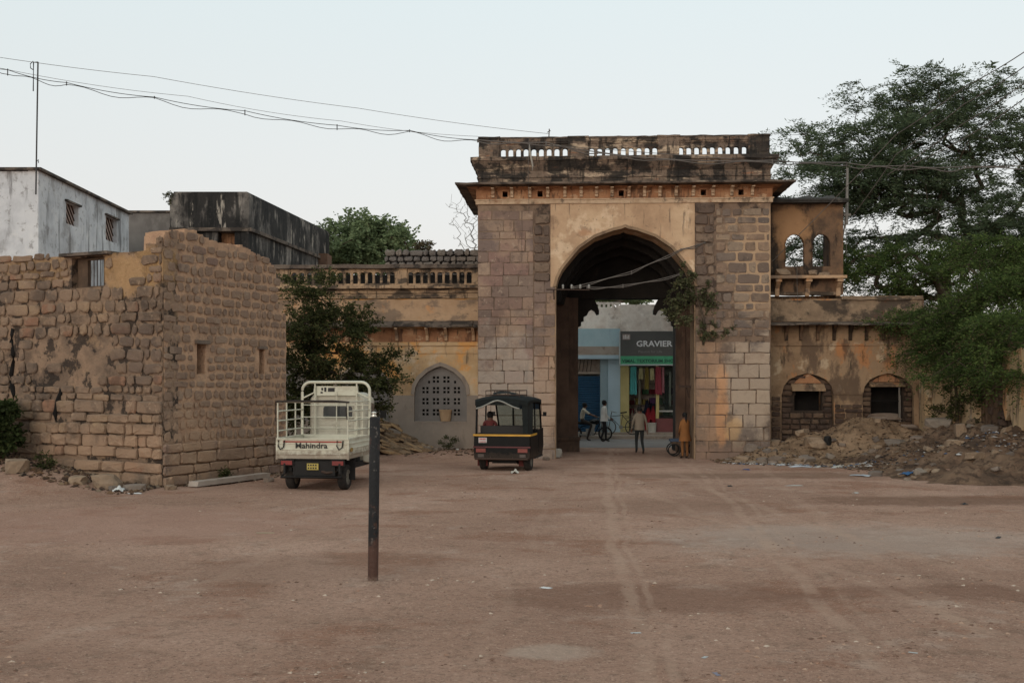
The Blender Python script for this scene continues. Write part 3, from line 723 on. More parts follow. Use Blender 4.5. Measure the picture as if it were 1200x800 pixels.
def cove(b, lo, hi, z0, z1, y1=.3):
    b.loft([[(GL-lo, -lo, z0), (GRt+lo, -lo, z0), (GRt+lo, D+lo, z0), (GL-lo, D+lo, z0)], [(GL-hi, -hi, z1), (GRt+hi, -hi, z1), (GRt+hi, D+hi, z1), (GL-hi, D+hi, z1)]], smooth=False)
cove(b, .05, .12, zC-.069, zC-.03); cove(b, .12, .34, zC-.029, zC+.01)
b.build('cove', m_orange, gate, G.m, (.4, .01))
for p in hp:
    b = MB(); x = U(p); b.box(x-.15, x-.085, -.075, -.051, zB+.04, zB+.33); b.box(x+.085, x+.15, -.075, -.051, zB+.04, zB+.33); b.box(x-.085, x+.085, -.075, -.051, zB+.28, zB+.33); b.box(x-.085, x+.085, -.075, -.051, zB+.04, zB+.09)
    b.build('vent_frame', m_orange, gate, G.m)
    MB().box(x-.1, x+.1, .556, .6, zB+.05, zB+.32).build('vent_back', m_dark, gate, G.m)  # black plate in place of the shade inside the vent
me_br = None
for p in (578, 600, 621, 642, 662, 681, 699, 717, 737, 755, 773, 792, 812, 835, 857, 881):
    if me_br is None:
        b = MB(); b.prism([(-.05, .0), (-.12, .02), (-.1, .08), (-.16, .12), (-.14, .22), (-.24, .27), (-.4, zC-zB-.13), (-.4, zC-zB-.09), (-.05, zC-zB-.09)], -.05, .05, 'x')
        o = b.build('bracket', m_brkt, gate, G.m @ Matrix.Translation((U(p), 0, zB+.06))); me_br = o.data
    else: link('bracket', me_br, gate, G.m @ Matrix.Translation((U(p), 0, zB+.06)))
b = MB(); hi, lo = .68, .4
b.loft([[(GL-hi, -hi, zC+.03), (GRt+hi, -hi, zC+.03), (GRt+hi, D+hi, zC+.03), (GL-hi, D+hi, zC+.03)],
        [(GL-hi-.01, -hi-.01, zC+.09), (GRt+hi+.01, -hi-.01, zC+.09), (GRt+hi+.01, D+hi, zC+.09), (GL-hi-.01, D+hi, zC+.09)],
        [(GL-.05, -.05, zC+.17), (GRt+.05, -.05, zC+.17), (GRt+.05, D+.05, zC+.17), (GL-.05, D+.05, zC+.17)]], smooth=False)
MB_e = b.build('eave', m_eave, gate, G.m, (.25, .022))
# frieze and upper ledges
zF0, zF1 = zC+.15, Z(199, 731); zL0, zL1, zL2 = Z(193, 731), Z(186.5, 731), Z(184, 731)
b = MB(); ring_box(b, .0, zF0, zF1); ring_box(b, .04, (zF0+zF1)/2-.02, (zF0+zF1)/2+.03)
b.build('frieze', m_cornice, gate, G.m, (.25, .02))
b = MB()
for a, c, z0, z1 in ((.02, .1, zF1+.001, zL0-.03), (.1, .2, zL0-.029, zL1-.05), (.24, .24, zL1-.049, zL2), (.1, .04, zL2+.001, zL2+.05)):
    b.loft([[(GL-a, -a, z0), (GRt+a, -a, z0), (GRt+a, D+a, z0), (GL-a, D+a, z0)], [(GL-c, -c, z1), (GRt+c, -c, z1), (GRt+c, D+c, z1), (GL-c, D+c, z1)]], smooth=False)
b.build('ledge', m_cornice, gate, G.m, (.22, .024))
# balustrade
zb0, zb1, zt = zL2+.05, Z(171.5, 731), Z(159, 731)
zo0, zo1 = Z(183.3, 731), Z(172.5, 731)
piers = [(561, 585), (666, 689), (771, 796), (877.5, 902)]
bays = [[589.5, 598.3, 607.3, 616.2, 625.3, 634.2, 643.5, 652.5, 662.2], [693.5, 702.7, 712, 721.3, 730.8, 740, 749.2, 758.6, 767.6], [798.3, 807.7, 817, 826.3, 835.5, 844.7, 854, 863.5, 872.8]]
def baluster_panel(b, x0, x1, xs, hw, z0, o0, o1, z1, y0, y1):
    """wall between x0 and x1 pierced by small arched openings"""
    edges = [x0]+[(p+q)/2 for p, q in zip(xs, xs[1:])]+[x1]
    b.box(x0, x1, y0, y1, z0, o0)
    for i, x in enumerate(xs):
        ap = [(x-hw, o0+.0), (x-hw, o1-hw*.8)]+[(x-hw*math.cos(t), o1-hw*.8+hw*.8*math.sin(t)) for t in (.5, 1.0, 1.57, 2.14, 2.64)]+[(x+hw, o1-hw*.8), (x+hw, o0)]
        ap = [(a+1e-4*j, c) for j, (a, c) in enumerate(ap)]
        b.archwall(edges[i]+.0, edges[i+1]-.0, o0, z1, ap, y0+.001, y1-.001)
for k, xs in enumerate(bays):
    b = MB(); baluster_panel(b, U(piers[k][1])-.01, U(piers[k+1][0])+.01, [U(x) for x in xs], .078, zb0, zo0, zo1, zt-.16, .1, .26)
    b.box(U(piers[k][1]), U(piers[k+1][0]), .04, .32, zt-.159, zt-.05); b.box(U(piers[k][1]), U(piers[k+1][0]), .07, .29, zt-.22, zt-.1601)
    b.build('baluster_panel', m_cornice, gate, G.m, (.3, .012))
    # back and sides have the same open panels
    b = MB(); baluster_panel(b, U(piers[k][1])-.01, U(piers[k+1][0])+.01, [U(x) for x in xs], .078, zb0, zo0, zo1, zt-.16, D-.26, D-.1)
    b.box(U(piers[k][1]), U(piers[k+1][0]), D-.32, D-.04, zt-.159, zt-.05)
    b.build('baluster_panel', m_cornice, gate, G.m, (.3, .012))
for a, c in piers:
    for y0 in (.02, D-.34):
        b = MB(); b.box(U(a), U(c), y0, y0+.32, zb0, zt-.05); b.box(U(a)-.03, U(c)+.03, y0-.03, y0+.35, zt-.049, zt+.01)
        b.box(U(a)+.08, U(c)-.08, y0-.015, y0+.001, zb0+.1, zt-.2); b.build('parapet_pier', m_cornice, gate, G.m, (.18, .02))
b = MB()
for x in (GL+.02, GRt-.3): b.box(x, x+.28, .35, D-.35, zb0, zt-.05)
b.build('side_parapet', m_cornice, gate, G.m)
for k in range(3): MB().box(U(piers[k][1])-.02, U(piers[k+1][0])+.02, .02, .34, zt-.049, zt-.005).build('coping', m_eave, gate, G.m, (.15, .022))
# stones: the masonry skin of the piers
zj = Z(330, 652)
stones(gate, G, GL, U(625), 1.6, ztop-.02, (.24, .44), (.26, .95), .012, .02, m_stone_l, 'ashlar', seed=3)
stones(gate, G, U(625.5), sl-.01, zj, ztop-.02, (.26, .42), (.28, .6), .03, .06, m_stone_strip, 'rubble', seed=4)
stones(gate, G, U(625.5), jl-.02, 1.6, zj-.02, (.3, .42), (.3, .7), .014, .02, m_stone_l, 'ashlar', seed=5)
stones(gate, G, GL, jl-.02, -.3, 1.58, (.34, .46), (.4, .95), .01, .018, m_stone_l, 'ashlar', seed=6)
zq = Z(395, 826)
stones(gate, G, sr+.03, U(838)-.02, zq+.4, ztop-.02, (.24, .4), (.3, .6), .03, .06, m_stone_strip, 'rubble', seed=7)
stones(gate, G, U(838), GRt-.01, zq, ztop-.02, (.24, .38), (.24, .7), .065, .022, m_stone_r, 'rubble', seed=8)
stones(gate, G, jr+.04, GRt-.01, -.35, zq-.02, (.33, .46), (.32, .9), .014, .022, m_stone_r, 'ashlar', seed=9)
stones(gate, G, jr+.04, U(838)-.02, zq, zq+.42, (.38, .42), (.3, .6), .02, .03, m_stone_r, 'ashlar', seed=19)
# right flank facing the yard corner
flush_stones(gate)
# small things on the gate
b = MB(); x0, z0 = G.uz(640, 339, -.4); x1, _ = G.uz(691, 339, -.4)
b.tube([(x0, -.35, z0), (x1, -.35, z0-.02)], .022, 6); b.tube([(x0+.25, -.0, z0-.3), (x0+.25, -.36, z0)], .018, 5)
wb = b.build('cable_crossarm', m_iron, None, G.m); tag(wb, 'thin iron arm holding insulators across the left foot of the arch', 'cable arm')
for i in range(4):
    x = x0+.55+i*.28; b = MB(); b.lathe([(.02, 0), (.045, .03), (.03, .07), (.045, .1), (.02, .14)], (x, -.35, z0+.02), 'z', 8, cap=True)
    o = b.build('insulator', plain('porcelain', (150, 146, 140), .3), wb); 
b = MB(); x, z = G.uz(808, 452, 1.2); b.box(x-.35, x+.12, 1.05, 1.3, z-.06, z+.02); b.tube([(x-.1, 1.1, z-.06), (x-.02, 1.2, z-.4)], .03, 5)
tag(b.build('wall_shelf', m_iron, None, G.m), 'small dark shelf bracket on the right jamb inside the archway', 'shelf')
# ================================================================== left wing of the gate
m_ochre = mat('ochre_limewash', [(150, 118, 82), (170, 136, 96), (182, 152, 116)], .9,
    stains=[((196, 130, 56), .9, .5, .6, (1, 1, 1), .75), ((176, 156, 130), 1.0, .55, .63, (1, 1, 1), .65), ((100, 78, 60), 1.5, .57, .67, (2, 1, .4), .6), ((64, 54, 46), 2.2, .6, .68, (3, 1, .3), .6)], bump=.35, bscale=10, k=KF*.95)
m_cement = mat('grey_cement_render', [(122, 108, 96), (136, 121, 107)], 1.1, stains=[((104, 90, 78), 1.5, .55, .68, (1.5, 1, .5), .6), ((150, 128, 104), 3, .6, .72, (1, 1, 1), .4)], bump=.25, bscale=12, k=KF*.95)
m_jali = mat('jali_concrete', [(104, 97, 92), (118, 110, 103)], 2, bump=.2, bscale=20, k=KF*.95)
m_wingtop = mat('stained_parapet', [(128, 102, 78), (152, 122, 92), (108, 86, 68)], 1.2,
    stains=[((176, 142, 106), 2, .55, .64, (1, 1, 1), .5), ((50, 44, 39), 1.3, .47, .58, (1, 1, 2), .85), ((42, 37, 33), 2.6, .54, .64, (2.5, 1, .3), .7)], bump=.5, bscale=14, k=KF*.9)
m_band = mat('stained_band', [(150, 116, 84), (168, 134, 102)], 1.2, stains=[((104, 86, 72), .9, .5, .6, (1, 1, 1.4), .75), ((184, 120, 64), 2.2, .6, .7, (1, 1, 1), .5), ((74, 62, 54), 1.5, .58, .68, (1, 1, 2), .7)], bump=.5, bscale=12, k=KF*.9)
wv = 2.0
m_terrace_black = mat('terrace_black', [(34, 31, 29), (52, 47, 43)], 1.5, stains=[((110, 96, 82), 2, .62, .68, (1, 1, 1), .6)], bump=.4, k=KF*.8)  # near-black wall with paler patches, seen through the balustrade openings
lw = thing('palace_wing', 'ochre and grey wing with balustrade and pointed jali windows left of the gateway', 'building', G.m @ Vector((U(440, wv), wv, -.2)), GA)
zW = lambda py, v=wv: Z(py, 516, v)
xL, xR = U(300, wv)-3.5, GL-.02
b = MB()
w1 = (U(485.5, wv), U(547, wv)); w2 = (U(394, wv), U(456.5, wv)); w3 = (U(303, wv), U(365, wv))
zsill, zsp, zap = zW(494), zW(463), zW(429)
zoc, ztopw = zW(405), zW(350)
def warch(w, inset=0, dz=0):
    a, c = w[0]+inset, w[1]-inset; cx = (a+c)/2; hw = (c-a)/2; h = zap-dz-zsp
    L = [(-1, 0), (-.95, .3), (-.8, .55), (-.5, .8), (-.2, .94), (0, 1)]
    p = [(cx+x*hw, zsp+z*h) for x, z in L]; q = [(cx-x*hw, zsp+z*h) for x, z in L[-2::-1]]
    return p+q
cuts = [xL, (w3[1]+w2[0])/2, (w2[1]+w1[0])/2, xR]
zcem = zW(465)
for w, a, c in ((w3, cuts[0], cuts[1]), (w2, cuts[1], cuts[2]), (w1, cuts[2], cuts[3])):
    # ochre upper part and grey lower part, each with the arch opening cut through
    ar_ = warch(w); b.archwall(a, c, zsp, ztopw, ar_, wv, wv+.45, 0)
    b.box(a, w[0], wv, wv+.45, zsill, zsp, 1); b.box(w[1], c, wv, wv+.45, zsill, zsp, 1)
    b.box(a, c, wv, wv+.45, -.5, zsill-.0, 1)
b.box(xL, xR, wv+.46, wv+5, 5.2, 5.4, 1)      # roof slab
b.box(xL, xL+.4, wv+.45, wv+5, -.5, 5.2, 1); b.box(xL, xR, wv+4.6, wv+5, -.5, 5.2, 1)
b.build('wall', [m_ochre, m_cement], lw, G.m)
for w in (w1, w2, w3):
    b = MB(); o1 = warch(w); cx = (w[0]+w[1])/2
    o2 = [(cx+(x-cx)*1.13, z+.04+.1*max(0, (z-zsp))/(zap-zsp)) for x, z in o1]
    for p, q, r_, s_ in zip(o1, o1[1:], o2, o2[1:]):
        b.add([(p[0],wv-.035,p[1]),(q[0],wv-.035,q[1]),(s_[0],wv-.03,s_[1]),(r_[0],wv-.03,r_[1]),(p[0],wv+.2,p[1]),(q[0],wv+.2,q[1]),(r_[0],wv+.01,r_[1]),(s_[0],wv+.01,s_[1])], [(0,1,2,3),(0,4,5,1),(3,2,6,7)])
    win = b.build('window', m_cement, lw, G.m)
    # pierced infill: rows of four-hole flowers, cut through a slab
    hs2 = []; hw = (w[1]-w[0])/2
    for i, px in enumerate((-18.5, -6, 6.5, 19)):
        for j, py in enumerate((444.5, 457, 470, 483)):
            if j == 0 and i in (0, 3):
                pxx = -14 if i == 0 else 17; cxx = cx+pxx/F*39.3; hs2.append((cxx-.045, cxx+.03, zW(449), zW(446))); continue
            c0, z0 = cx+px/F*39.3, zW(py)
            for dx in (-.067, .067):
                for dz in (-.067, .067): hs2.append((c0+dx-.042, c0+dx+.042, z0+dz-.042, z0+dz+.042))
    b = MB(); b.holes(w[0], w[1], zsill+.002, zsp, hs2, wv+.14, wv+.2)
    # upper field of the infill follows the arch
    hs3 = [h for h in hs2 if h[3] > zsp]
    xs = np.linspace(w[0]+.0, w[1]-.0, 41)
    def top_at(x):
        for p, q in zip(o1, o1[1:]):
            if p[0] <= x <= q[0]: return p[1]+(q[1]-p[1])*(x-p[0])/max(1e-6, q[0]-p[0])
        return zsp
    xs = sorted(set(list(xs)+[h[0] for h in hs3]+[h[1] for h in hs3]))
    for a, c in zip(xs, xs[1:]):
        if c-a < 1e-4: continue
        m_ = (a+c)/2; tp = top_at(m_)+.03; hh = sorted((h for h in hs3 if h[0] < m_ < h[1]), key=lambda h: h[2]); z = zsp+.001
        for h in hh:
            if h[2] > z: b.box(a, c, wv+.14, wv+.2, z, h[2])
            z = max(z, h[3])
        if tp > z: b.box(a, c, wv+.14, wv+.2, z, tp)
    b.build('jali_panel', m_jali, win, G.m)
    MB().box(w[0]-.1, w[1]+.1, wv+.47, wv+.5, zsill-.1, zap+.1).build('dark_interior', m_dark, win, G.m)  # black sheet behind the jali stands for the unlit room
    b = MB(); b.box(w[0]+.01, w[1]-.01, wv-.01, wv+.139, zsill-.05, zsill+.02); b.build('sill', m_cement, win, G.m)
MB().box(U(327, wv), xR, wv+.9, wv+1.2, 5.401, zW(319)).build('terrace_wall', m_terrace_black, lw, G.m)
# moulding lines
b = MB(); b.box(xL, xR, wv-.06, wv-.001, zW(405), zW(401)); b.box(xL, xR, wv-.03, wv-.002, zW(414), zW(413)); b.build('string_course', m_ochre, lw, G.m)
b = MB(); b.box(xL, xR, wv-.012, wv-.001, zW(400.5), zW(385)); b.build('cove', m_orange, lw, G.m)
mb_ = None
for px in (338, 361, 384, 407, 430, 465.5, 501, 523, 555):
    if mb_ is None:
        b = MB(); b.prism([(0, 0), (-.1, .02), (-.12, .2), (-.3, .36), (-.42, .42), (-.42, .46), (0, .46)], -.05, .05, 'x'); o = b.build('bracket', m_band, lw, G.m @ Matrix.Translation((U(px, wv), wv-.012, zW(400)))); mb_ = o.data
    else: link('bracket', mb_, lw, G.m @ Matrix.Translation((U(px, wv), wv-.012, zW(400))))
# stone eave slabs: broken, each one separate
x = xL; i = 0; r = random.Random(5)
zc0, zc1 = zW(383, wv-.6), zW(375)
while x < xR-.1:
    w = min(r.uniform(.7, 1.15), xR-x); d = .55+r.uniform(-.12, .06); dz = r.uniform(-.02, .02)
    n = 5; b = MB(); f = [(x+.01+(w-.02)*k/n, wv-d+r.uniform(-.035, .035)) for k in range(n+1)]
    vs = [(a, c, zc0+dz) for a, c in f]+[(a, c, zc0+dz+.06) for a, c in f]+[(f[0][0], wv+.05, zc1-.06), (f[-1][0], wv+.05, zc1-.06), (f[-1][0], wv+.05, zc1), (f[0][0], wv+.05, zc1)]
    A = 2*(n+1); fs = [(k, k+1, n+2+k, n+1+k) for k in range(n)]+[list(range(n+1, 2*n+2))+[A+2, A+3], list(range(n, -1, -1))+[A, A+1]]
    fs += [(0, n+1, A+3, A), (n, A+1, A+2, 2*n+1)]
    b.add(vs, fs); b.build('eave_slab', m_eave, lw, G.m); x += w
# stained band with a slight slope, then ledges and balustrade
b = MB(); b.prism([(wv-.03, zW(376)), (wv-.03, zW(351)), (wv+.06, zW(350)), (wv+.2, zW(350)), (wv+.2, zW(376))], xL, xR, 'x'); b.build('stained_band', m_band, lw, G.m, (.3, .03))
b = MB()
b.box(xL, xR, wv-.08, wv+.3, zW(349.5), zW(344)); b.box(xL, xR, wv-.13, wv+.3, zW(343.6), zW(341)); b.box(xL, xR, wv-.04, wv+.3, zW(340.8), zW(338.5)); b.box(xL, xR, wv-.34, wv+.35, zW(338.4), zW(335))
b.build('ledge', m_wingtop, lw, G.m, (.25, .022))
r = random.Random(11); x = xL
zr0, zr1 = zW(314.5), zW(310)
bp = [(300-60, 300-46), (327, 340), (376, 386), (464, 477), (554, 561)]
for p in bp:
    b = MB(); a, c = U(p[0], wv), U(p[1], wv); b.box(a, c, wv-.06, wv+.24, zW(334.9), zr0); b.box(a-.03, c+.03, wv-.09, wv+.27, zW(334.9), zW(332.5)); b.build('parapet_pier', m_wingtop, lw, G.m, (.2, .015))
for p, q in zip(bp, bp[1:]):
    a, c = U(p[1], wv), U(q[0], wv); n = max(2, round((c-a)/.262)); pit = (c-a)/n
    b = MB(); baluster_panel(b, a+.001, c-.001, [a+pit*(k+.5) for k in range(n)], .088, zW(334.8), zW(332), zW(318.5), zr0-.001, wv, wv+.13); b.build('baluster_panel', m_wingtop, lw, G.m)
b = MB(); b.box(xL, xR+.02, wv-.2, wv+.3, zr0+.001, zr1); b.build('coping', m_eave, lw, G.m, (.25, .022))
# rough stone parapet on the roof behind the balustrade
m_grst = mat('dark_roof_stone', [(84, 76, 70), (106, 96, 88)], 2, rnd=[(88, 80, 76), (104, 94, 84), (78, 72, 70), (112, 98, 86)], rndf=.5, bump=.5, bscale=14, k=KF)
v3 = wv+4.2
rw = thing('rough_stone_parapet', 'low dry wall of dark rounded stones on the roof left of the gateway', 'wall', G.m @ Vector((U(505, v3), v3, 5.4)), GA)
x0, x1 = U(451, v3), U(562, v3); zt_ = Z(291, 505, v3); zb_ = 5.4
MB().box(x0+.05, x1, v3+.02, v3+.4, zb_, zt_-.1).build('core', m_dark, rw, G.m)
prf = lambda x: zt_+(.16 if U(515, v3) < x < U(530, v3) else 0)+.05*math.sin(x*4)
stones(rw, G, x0, x1, zb_, prf, (.2, .27), (.2, .42), .015, .09, m_grst, 'round', seed=31, v=v3)
flush_stones(rw)

# ================================================================== old stone building on the left
m_earthmort = mat('earth_mortar', [(110, 88, 70), (128, 102, 80), (96, 78, 64)], .9, stains=[((70, 58, 50), .55, .5, .62, (1, 1, 1), .5), ((72, 58, 48), 1.6, .52, .62, (1, 1, 1), .6), ((34, 28, 25), 2.2, .5, .57, (1, 1, 1), .85), ((152, 120, 88), 1.2, .58, .68, (1, 1, 1), .5)],
    zones=[((156, 118, 74), (-8.6, 25.7, 4.9), (1.3, None, .6), .7), ((156, 118, 74), (-11.3, 27, 5.1), (1.2, None, .5), .4)], bump=1, bscale=12, k=KF*.95)
m_earthmort2 = mat('pointing_mortar', [(130, 103, 82), (148, 118, 94), (120, 94, 76)], 1.1, stains=[((92, 76, 64), 1.6, .55, .66, (1, 1, 1), .5), ((104, 88, 76), 6, .56, .66, (1, 1, 1), .5)],
    zones=[((96, 74, 56), (-6.9, 27.5, .3), (2, 3, .8), .8)], bump=1, bscale=11, k=KF*1.08, sat=.95)
m_stA = mat('fieldstone_front', [(104, 82, 64), (128, 102, 78)], 1.4, rnd=[(92, 74, 62), (112, 90, 72), (136, 110, 84), (84, 72, 64), (120, 96, 74), (98, 82, 70), (126, 82, 60)], rndf=.6,
    stains=[((122, 98, 78), 1.1, .47, .56, (1, 1, 1), .85), ((70, 58, 50), .55, .5, .62, (1, 1, 1), .6), ((150, 124, 98), 7, .6, .67, (1, 1, 1), .5), ((60, 48, 40), 1.3, .54, .66, (1, 1, 1), .55), ((150, 122, 90), 2.5, .62, .72, (1, 1, 1), .5)],
    zones=[((146, 114, 88), (-9.2, 26, .75), (2.6, None, .75), .6), ((90, 74, 64), (-8.4, 25.7, 3.0), (.8, None, .9), .6)], bump=.8, bscale=14, k=KF*.95)
m_stB = mat('fieldstone_side', [(112, 88, 70), (132, 106, 84)], 1.4, rnd=[(96, 78, 68), (114, 92, 76), (126, 100, 80), (88, 74, 66), (118, 92, 72), (104, 82, 74)], rndf=.65,
    stains=[((126, 104, 86), 1.3, .53, .62, (1, 1, 1), .8), ((76, 62, 54), 2, .55, .68, (1, 1, 1), .5), ((150, 122, 94), 2.5, .6, .7, (1, 1, 1), .5)],
    zones=[((152, 120, 92), (-7.4, 26.3, .9), (.8, 1.3, 1.3), .6), ((144, 112, 86), (-6.8, 27.5, .4), (1, 2.5, .5), .5)], bump=.8, bscale=14, k=KF*.95)
FA = Frame(-7.8, 25.4, -math.atan2(.447, .894)); FB = Frame(-7.8, 25.4, math.atan2(.911, .412))
sb_ = thing('stone_house', 'roofless rubble-stone house with a barred window and two slit openings, left of the yard', 'building', (-7.8, 25.4, 0))
ax0 = FA.U(-40)-1.0
wn = (FA.U(83), FA.U(121), FA.Z(337, 100), FA.Z(301, 100)); crack = (-4.9, -4.55, 0, 0)
zA0 = FA.Z(297, 40); zA1 = FA.Z(292, 150); zA2 = FA.Z(274, 190)
def topA(x):
    if x > FA.U(182): return zA2+.04*math.sin(x*9)
    if x > FA.U(170): return FA.Z(284, 176)
    return (zA0 if x < FA.U(75) else zA1-.05)+.03*math.sin(x*5)
bb = MB(); xs = list(np.arange(ax0, FA.U(170), .35))+[FA.U(170), FA.U(182)]
bb.holes(ax0, FA.U(170), -.5, zA1-.06, [wn], .02, .5)
bb.box(FA.U(170)+.001, FA.U(182), .02, .5, -.5, FA.Z(285, 176)); bb.box(FA.U(182)+.001, -.02, .02, .5, -.5, zA2-.06)
bb.build('wall_core', m_earthmort, sb_, FA.m, (.3, .03))
# side wall with a broken top
lenB = 4.75; bs1 = FB.uz(236, 402)[0]; s1 = (FB.U(231.5), FB.U(241.5), FB.Z(438, 236), FB.Z(403, 236)); s2 = (FB.U(304.5), FB.U(310.5), FB.Z(438, 307), FB.Z(409, 307))
tp = [(FB.U(px), FB.Z(py, px)) for px, py in ((191, 272), (200, 268), (226, 267), (240, 275), (255, 282), (285, 286), (300, 296), (314, 301), (325, 312))]
tp += [(tp[-1][0]+.02, FB.Z(355, 327)), (FB.U(336), FB.Z(372, 336))]
def topB(x):
    for p, q in zip(tp, tp[1:]):
        if p[0] <= x <= q[0]: return p[1]+(q[1]-p[1])*(x-p[0])/max(1e-6, q[0]-p[0])
    return tp[0][1] if x < tp[0][0] else tp[-1][1]
bb = MB(); xe = FB.U(336); bb.holes(.07, xe, -.5, 4.0, [s1, s2], .02, .6)
r = random.Random(3)
for k in range(44):
    a, c = xe*k/44, xe*(k+1)/44; t_ = topB((a+c)/2)-.05+r.uniform(-.04, .04)
    if t_ > 4.0: bb.box(max(a, .07), c, .02, .6, 4.0, t_)
bb.box(xe-.5, xe, .6, 3.0, -.5, 3.2)
bb.build('wall_core', m_earthmort2, sb_, FB.m, (.3, .02))
for s in (s1, s2):
    o = MB().box(s[0]-.1, s[1]+.1, .61, .66, s[2]-.1, s[3]+.1).build('slit_back', m_dark, sb_, FB.m)  # black plate gives the slit its shade
MB().box(s1[0]-.08, s1[1]+.08, -.06, .3, s1[3]+.002, s1[3]+.09).build('slit_lintel', m_eave, sb_, FB.m)
MB().box(s2[0]-.06, s2[1]+.06, -.05, .3, s2[3]+.002, s2[3]+.07).build('slit_lintel', m_eave, sb_, FB.m)
zoneA = lambda x, z, r: not (z > FA.Z(345, 150) and FA.U(122) < x < FA.U(168) and r.random() < .85) and not (FA.U(66) < x < FA.U(122) and z > FA.Z(305, 100) and r.random() < .6) \
    and not (FA.Z(448, 90) < z < FA.Z(395, 90) and FA.U(34) < x < FA.U(134) and r.random() < .85) and not (abs(x-FA.U(14)-.04*math.sin(z*7)) < .16 and FA.Z(470, 14) < z < FA.Z(385, 14)) \
    and not (abs(x-FA.U(70)) < .13 and FA.Z(498, 70) < z < FA.Z(455, 70))
hA = [(wn[0]-.02, wn[1]+.02, wn[2], wn[3]+.12)]
stones(sb_, FA, ax0, -.0, .0, .62, (.22, .34), (.5, 1.2), .015, .08, m_stA, 'rubble', seed=42, jitz=.01)
stones(sb_, FA, ax0, -.0, .62, 1.9, (.2, .33), (.24, .72), .02, .06, m_stA, 'rubble', seed=41, jitz=.02, keep=zoneA)
stones(sb_, FA, ax0, -.0, 1.92, topA, (.17, .32), (.16, .58), .05, .03, m_stA, 'round', holes=hA, seed=43, keep=zoneA, jitz=.03)
hB = [s1, s2]
stones(sb_, FB, .0, xe, .0, .95, (.2, .36), (.25, .8), .02, .05, m_stB, 'rubble', seed=51, jitz=.01)
stones(sb_, FB, .0, xe, .96, topB, (.18, .27), (.15, .42), .075, .008, m_stB, 'round', holes=hB, seed=52, jitz=.03)
flush_stones(sb_)
# dark holes where stones fell out: near-black tubes set in the wall face stand in for their shade
b = MB(); pts = []
for k in range(12):
    z = FA.Z(470, 14)+(FA.Z(385, 14)-FA.Z(470, 14))*k/11; pts.append((FA.U(14)+.04*math.sin(z*7), .03, z))
b.tube(pts, [.05+.05*rng.random() for _ in pts], 6); b.build('crack', m_dark, sb_, FA.m)
b = MB(); b.tube([(FA.U(72), .03, FA.Z(455, 72)), (FA.U(68), .03, FA.Z(470, 70)), (FA.U(64), .03, FA.Z(485, 66)), (FA.U(66), .03, FA.Z(498, 66))], [.05, .09, .08, .04], 6); b.build('crack', m_dark, sb_, FA.m)
# window: lintel slab, timber frame, bars
wroot = MB().box(wn[0]-.22, wn[1]+.28, -.16, .5, wn[3]+.02, wn[3]+.09).build('window_lintel', m_eave, sb_, FA.m)
m_wood = mat('old_wood', [(70, 54, 42), (92, 72, 56)], 3, stains=[((50, 40, 34), 6, .5, .65, (1, 1, .2), .6)], bump=.4, coord='O', k=KF)
wf = MB(); a = wn[0]+(wn[1]-wn[0])*.32
wf.box(wn[0]+.005, a, .2, .3, wn[2]+.002, wn[3]-.002); wf.box(a, wn[1]-.005, .2, .26, wn[2]+.002, wn[2]+.05); wf.box(a, wn[1]-.005, .2, .26, wn[3]-.06, wn[3]-.002); wf.box(wn[1]-.05, wn[1]-.004, .2, .26, wn[2]+.05, wn[3]-.06)
wfo = wf.build('window_frame', m_wood, sb_, FA.m); bm_ = None
for k in range(6):
    x = a+.06+(wn[1]-.1-a-.06)*k/5
    if bm_ is None: o = MB().tube([(0, 0, wn[2]+.05), (0, 0, wn[3]-.06)], .011, 5).build('bar', m_iron, wfo, FA.m @ Matrix.Translation((x, .23, 0))); bm_ = o.data
    else: link('bar', bm_, wfo, FA.m @ Matrix.Translation((x, .23, 0)))

# ================================================================== weathered black house behind, grey shed, white house
m_black = mat('mould_black_render', [(66, 61, 57), (96, 89, 83), (136, 126, 116)], .8, stains=[((30, 28, 27), .75, .42, .53, (1.2, 1.2, .6), .92), ((26, 25, 24), 1.5, .5, .6, (2.2, 2.2, .22), .85), ((158, 146, 132), 1.1, .6, .66, (2, 2, .4), .7), ((52, 47, 44), 5, .54, .64, (1, 1, 1), .6)], bump=.4, bscale=10, k=KF*.9)
def q(px, py, Y): return P(px, py, Y)
m_wood2 = mat('brown_render', [(92, 66, 52), (112, 82, 62)], 2, bump=.4, k=KF*.8)
bh = thing('mouldy_house', 'flat-roofed house with black mould-stained walls behind the stone ruin', 'building', (-11, 48, 0))
BY, BE = 45.6, 57.7
A0, A1, Bf = P(199, 225, BY), P(292, 223, BY), P(386, 271, BE)
def wallbox(b, p, q_, th, z0, z1a, z1b=None, mi=0):
    """vertical slab from p to q_ (plan), thickness th to the left, top from z1a to z1b"""
    z1b = z1a if z1b is None else z1b; d = Vector((q_[0]-p[0], q_[1]-p[1], 0)).normalized(); n = Vector((-d.y, d.x, 0))*th
    a, c = Vector((p[0], p[1], 0)), Vector((q_[0], q_[1], 0))
    vs = [a, c, c+n, a+n]; b.add([(v.x, v.y, z0) for v in vs]+[(vs[0].x, vs[0].y, z1a), (vs[1].x, vs[1].y, z1b), (vs[2].x, vs[2].y, z1b), (vs[3].x, vs[3].y, z1a)],
        [(0,3,2,1),(4,5,6,7),(0,1,5,4),(1,2,6,5),(2,3,7,6),(3,0,4,7)], mi)
zt0 = A0.z; zslab = P(240, 267, BY).z
b = MB(); 
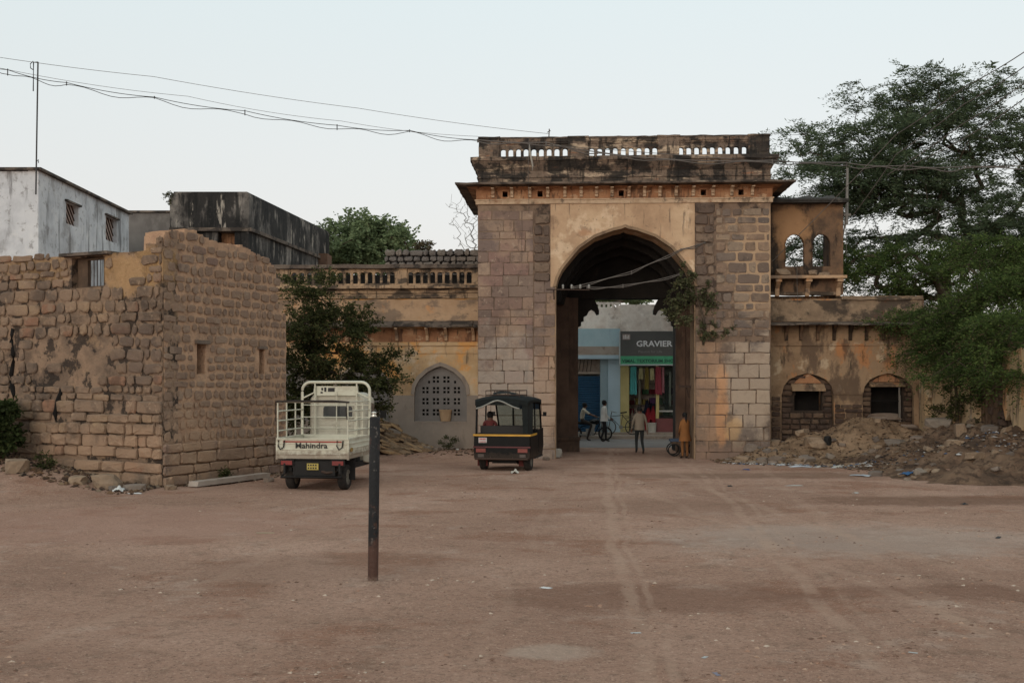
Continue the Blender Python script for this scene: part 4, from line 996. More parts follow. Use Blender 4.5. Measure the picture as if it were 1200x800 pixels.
def slab(b, z0, z1, ins=0, x0=A0.x, mi=0):
    fr = [(x0-ins, BY-ins), (A1.x+ins, BY-ins), (Bf.x+ins, BE), (x0-ins, BE)]
    b.add([(x, y, z0) for x, y in fr]+[(x, y, z1) for x, y in fr], [(0,3,2,1),(4,5,6,7),(0,1,5,4),(1,2,6,5),(2,3,7,6),(3,0,4,7)], mi)
slab(b, zslab, zt0-.12); slab(b, zt0-.12+.001, zt0-.03, -.04); slab(b, zt0-.029, zt0+.03, -.12)
b.build('parapet', m_black, bh, Matrix())
b = MB()
slab(b, zslab-.14, zslab-.002, .1, A0.x+.1); b.build('ledge', m_eave, bh, Matrix())
b = MB(); b.box(A0.x+.5, A1.x-.35, BY+.7, BE-.5, 0, zslab-.142); b.build('recessed_wall', m_orange, bh, Matrix())
b = MB(); wallbox(b, (A1.x-.32, BY), (Bf.x-.32, BE-.1), -.3, 0, zslab-.141); b.build('side_wall', m_black, bh, Matrix())
b = MB(); b.box(A0.x+.4, A0.x+1.9, BY+.1, BY+.69, 0, zslab-.143); b.box(A1.x-.6, A1.x-.34, BY+.05, BY+.68, 0, zslab-.144); b.build('pillar', m_black, bh, Matrix())
b = MB(); x, z = P(373, 300, 56).x, P(374, 300, 56).z
b.box(x+.05, x+.5, 55.7, 57, z-.6, z+.1); b.build('corner_buttress', m_wood2, bh, Matrix())
m_greyw = mat('grey_shed_render', [(92, 86, 82), (108, 102, 96)], 1, stains=[((76, 70, 66), 1.2, .5, .65, (1, 1, .6), .6)], bump=.3, k=KF)
gs = thing('grey_house', 'plain low grey house between the white house and the black-stained one', 'building', (-14, 46, 0))
c0, c1 = P(138, 247, 46), P(204, 247, 46)
b = MB(); b.box(c0.x-2, c1.x+.2, 46, 51, 0, c0.z-.08); b.build('walls', m_greyw, gs, Matrix())
MB().box(c0.x-2.1, c1.x+.3, 45.9, 51.1, c0.z-.079, c0.z).build('roof', m_eave, gs, Matrix())
m_white = mat('stained_whitewash', [(150, 150, 152), (170, 170, 172), (182, 181, 181)], 1, stains=[((84, 80, 80), 1.1, .53, .64, (2.4, 2.4, .3), .75), ((112, 106, 102), .7, .52, .64, (1, 1, 1), .55), ((104, 98, 94), 4.5, .56, .66, (1, 1, 1), .6), ((190, 186, 182), 2, .56, .7, (1, 1, 1), .4), ((120, 104, 92), 6, .66, .72, (1, 1, 1), .5)], bump=.25, k=KF*.98)
wh = thing('white_house', 'whitewashed two-storey house with damp streaks and a thin dark roof edge, far left', 'building', (-14.2, 34, 0))
C0 = P(45, 196, 34); C1 = P(151, 248, 43); FW = Frame(C0.x, C0.y, math.atan2(C1.y-C0.y, C1.x-C0.x)); LW = (C1-C0).length
wins = [(FW.U(77.5), FW.U(92), FW.Z(264, 84), FW.Z(239, 84)), (FW.U(124), FW.U(137), FW.Z(283, 130), FW.Z(255, 130))]
LW = math.hypot(C1.x-C0.x, C1.y-C0.y)
b = MB(); b.holes(0, LW, 0, C0.z-.1, wins, 0, .3); 
b.build('side_wall', m_white, wh, FW.m)
b = MB(); b.box(C0.x-14, C0.x-.001, 34.0, 34.3, 0, C0.z-.12); b.build('front_wall', m_white, wh, Matrix()); b = MB(); b.box(C0.x-14, C1.x-.32, 42.7, 43, 0, C0.z-.12); b.build('back_wall', m_white, wh, Matrix())
b = MB(); b.add([(C0.x-14.1, 33.88, C0.z-.1), (C0.x+.12, 33.88, C0.z-.1), (C1.x+.12, 43.1, C0.z-.1), (C0.x-14.1, 43.1, C0.z-.1), (C0.x-14.1, 33.88, C0.z-.02), (C0.x+.12, 33.88, C0.z-.02), (C1.x+.12, 43.1, C0.z-.02), (C0.x-14.1, 43.1, C0.z-.02)], [(0,3,2,1),(4,5,6,7),(0,1,5,4),(1,2,6,5),(2,3,7,6),(3,0,4,7)])
b.build('roof', m_eave, wh, Matrix())
m_tan = plain('window_board', (150, 128, 118), .8, k=KF)
for i, h in enumerate(wins):
    b = MB(); b.box(h[0], h[1], .16, .2, h[2], h[3]); w_ = b.build('window', m_tan, wh, FW.m)
    MB().box(h[0]-.12, h[1]+.12, -.08, .05, h[3]+.003, h[3]+.06).build('hood', m_eave, w_, FW.m)
    b = MB(); W, H_ = h[1]-h[0], h[3]-h[2]
    for k in range(-3, 6):
        p0, p1 = (h[0]+W*k/4, h[3]), (h[0]+W*(k+3)/4, h[2])
        t0 = max(0, (h[0]-p0[0])/(p1[0]-p0[0])); t1 = min(1, (h[1]-p0[0])/(p1[0]-p0[0]))
        if t1 > t0: b.tube([(p0[0]+(p1[0]-p0[0])*t, .14, p0[1]+(p1[1]-p0[1])*t) for t in (t0, t1)], .022, 4)
    b.build('grille', m_iron, w_, FW.m)
# aerial mast on the white house
b = MB(); p0, p1 = P(42, 228, 33.8), P(44.5, 73, 33.8); b.tube([p0, p1], .022, 6)
b.tube([P(42.5, 190, 33.8), P(45, 187, 33.8), P(45, 191, 33.8)], .015, 4)
b.tube([P(39, 107, 33.8), P(39.3, 73, 33.8), P(44.5, 73, 33.8)], .018, 4); b.tube([P(39, 72, 33.8), P(35.5, 75, 33.8), P(35.8, 80, 33.8), P(39, 82, 33.8)], .014, 4)
tag(b.build('aerial_mast', m_wire_d), 'tall thin aerial mast with a hooked tip on the white house', 'aerial')

# ================================================================== right wing with the jharokha
rwx0, rwx1 = GRt+.02, U(1072, wv)
rwg = thing('ruined_wing', 'crumbling ochre wing with two half-blocked arches and a projecting upper balcony, right of the gateway', 'building', G.m @ Vector((U(985, wv), wv, -.2)), GA)
m_ruin = mat('ruined_plaster', [(122, 94, 68), (146, 116, 86), (134, 108, 82)], .8,
    stains=[((178, 108, 54), 1.1, .54, .63, (1, 1, .6), .65), ((178, 154, 124), .9, .56, .62, (1, 1, 1), .7), ((78, 60, 48), 1.2, .5, .6, (1.2, 1, .6), .75), ((52, 44, 37), 1.7, .57, .65, (2, 1, .5), .6), ((92, 62, 48), 6, .6, .68, (1, 1, 1), .5)],
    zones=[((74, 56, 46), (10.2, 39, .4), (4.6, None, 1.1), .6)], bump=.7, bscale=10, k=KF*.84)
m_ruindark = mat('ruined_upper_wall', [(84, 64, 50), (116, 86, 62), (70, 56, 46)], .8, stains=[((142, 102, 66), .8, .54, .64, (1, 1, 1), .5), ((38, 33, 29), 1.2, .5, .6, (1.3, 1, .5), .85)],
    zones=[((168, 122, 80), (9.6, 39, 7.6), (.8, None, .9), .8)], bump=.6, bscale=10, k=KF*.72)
zR = lambda py, v=wv: Z(py, 985, v)
def rarch(x0p, x1p, ysp, yap):
    a, c = U(x0p, wv), U(x1p, wv); cx = (a+c)/2; hw = (c-a)/2; L = [(-1, 0), (-.92, .4), (-.72, .7), (-.4, .88), (0, 1)]
    return [(cx+x*hw, zR(ysp)+z*(zR(yap)-zR(ysp))) for x, z in L]+[(cx-x*hw, zR(ysp)+z*(zR(yap)-zR(ysp))) for x, z in L[-2::-1]]
ra1, ra2 = rarch(916, 977, 463, 437), rarch(1011, 1071, 463, 437)
b = MB(); cxm = U(994, wv); zlow = zR(463)
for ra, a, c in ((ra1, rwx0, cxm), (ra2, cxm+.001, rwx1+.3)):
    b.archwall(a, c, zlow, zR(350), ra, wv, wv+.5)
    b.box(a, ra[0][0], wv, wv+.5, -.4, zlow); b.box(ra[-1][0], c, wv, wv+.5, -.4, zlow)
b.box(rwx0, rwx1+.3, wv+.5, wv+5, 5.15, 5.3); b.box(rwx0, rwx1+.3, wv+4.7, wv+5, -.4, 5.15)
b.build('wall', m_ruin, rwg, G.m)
m_ruinband = mat('ruined_band', [(112, 90, 70), (140, 114, 88), (90, 74, 60)], 1, stains=[((160, 134, 106), 1.6, .55, .64, (1, 1, 1), .6), ((52, 44, 38), 1.1, .48, .58, (1, 1, 1.4), .8), ((110, 62, 46), 1.8, .6, .68, (1, 1, 1), .5)], bump=.8, bscale=9, k=KF*.8)
m_brk = mat('ruin_rubble', [(84, 64, 52), (108, 84, 66)], 1.6, rnd=[(88, 66, 54), (106, 80, 62), (78, 60, 52), (124, 98, 76), (96, 70, 54)], rndf=.6, stains=[((50, 42, 38), 2.4, .52, .66, (1, 1, 1), .6)], bump=.7, bscale=14, k=KF*.62)
m_gap = mat('dark_joint_earth', [(50, 40, 33), (66, 52, 42)], 2, bump=.8, k=KF*.8)
for ra, wx, wy, hd in ((ra1, (931, 963), (457.5, 481), (928, 967, 448.5, 458)), (ra2, (1021, 1058), (454, 494), (1020, 1060, 447, 453))):
    a, c = ra[0][0], ra[-1][0]; hx = (U(wx[0], wv+.2), U(wx[1], wv+.2), zR(wy[1], wv+.2), zR(wy[0], wv+.2))
    b = MB(); b.holes(a+.001, c-.001, -.4, zlow, [hx], wv+.22, wv+.45)
    cols_ = np.linspace(a+.02, c-.02, 22)
    def rt(x):
        for p, q_ in zip(ra, ra[1:]):
            if p[0] <= x <= q_[0]: return p[1]+(q_[1]-p[1])*(x-p[0])/max(1e-6, q_[0]-p[0])
        return zlow
    for p, q_ in zip(cols_, cols_[1:]):
        m_ = (p+q_)/2
        z_ = zlow
        if hx[0] < m_ < hx[1] and hx[3] > zlow: z_ = hx[3]
        if rt(m_)-.01 > z_: b.box(p, q_, wv+.22, wv+.45, z_, rt(m_)+.01)
    b.build('arch_infill', m_gap, rwg, G.m)
    stones(rwg, G, a+.01, c-.01, -.1, lambda x, rt=rt: rt(x)-.02, (.14, .22), (.18, .5), .03, .07, m_brk, 'rubble', holes=[hx], seed=int(wx[0]), v=wv+.22, jitz=.01)
    hp_ = [U(hd[0], wv), U(hd[1], wv), zR(hd[3]), zR(hd[2])]
    b = MB(); b.prism([(wv+.22, hp_[2]+.02), (wv-.12, hp_[2]), (wv-.12, hp_[2]+.05), (wv+.22, hp_[3])], hp_[0], hp_[1], 'x'); b.build('window_hood', m_ruin, rwg, G.m)
    b = MB(); cx = (hp_[0]+hp_[1])/2; b.prism([(hp_[0]+.1, hp_[3]-.01), (hp_[1]-.1, hp_[3]-.01), (hp_[1]-.2, hp_[3]+.1), (cx, zR(436.5)), (hp_[0]+.2, hp_[3]+.1)], wv+.12, wv+.2195); b.build('gable_panel', m_orange, rwg, G.m)
    b = MB(); b.box(hx[0]-.05, hx[1]+.05, wv+.9, wv+.95, hx[2]-.1, hx[3]+.1); b.box(hx[0]-.05, hx[0]+.0, wv+.452, wv+.9, hx[2]-.1, hx[3]+.1); b.build('dark_interior', m_dark, rwg, G.m)  # black sheets stand for the shade behind the window hole
b = MB(); b.tube([(U(1023, wv), wv+.3, zR(470)), (U(1056, wv), wv+.3, zR(470))], .03, 5); b.build('window_bar', m_dark, rwg, G.m)
for a, c, t_, sd in ((U(904, wv), ra1[0][0]-.03, zR(462), 61), (ra1[-1][0]+.03, ra2[0][0]-.02, zR(472), 62)):
    stones(rwg, G, a, c, -.1, t_, (.13, .2), (.2, .5), .025, .05, m_brk, 'rubble', seed=sd, v=wv, jitz=.01)
flush_stones(rwg)
b = MB(); b.box(rwx0, rwx1+.3, wv-.05, wv-.001, zR(405), zR(402.5)); b.box(U(977, wv), U(1010, wv), wv-.03, wv-.002, zR(462), zR(452)); b.build('string_course', m_ruin, rwg, G.m)
mb_ = None
for px in (921, 938, 958, 977, 996, 1015, 1035, 1053):
    if mb_ is None:
        b = MB(); b.prism([(0, 0), (-.1, .02), (-.12, .25), (-.3, .42), (-.42, .5), (-.42, .55), (0, .55)], -.05, .05, 'x'); o = b.build('bracket', m_ruindark, rwg, G.m @ Matrix.Translation((U(px, wv), wv-.001, zR(399)))); mb_ = o.data
    else: link('bracket', mb_, rwg, G.m @ Matrix.Translation((U(px, wv), wv-.001, zR(399))))
x = rwx0-.04; r = random.Random(15); xe_ = rwx1+.1
while x < xe_-.1:
    w = min(r.uniform(.7, 1.1), xe_-x); dz = r.uniform(-.012, .012); d = .78+r.uniform(-.06, .04)
    b = MB(); b.prism([(wv+.05, zR(378.5)), (wv-d, zR(381, wv-.55)+dz), (wv-d, zR(381, wv-.55)+.05+dz), (wv+.05, zR(376.5))], x+.008, x+w-.008, 'x'); b.build('eave_slab', m_eave, rwg, G.m); x += w
b = MB(); b.box(rwx0, rwx1+.2, wv-.04, wv+.3, zR(376), zR(352)); b.box(U(985, wv), rwx1+.25, wv-.12, wv+.35, zR(351.5), zR(347.5)); b.box(rwx0, U(985, wv)-.01, wv-.1, wv+.3, zR(345.5), zR(342)); b.build('stained_band', m_ruinband, rwg, G.m, (.3, .035))
# jharokha: bracketed balcony room, open windows front and back
jx0, jx1 = rwx0+.02, U(988, wv); jz0, jz1 = zR(322), zR(239)
wj = [(U(919.5, wv), U(942.5, wv)), (U(951.5, wv), U(973, wv))]; zjs, zjsp, zjt = zR(312), zR(287), zR(274)
def jw(b, y0, y1):
    mid = (wj[0][1]+wj[1][0])/2
    for w, a, c in ((wj[0], jx0, mid), (wj[1], mid+.0005, jx1)):
        cx, hw = (w[0]+w[1])/2, (w[1]-w[0])/2
        ap = [(cx-hw*math.cos(t), zjsp+(zjt-zjsp)*math.sin(t)) for t in np.linspace(0, math.pi, 13)]
        b.archwall(a, c, zjsp, jz1, ap, y0, y1); b.box(a, w[0], y0, y1, zjs, zjsp); b.box(w[1], c, y0, y1, zjs, zjsp)
    b.box(jx0, jx1, y0, y1, zR(345), zjs)
b = MB(); jw(b, wv-.02, wv+.22)
b.box(jx0, jx0+.2, wv+.22, wv+2.2, zR(345), jz1); b.box(jx1-.2, jx1, wv+.221, wv+2.199, zR(345), jz1)
b.build('upper_room', m_ruindark, rwg, G.m)
for w in wj:
    b = MB(); cx, hw = (w[0]+w[1])/2, (w[1]-w[0])/2
    ap = [(w[0], zjs), (w[0], zjsp)]+[(cx-hw*math.cos(t), zjsp+(zjt-zjsp)*math.sin(t)) for t in np.linspace(.2, math.pi-.2, 10)]+[(w[1], zjsp), (w[1], zjs)]
    b.tube([(x, wv-.03, z) for x, z in ap], .022, 4); b.build('window_rim', m_ruindark, rwg, G.m)
b = MB(); b.box(jx0-.02, U(992, wv-.4), wv-.5, wv-.021, zR(326, wv-.4), zR(322.5, wv-.4)); b.build('balcony_slab', m_band, rwg, G.m)
mb_ = None
for px in (912, 947.5, 984):
    if mb_ is None:
        b = MB(); b.prism([(0, -.58), (-.08, -.56), (-.12, -.3), (-.3, -.16), (-.38, 0), (-.38, -.0), (0, 0)], -.07, .07, 'x'); b.box(-.1, .1, -.42, 0, -.1, -.002); o = b.build('balcony_bracket', m_band, rwg, G.m @ Matrix.Translation((U(px, wv-.3), wv-.022, zR(326.3, wv-.4)))); mb_ = o.data
    else: link('balcony_bracket', mb_, rwg, G.m @ Matrix.Translation((U(px, wv-.3), wv-.022, zR(326.3, wv-.4))))
m_roofj = mat('black_roof_crust', [(40, 38, 36), (62, 58, 54)], 2, stains=[((90, 84, 76), 3, .58, .68, (1, 1, 1), .6)], bump=.9, bscale=10, k=KF)
b = MB(); b.box(jx0-.02, jx1+.08, wv-.42, wv+2.6, jz1+.001, jz1+.06); b.box(jx0-.03, jx1+.1, wv-.46, wv+2.62, jz1+.061, jz1+.12)
b.build('room_eave', m_roofj, rwg, G.m)
n1, n2 = 30, 14; vs = []
for j in range(n2+1):
    for i in range(n1+1):
        x, y = jx0+(jx1-jx0)*i/n1, wv-.4+2.9*j/n2; e = min(1, i/3, (n1-i)/3, j/3, (n2-j)/3)
        vs.append((x, y, jz1+.1+e*(.2+.12*noise.noise(Vector((x*2.2, y*2, 1)))+.06*noise.noise(Vector((x*6, y*6, 1))))))
b = MB(); b.add(vs, [(j*(n1+1)+i, j*(n1+1)+i+1, (j+1)*(n1+1)+i+1, (j+1)*(n1+1)+i) for j in range(n2) for i in range(n1)]); b.build('roof_crust', m_roofj, rwg, G.m)
for k, (px, py, s) in enumerate(((917, 317, (.32, .2, .17)), (953, 317.5, (.3, .2, .13)), (966, 319, (.22, .18, .1)))):
    x, z = G.uz(px, py+4, wv-.3); w_ = G.m @ Vector((x, wv-.28, z+.06))
    rock('rock', ['pale boulder lying on the balcony ledge under the left upper window', 'tan stone on the balcony ledge between the upper windows', 'small stone on the balcony ledge under the right upper window'][k], 'stone', w_, s, m_rock, k, k*1.3)
# iron pole standing on its roof
b = MB(); p0 = G.m @ Vector((U(992, wv+.3), wv+.3, zR(262))); b.tube([p0, p0+Vector((.03, 0, 1.95))], [.06, .045], 7); b.box(p0.x-.1, p0.x+.14, p0.y-.05, p0.y+.05, p0.z+.3, p0.z+.38)
b.tube([p0+Vector((0, 0, .3)), p0+Vector((-.12, 0, -.4))], .03, 5)
tag(b.build('service_pole', plain('pole_grey', (130, 124, 116), .7)), 'short grey pole carrying cables beside the upper room roof', 'pole')

# ================================================================== boundary wall coming forward on the right
FR = Frame(13.9, 39.4, -R(90)-R(3.1))     # local x runs towards the camera
bw = thing('boundary_wall', 'peeling cream boundary wall running toward the viewer behind the earth bank', 'wall', (13.9, 39.4, 0), -R(93.1))
m_bw = mat('peeling_boundary_plaster', [(150, 118, 84), (176, 146, 108), (160, 132, 100)], .8, stains=[((190, 120, 62), .9, .54, .64, (1, 1, .6), .6), ((70, 56, 46), 1.2, .52, .63, (2, 2, .4), .75), ((190, 172, 146), 2, .58, .68, (1, 1, 1), .5)], bump=.5, bscale=9, k=KF*.92)
n_ = (U_ := FR.U(1083), FR.U(1092), FR.Z(487, 1087), FR.Z(453, 1087))
bx = sorted(n_[:2]); nh = (bx[0], bx[1], n_[2], n_[3])
b = MB(); b.holes(0, 6.2, -.3, 3.75, [nh], 0, .4); 
tb = [(5.6, 4.2), (6.2, 3.9), (6.8, 4.1), (7.6, 3.5), (8.4, 3.2), (8.6, 2.5)]
b.build('wall', m_bw, bw, FR.m)
MB().box(nh[0]-.05, nh[1]+.05, .41, .45, nh[2]-.05, nh[3]+.05).build('niche_back', m_dark, bw, FR.m)  # shade of the niche drawn by a black plate
b = MB(); b.box(nh[0]-.02, nh[1]+.02, .1, .14, (nh[2]+nh[3])/2+.05, (nh[2]+nh[3])/2+.13); b.build('niche_shelf', m_bw, bw, FR.m)
b = MB(); r = random.Random(9)
for k in range(16):       # collapsed stretch: bare rubble core
    x = 6.201+k*.15; h = 2.9+.5*math.sin(k*.6)+r.uniform(-.12, .12); b.box(x, x+.15, .1+r.uniform(0, .08), .5, -.3, h)
b.build('exposed_core', m_bank, bw, FR.m)
stones(bw, FR, 6.2, 8.6, .2, lambda x: 2.6, (.16, .3), (.2, .5), .06, .12, m_brk, 'round', seed=77, v=.14, jitz=.05, keep=lambda x, z, r: r.random() < .45)
b = MB()
fx = 8.9; pr = [(fx, .9)]
pr = [(8.3, 1.7), (8.5, 1.3), (8.8, 1.5), (9.1, 1.0), (9.25, 1.15), (9.5, .8), (9.8, 1.25), (10.1, .95), (10.4, 1.2), (11, .7), (12.6, .8), (12.6, 3.3), (11.5, 3.3), (10.6, 3.2), (9.6, 3.25), (9.0, 3.15), (8.4, 3.2), (8.2, 2.6), (8.35, 2.1)]
b.prism(pr, -.03, .1); b.build('plaster_patch', m_bw, bw, FR.m)
b = MB(); b.box(8.9, 16, .1, .5, -.4, 3.2); b.build('wall', m_brk, bw, FR.m)
flush_stones(bw)
# ================================================================== street and shops beyond the gate
tag(heightfield('street', m_asph, -30, 40, 43.6, 49.3, 60, 12, lambda x, y: gr(x, y)+.006+.03*sm(y, 43.6, 45.2)), kind='structure')
SY = 51.2
def sp(px, py, Y=SY): return P(px, py, Y)
m_paving = mat('street_paving', [(116, 104, 94), (136, 122, 108)], 1.5, stains=[((90, 78, 70), 2, .55, .66, (1, 1, 1), .5)], bump=.5, k=KG)
b = MB(); zk = sp(0, 508).z
b.box(-30, 40, 49.31, 50.3, -.3, -.02); b.box(-30, 40, 50.301, 52, -.3, .06); tag(b.build('pavement', m_paving), kind='structure')
m_blue = mat('pale_blue_wash', [(124, 150, 158), (138, 160, 166)], 1, stains=[((120, 140, 150), 2, .55, .7, (2, 2, .4), .5)], bump=.15, k=KF)
m_blue2 = mat('paler_blue_wash', [(136, 156, 166), (146, 166, 176)], 1, stains=[((130, 150, 160), 2, .55, .7, (2, 2, .4), .5)], bump=.15, k=KF)
m_shut = plain('deep_blue_paint', (26, 64, 92), .6, k=KF)
m_lintel = mat('dirty_lintel', [(128, 112, 100), (142, 130, 118)], 1.5, stains=[((104, 84, 72), 3, .55, .66, (1, 1, 1), .5)], bump=.3, k=KF)
m_yellow = mat('yellow_wash', [(146, 132, 80), (158, 144, 92)], 1.5, bump=.15, k=KF)
m_maroon = plain('maroon_tile', (98, 52, 52), .5, k=KF)
bs_ = thing('blue_shop', 'pale blue shopfront with a deep blue rolling shutter seen through the arch', 'shop', (3.5, SY, -.2))
xa, xb_ = 1.0, sp(727, 0).x
g = lambda y: sp(0, y).z
b = MB(); b.box(xa-3, xb_-.012, SY, SY+2.4, g(405.8), g(385)); b.build('fascia', m_blue, bs_, Matrix())
b = MB(); b.box(xa-3, xb_-.012, SY-.25, SY+.5, g(416), g(406)); b.build('lintel', m_lintel, bs_, Matrix())
b = MB(); b.box(xa-3, xb_-.012, SY-.3, SY+.5, g(420.5), g(416.05)); b.build('drip_ledge', m_blue2, bs_, Matrix())
xd0, xd1, xd2 = sp(678-14, 0).x, sp(703.5, 0).x, sp(712.5, 0).x
b = MB(); b.box(xd1, xd2, SY-.02, SY+.4, -.2, g(420.55)); b.build('grey_pillar', mat('bluegrey_wash', [(112, 132, 140), (126, 144, 150)], 1, bump=.1, k=KF), bs_, Matrix())
b = MB(); b.box(xd2+.001, xb_-.013, SY-.08, SY+.4, -.2, g(420.55)); b.box(xa-3, xd0, SY-.08, SY+.4, -.2, g(420.55)); b.build('wall', m_blue2, bs_, Matrix())
b = MB()
for k in range(26):
    z = -.15+k*.105; 
    if z+.1 < g(438): b.prism([(SY+.22, z), (SY+.19, z+.03), (SY+.19, z+.075), (SY+.22, z+.104)], xd0, xd1, 'x')
sh = b.build('shutter', m_shut, bs_, Matrix())
b = MB(); b.box(xd0, xd1, SY+.1, SY+.18, g(438), g(435.5)); b.box(xd0, xd1, SY+.26, SY+.3, g(438), g(420.5)); b.build('shutter_header', m_lintel, bs_, Matrix())
b = MB()
for k in range(7): b.tube([(xd0+.05+k*.17, SY+.2, g(435.4)), (xd0+.13+k*.17, SY+.2, g(421))], .012, 4)
b.build('transom_grille', m_wire_d, bs_, Matrix())
# cloth shop
cs = thing('cloth_shop', 'open-fronted cloth shop under a dark signboard, garments hanging at the door', 'shop', (7, SY, -.2))
xe2 = sp(840, 0).x; xw0, xw1, xp = sp(737, 0).x, sp(768.5, 0).x, sp(772, 0).x
b = MB(); b.box(xb_-.01, xw0, SY-.1, SY+.5, -.2, g(428.2)); b.box(xw1, xp, SY-.1, SY+.05, .1, g(428.2)); b.box(sp(806, 0).x, xe2+1, SY-.1, SY+.5, -.2, g(428.2)); b.build('yellow_pier', m_yellow, cs, Matrix())
b = MB(); b.box(xw1+.0, sp(806, 0).x, SY-.16, SY+.1, .06, g(490)); b.build('stall_riser', m_maroon, cs, Matrix())
m_in = mat('shop_interior', [(40, 36, 34), (58, 50, 44)], 1.5, bump=.1, k=1.2)
b = MB(); b.box(xw0, xe2, SY+2.6, SY+2.7, -.2, g(426)); b.box(xw0-.1, xw0-.0, SY+.5, SY+2.6, -.2, g(426)); b.box(xe2, xe2+.1, SY+.5, SY+2.6, -.2, g(426)); b.box(xw0-.1, xe2+.1, SY+.0, SY+2.6, g(428.2), g(426)); b.build('interior', m_in, cs, Matrix())
b = MB(); b.box(xw0-.1, xe2+.1, SY-.1, SY+2.6, -.15, .09); b.build('shop_floor', m_lintel, cs, Matrix())
cols = [(110, 50, 50), (60, 100, 120), (180, 160, 90), (90, 60, 100), (70, 110, 80), (180, 180, 170), (120, 40, 50)]
for k, zz in enumerate((.7, 1.2, 1.7, 2.2)):
    MB().box(xw0+.1, xe2-.1, SY+2.1, SY+2.55, zz, zz+.04).build('shelf', m_lintel, cs, Matrix())
ms = [plain(f'cloth_{i}', c, .9, k=1.4) for i, c in enumerate(cols)]; r = random.Random(2)
for k in range(34):      # folded cloth on the shelves
    x = xw0+.2+(k % 12)*.33; zz = (.74, 1.24, 1.74)[k//12]
    o = MB().box(x, x+.26, SY+2.0, SY+2.35, zz, zz+r.uniform(.15, .34)).build('folded_cloth', ms[r.randrange(7)]); tag(o, 'folded cloth stacked on the shelves at the back of the cloth shop', 'cloth', 'folded cloth on the shop shelves')
def hang(name, label, px0, px1, py0, py1, c, Y=SY-.05, seed=0, rag_=.1):
    a, d = sp(px0, py0, Y), sp(px1, py1, Y); n = 10; vs = []; top = a.z; bot = d.z
    for j in range(9):
        f = j/8
        for i in range(n+1):
            x = a.x+(d.x-a.x)*(.5+(i/n-.5)*(.8+.25*f)); vs.append((x, Y+.04*math.sin(i*1.9+seed)*(.3+f), top+(bot-top)*f+(rag_*.3*math.sin(i*1.3+seed) if j == 8 else 0)))
    b = MB(); b.add(vs, [(j*(n+1)+i, j*(n+1)+i+1, (j+1)*(n+1)+i+1, (j+1)*(n+1)+i) for j in range(8) for i in range(n)], 0, True)
    b.add([(v[0], v[1]+.03, v[2]) for v in vs], [(j*(n+1)+i, j*(n+1)+i+1, (j+1)*(n+1)+i+1, (j+1)*(n+1)+i) for j in range(8) for i in range(n)], 0, True)
    b.tube([(a.x, Y+.015, top-.03), ((a.x+d.x)/2, Y+.015, top+.04), (d.x, Y+.015, top-.03)], .012, 4)
    tag(b.build(name, plain('cloth_'+label[:9], tuple(v*.85+12 for v in c), .9, k=1.35)), label, 'garment')
hang('hanging_garment', 'turquoise garment hanging at the left of the cloth shop opening', 738, 746.5, 430, 462, (70, 160, 160), seed=1)
hang('hanging_garment', 'cream printed cloth hanging second from the left in the shop opening', 748.5, 754, 432, 444, (170, 165, 120), seed=2)
hang('hanging_garment', 'olive yellow garment hanging in the middle of the shop opening', 755.5, 760.5, 431, 456, (120, 104, 40), seed=3)
hang('hanging_garment', 'pale cloth hanging just left of the yellow post in the shop', 761.5, 766.5, 432, 445, (190, 185, 140), seed=4)
hang('hanging_garment', 'crimson garment hanging on the yellow shop post', 767.5, 775.5, 430, 462, (140, 50, 62), Y=SY-.2, seed=5)
hang('hanging_garment', 'pink scarf hanging right of the crimson garment', 775.8, 778.5, 431, 460, (170, 110, 120), Y=SY-.2, seed=6)
hang('hanging_garment', 'long pale scarf hanging behind the walking man at the shop door', 748, 751, 446, 474, (130, 130, 118), Y=SY+.3, seed=7)
hang('hanging_garment', 'dark maroon garment hanging in the right shop window', 792, 800, 432, 470, (86, 36, 44), seed=8)
hang('hanging_garment', 'grey green scarf hanging in the right shop window', 784, 786.5, 436, 476, (110, 120, 112), seed=9)
hang('hanging_garment', 'dark green garment hanging low in the right shop window', 779, 783.5, 440, 480, (34, 52, 50), Y=SY+.3, seed=10)
b = MB(); b.box(xp, sp(806, 0).x, SY-.03, SY+.0, g(482.5), g(480.5)); b.build('window_rail', plain('alu', (150, 150, 145), .5, k=KF), cs, Matrix())
b = MB(); b.box(xp+.002, sp(806, 0).x-.002, SY-.012, SY-.004, g(490), g(430)); b.build('window_glass', clear_glass('shop_glass', dens=.08), cs, Matrix())
# red and dark goods at the door
rag('cloth_heap', 'heap of bright red cloth on the cloth shop floor', 'cloth', (sp(764, 0, SY+.4).x, SY+.4, .1), (.32, .25, 1.5), plain('red_cloth', (130, 26, 34), .9, k=1.3), 3)
rag('cloth_heap', 'dark bundle of cloth above the red heap in the shop', 'cloth', (sp(762, 0, SY+.9).x, SY+.9, .1), (.36, .25, 2.1), plain('navy_cloth', (26, 28, 44), .9, k=1.9), 4)
rag('cloth_heap', 'dusty beige bundle just inside the left of the shop door', 'cloth', (sp(743, 0, SY+.1).x, SY+.15, .1), (.2, .2, 1.7), plain('beige_cloth', (120, 104, 92), .9, k=1.4), 5)
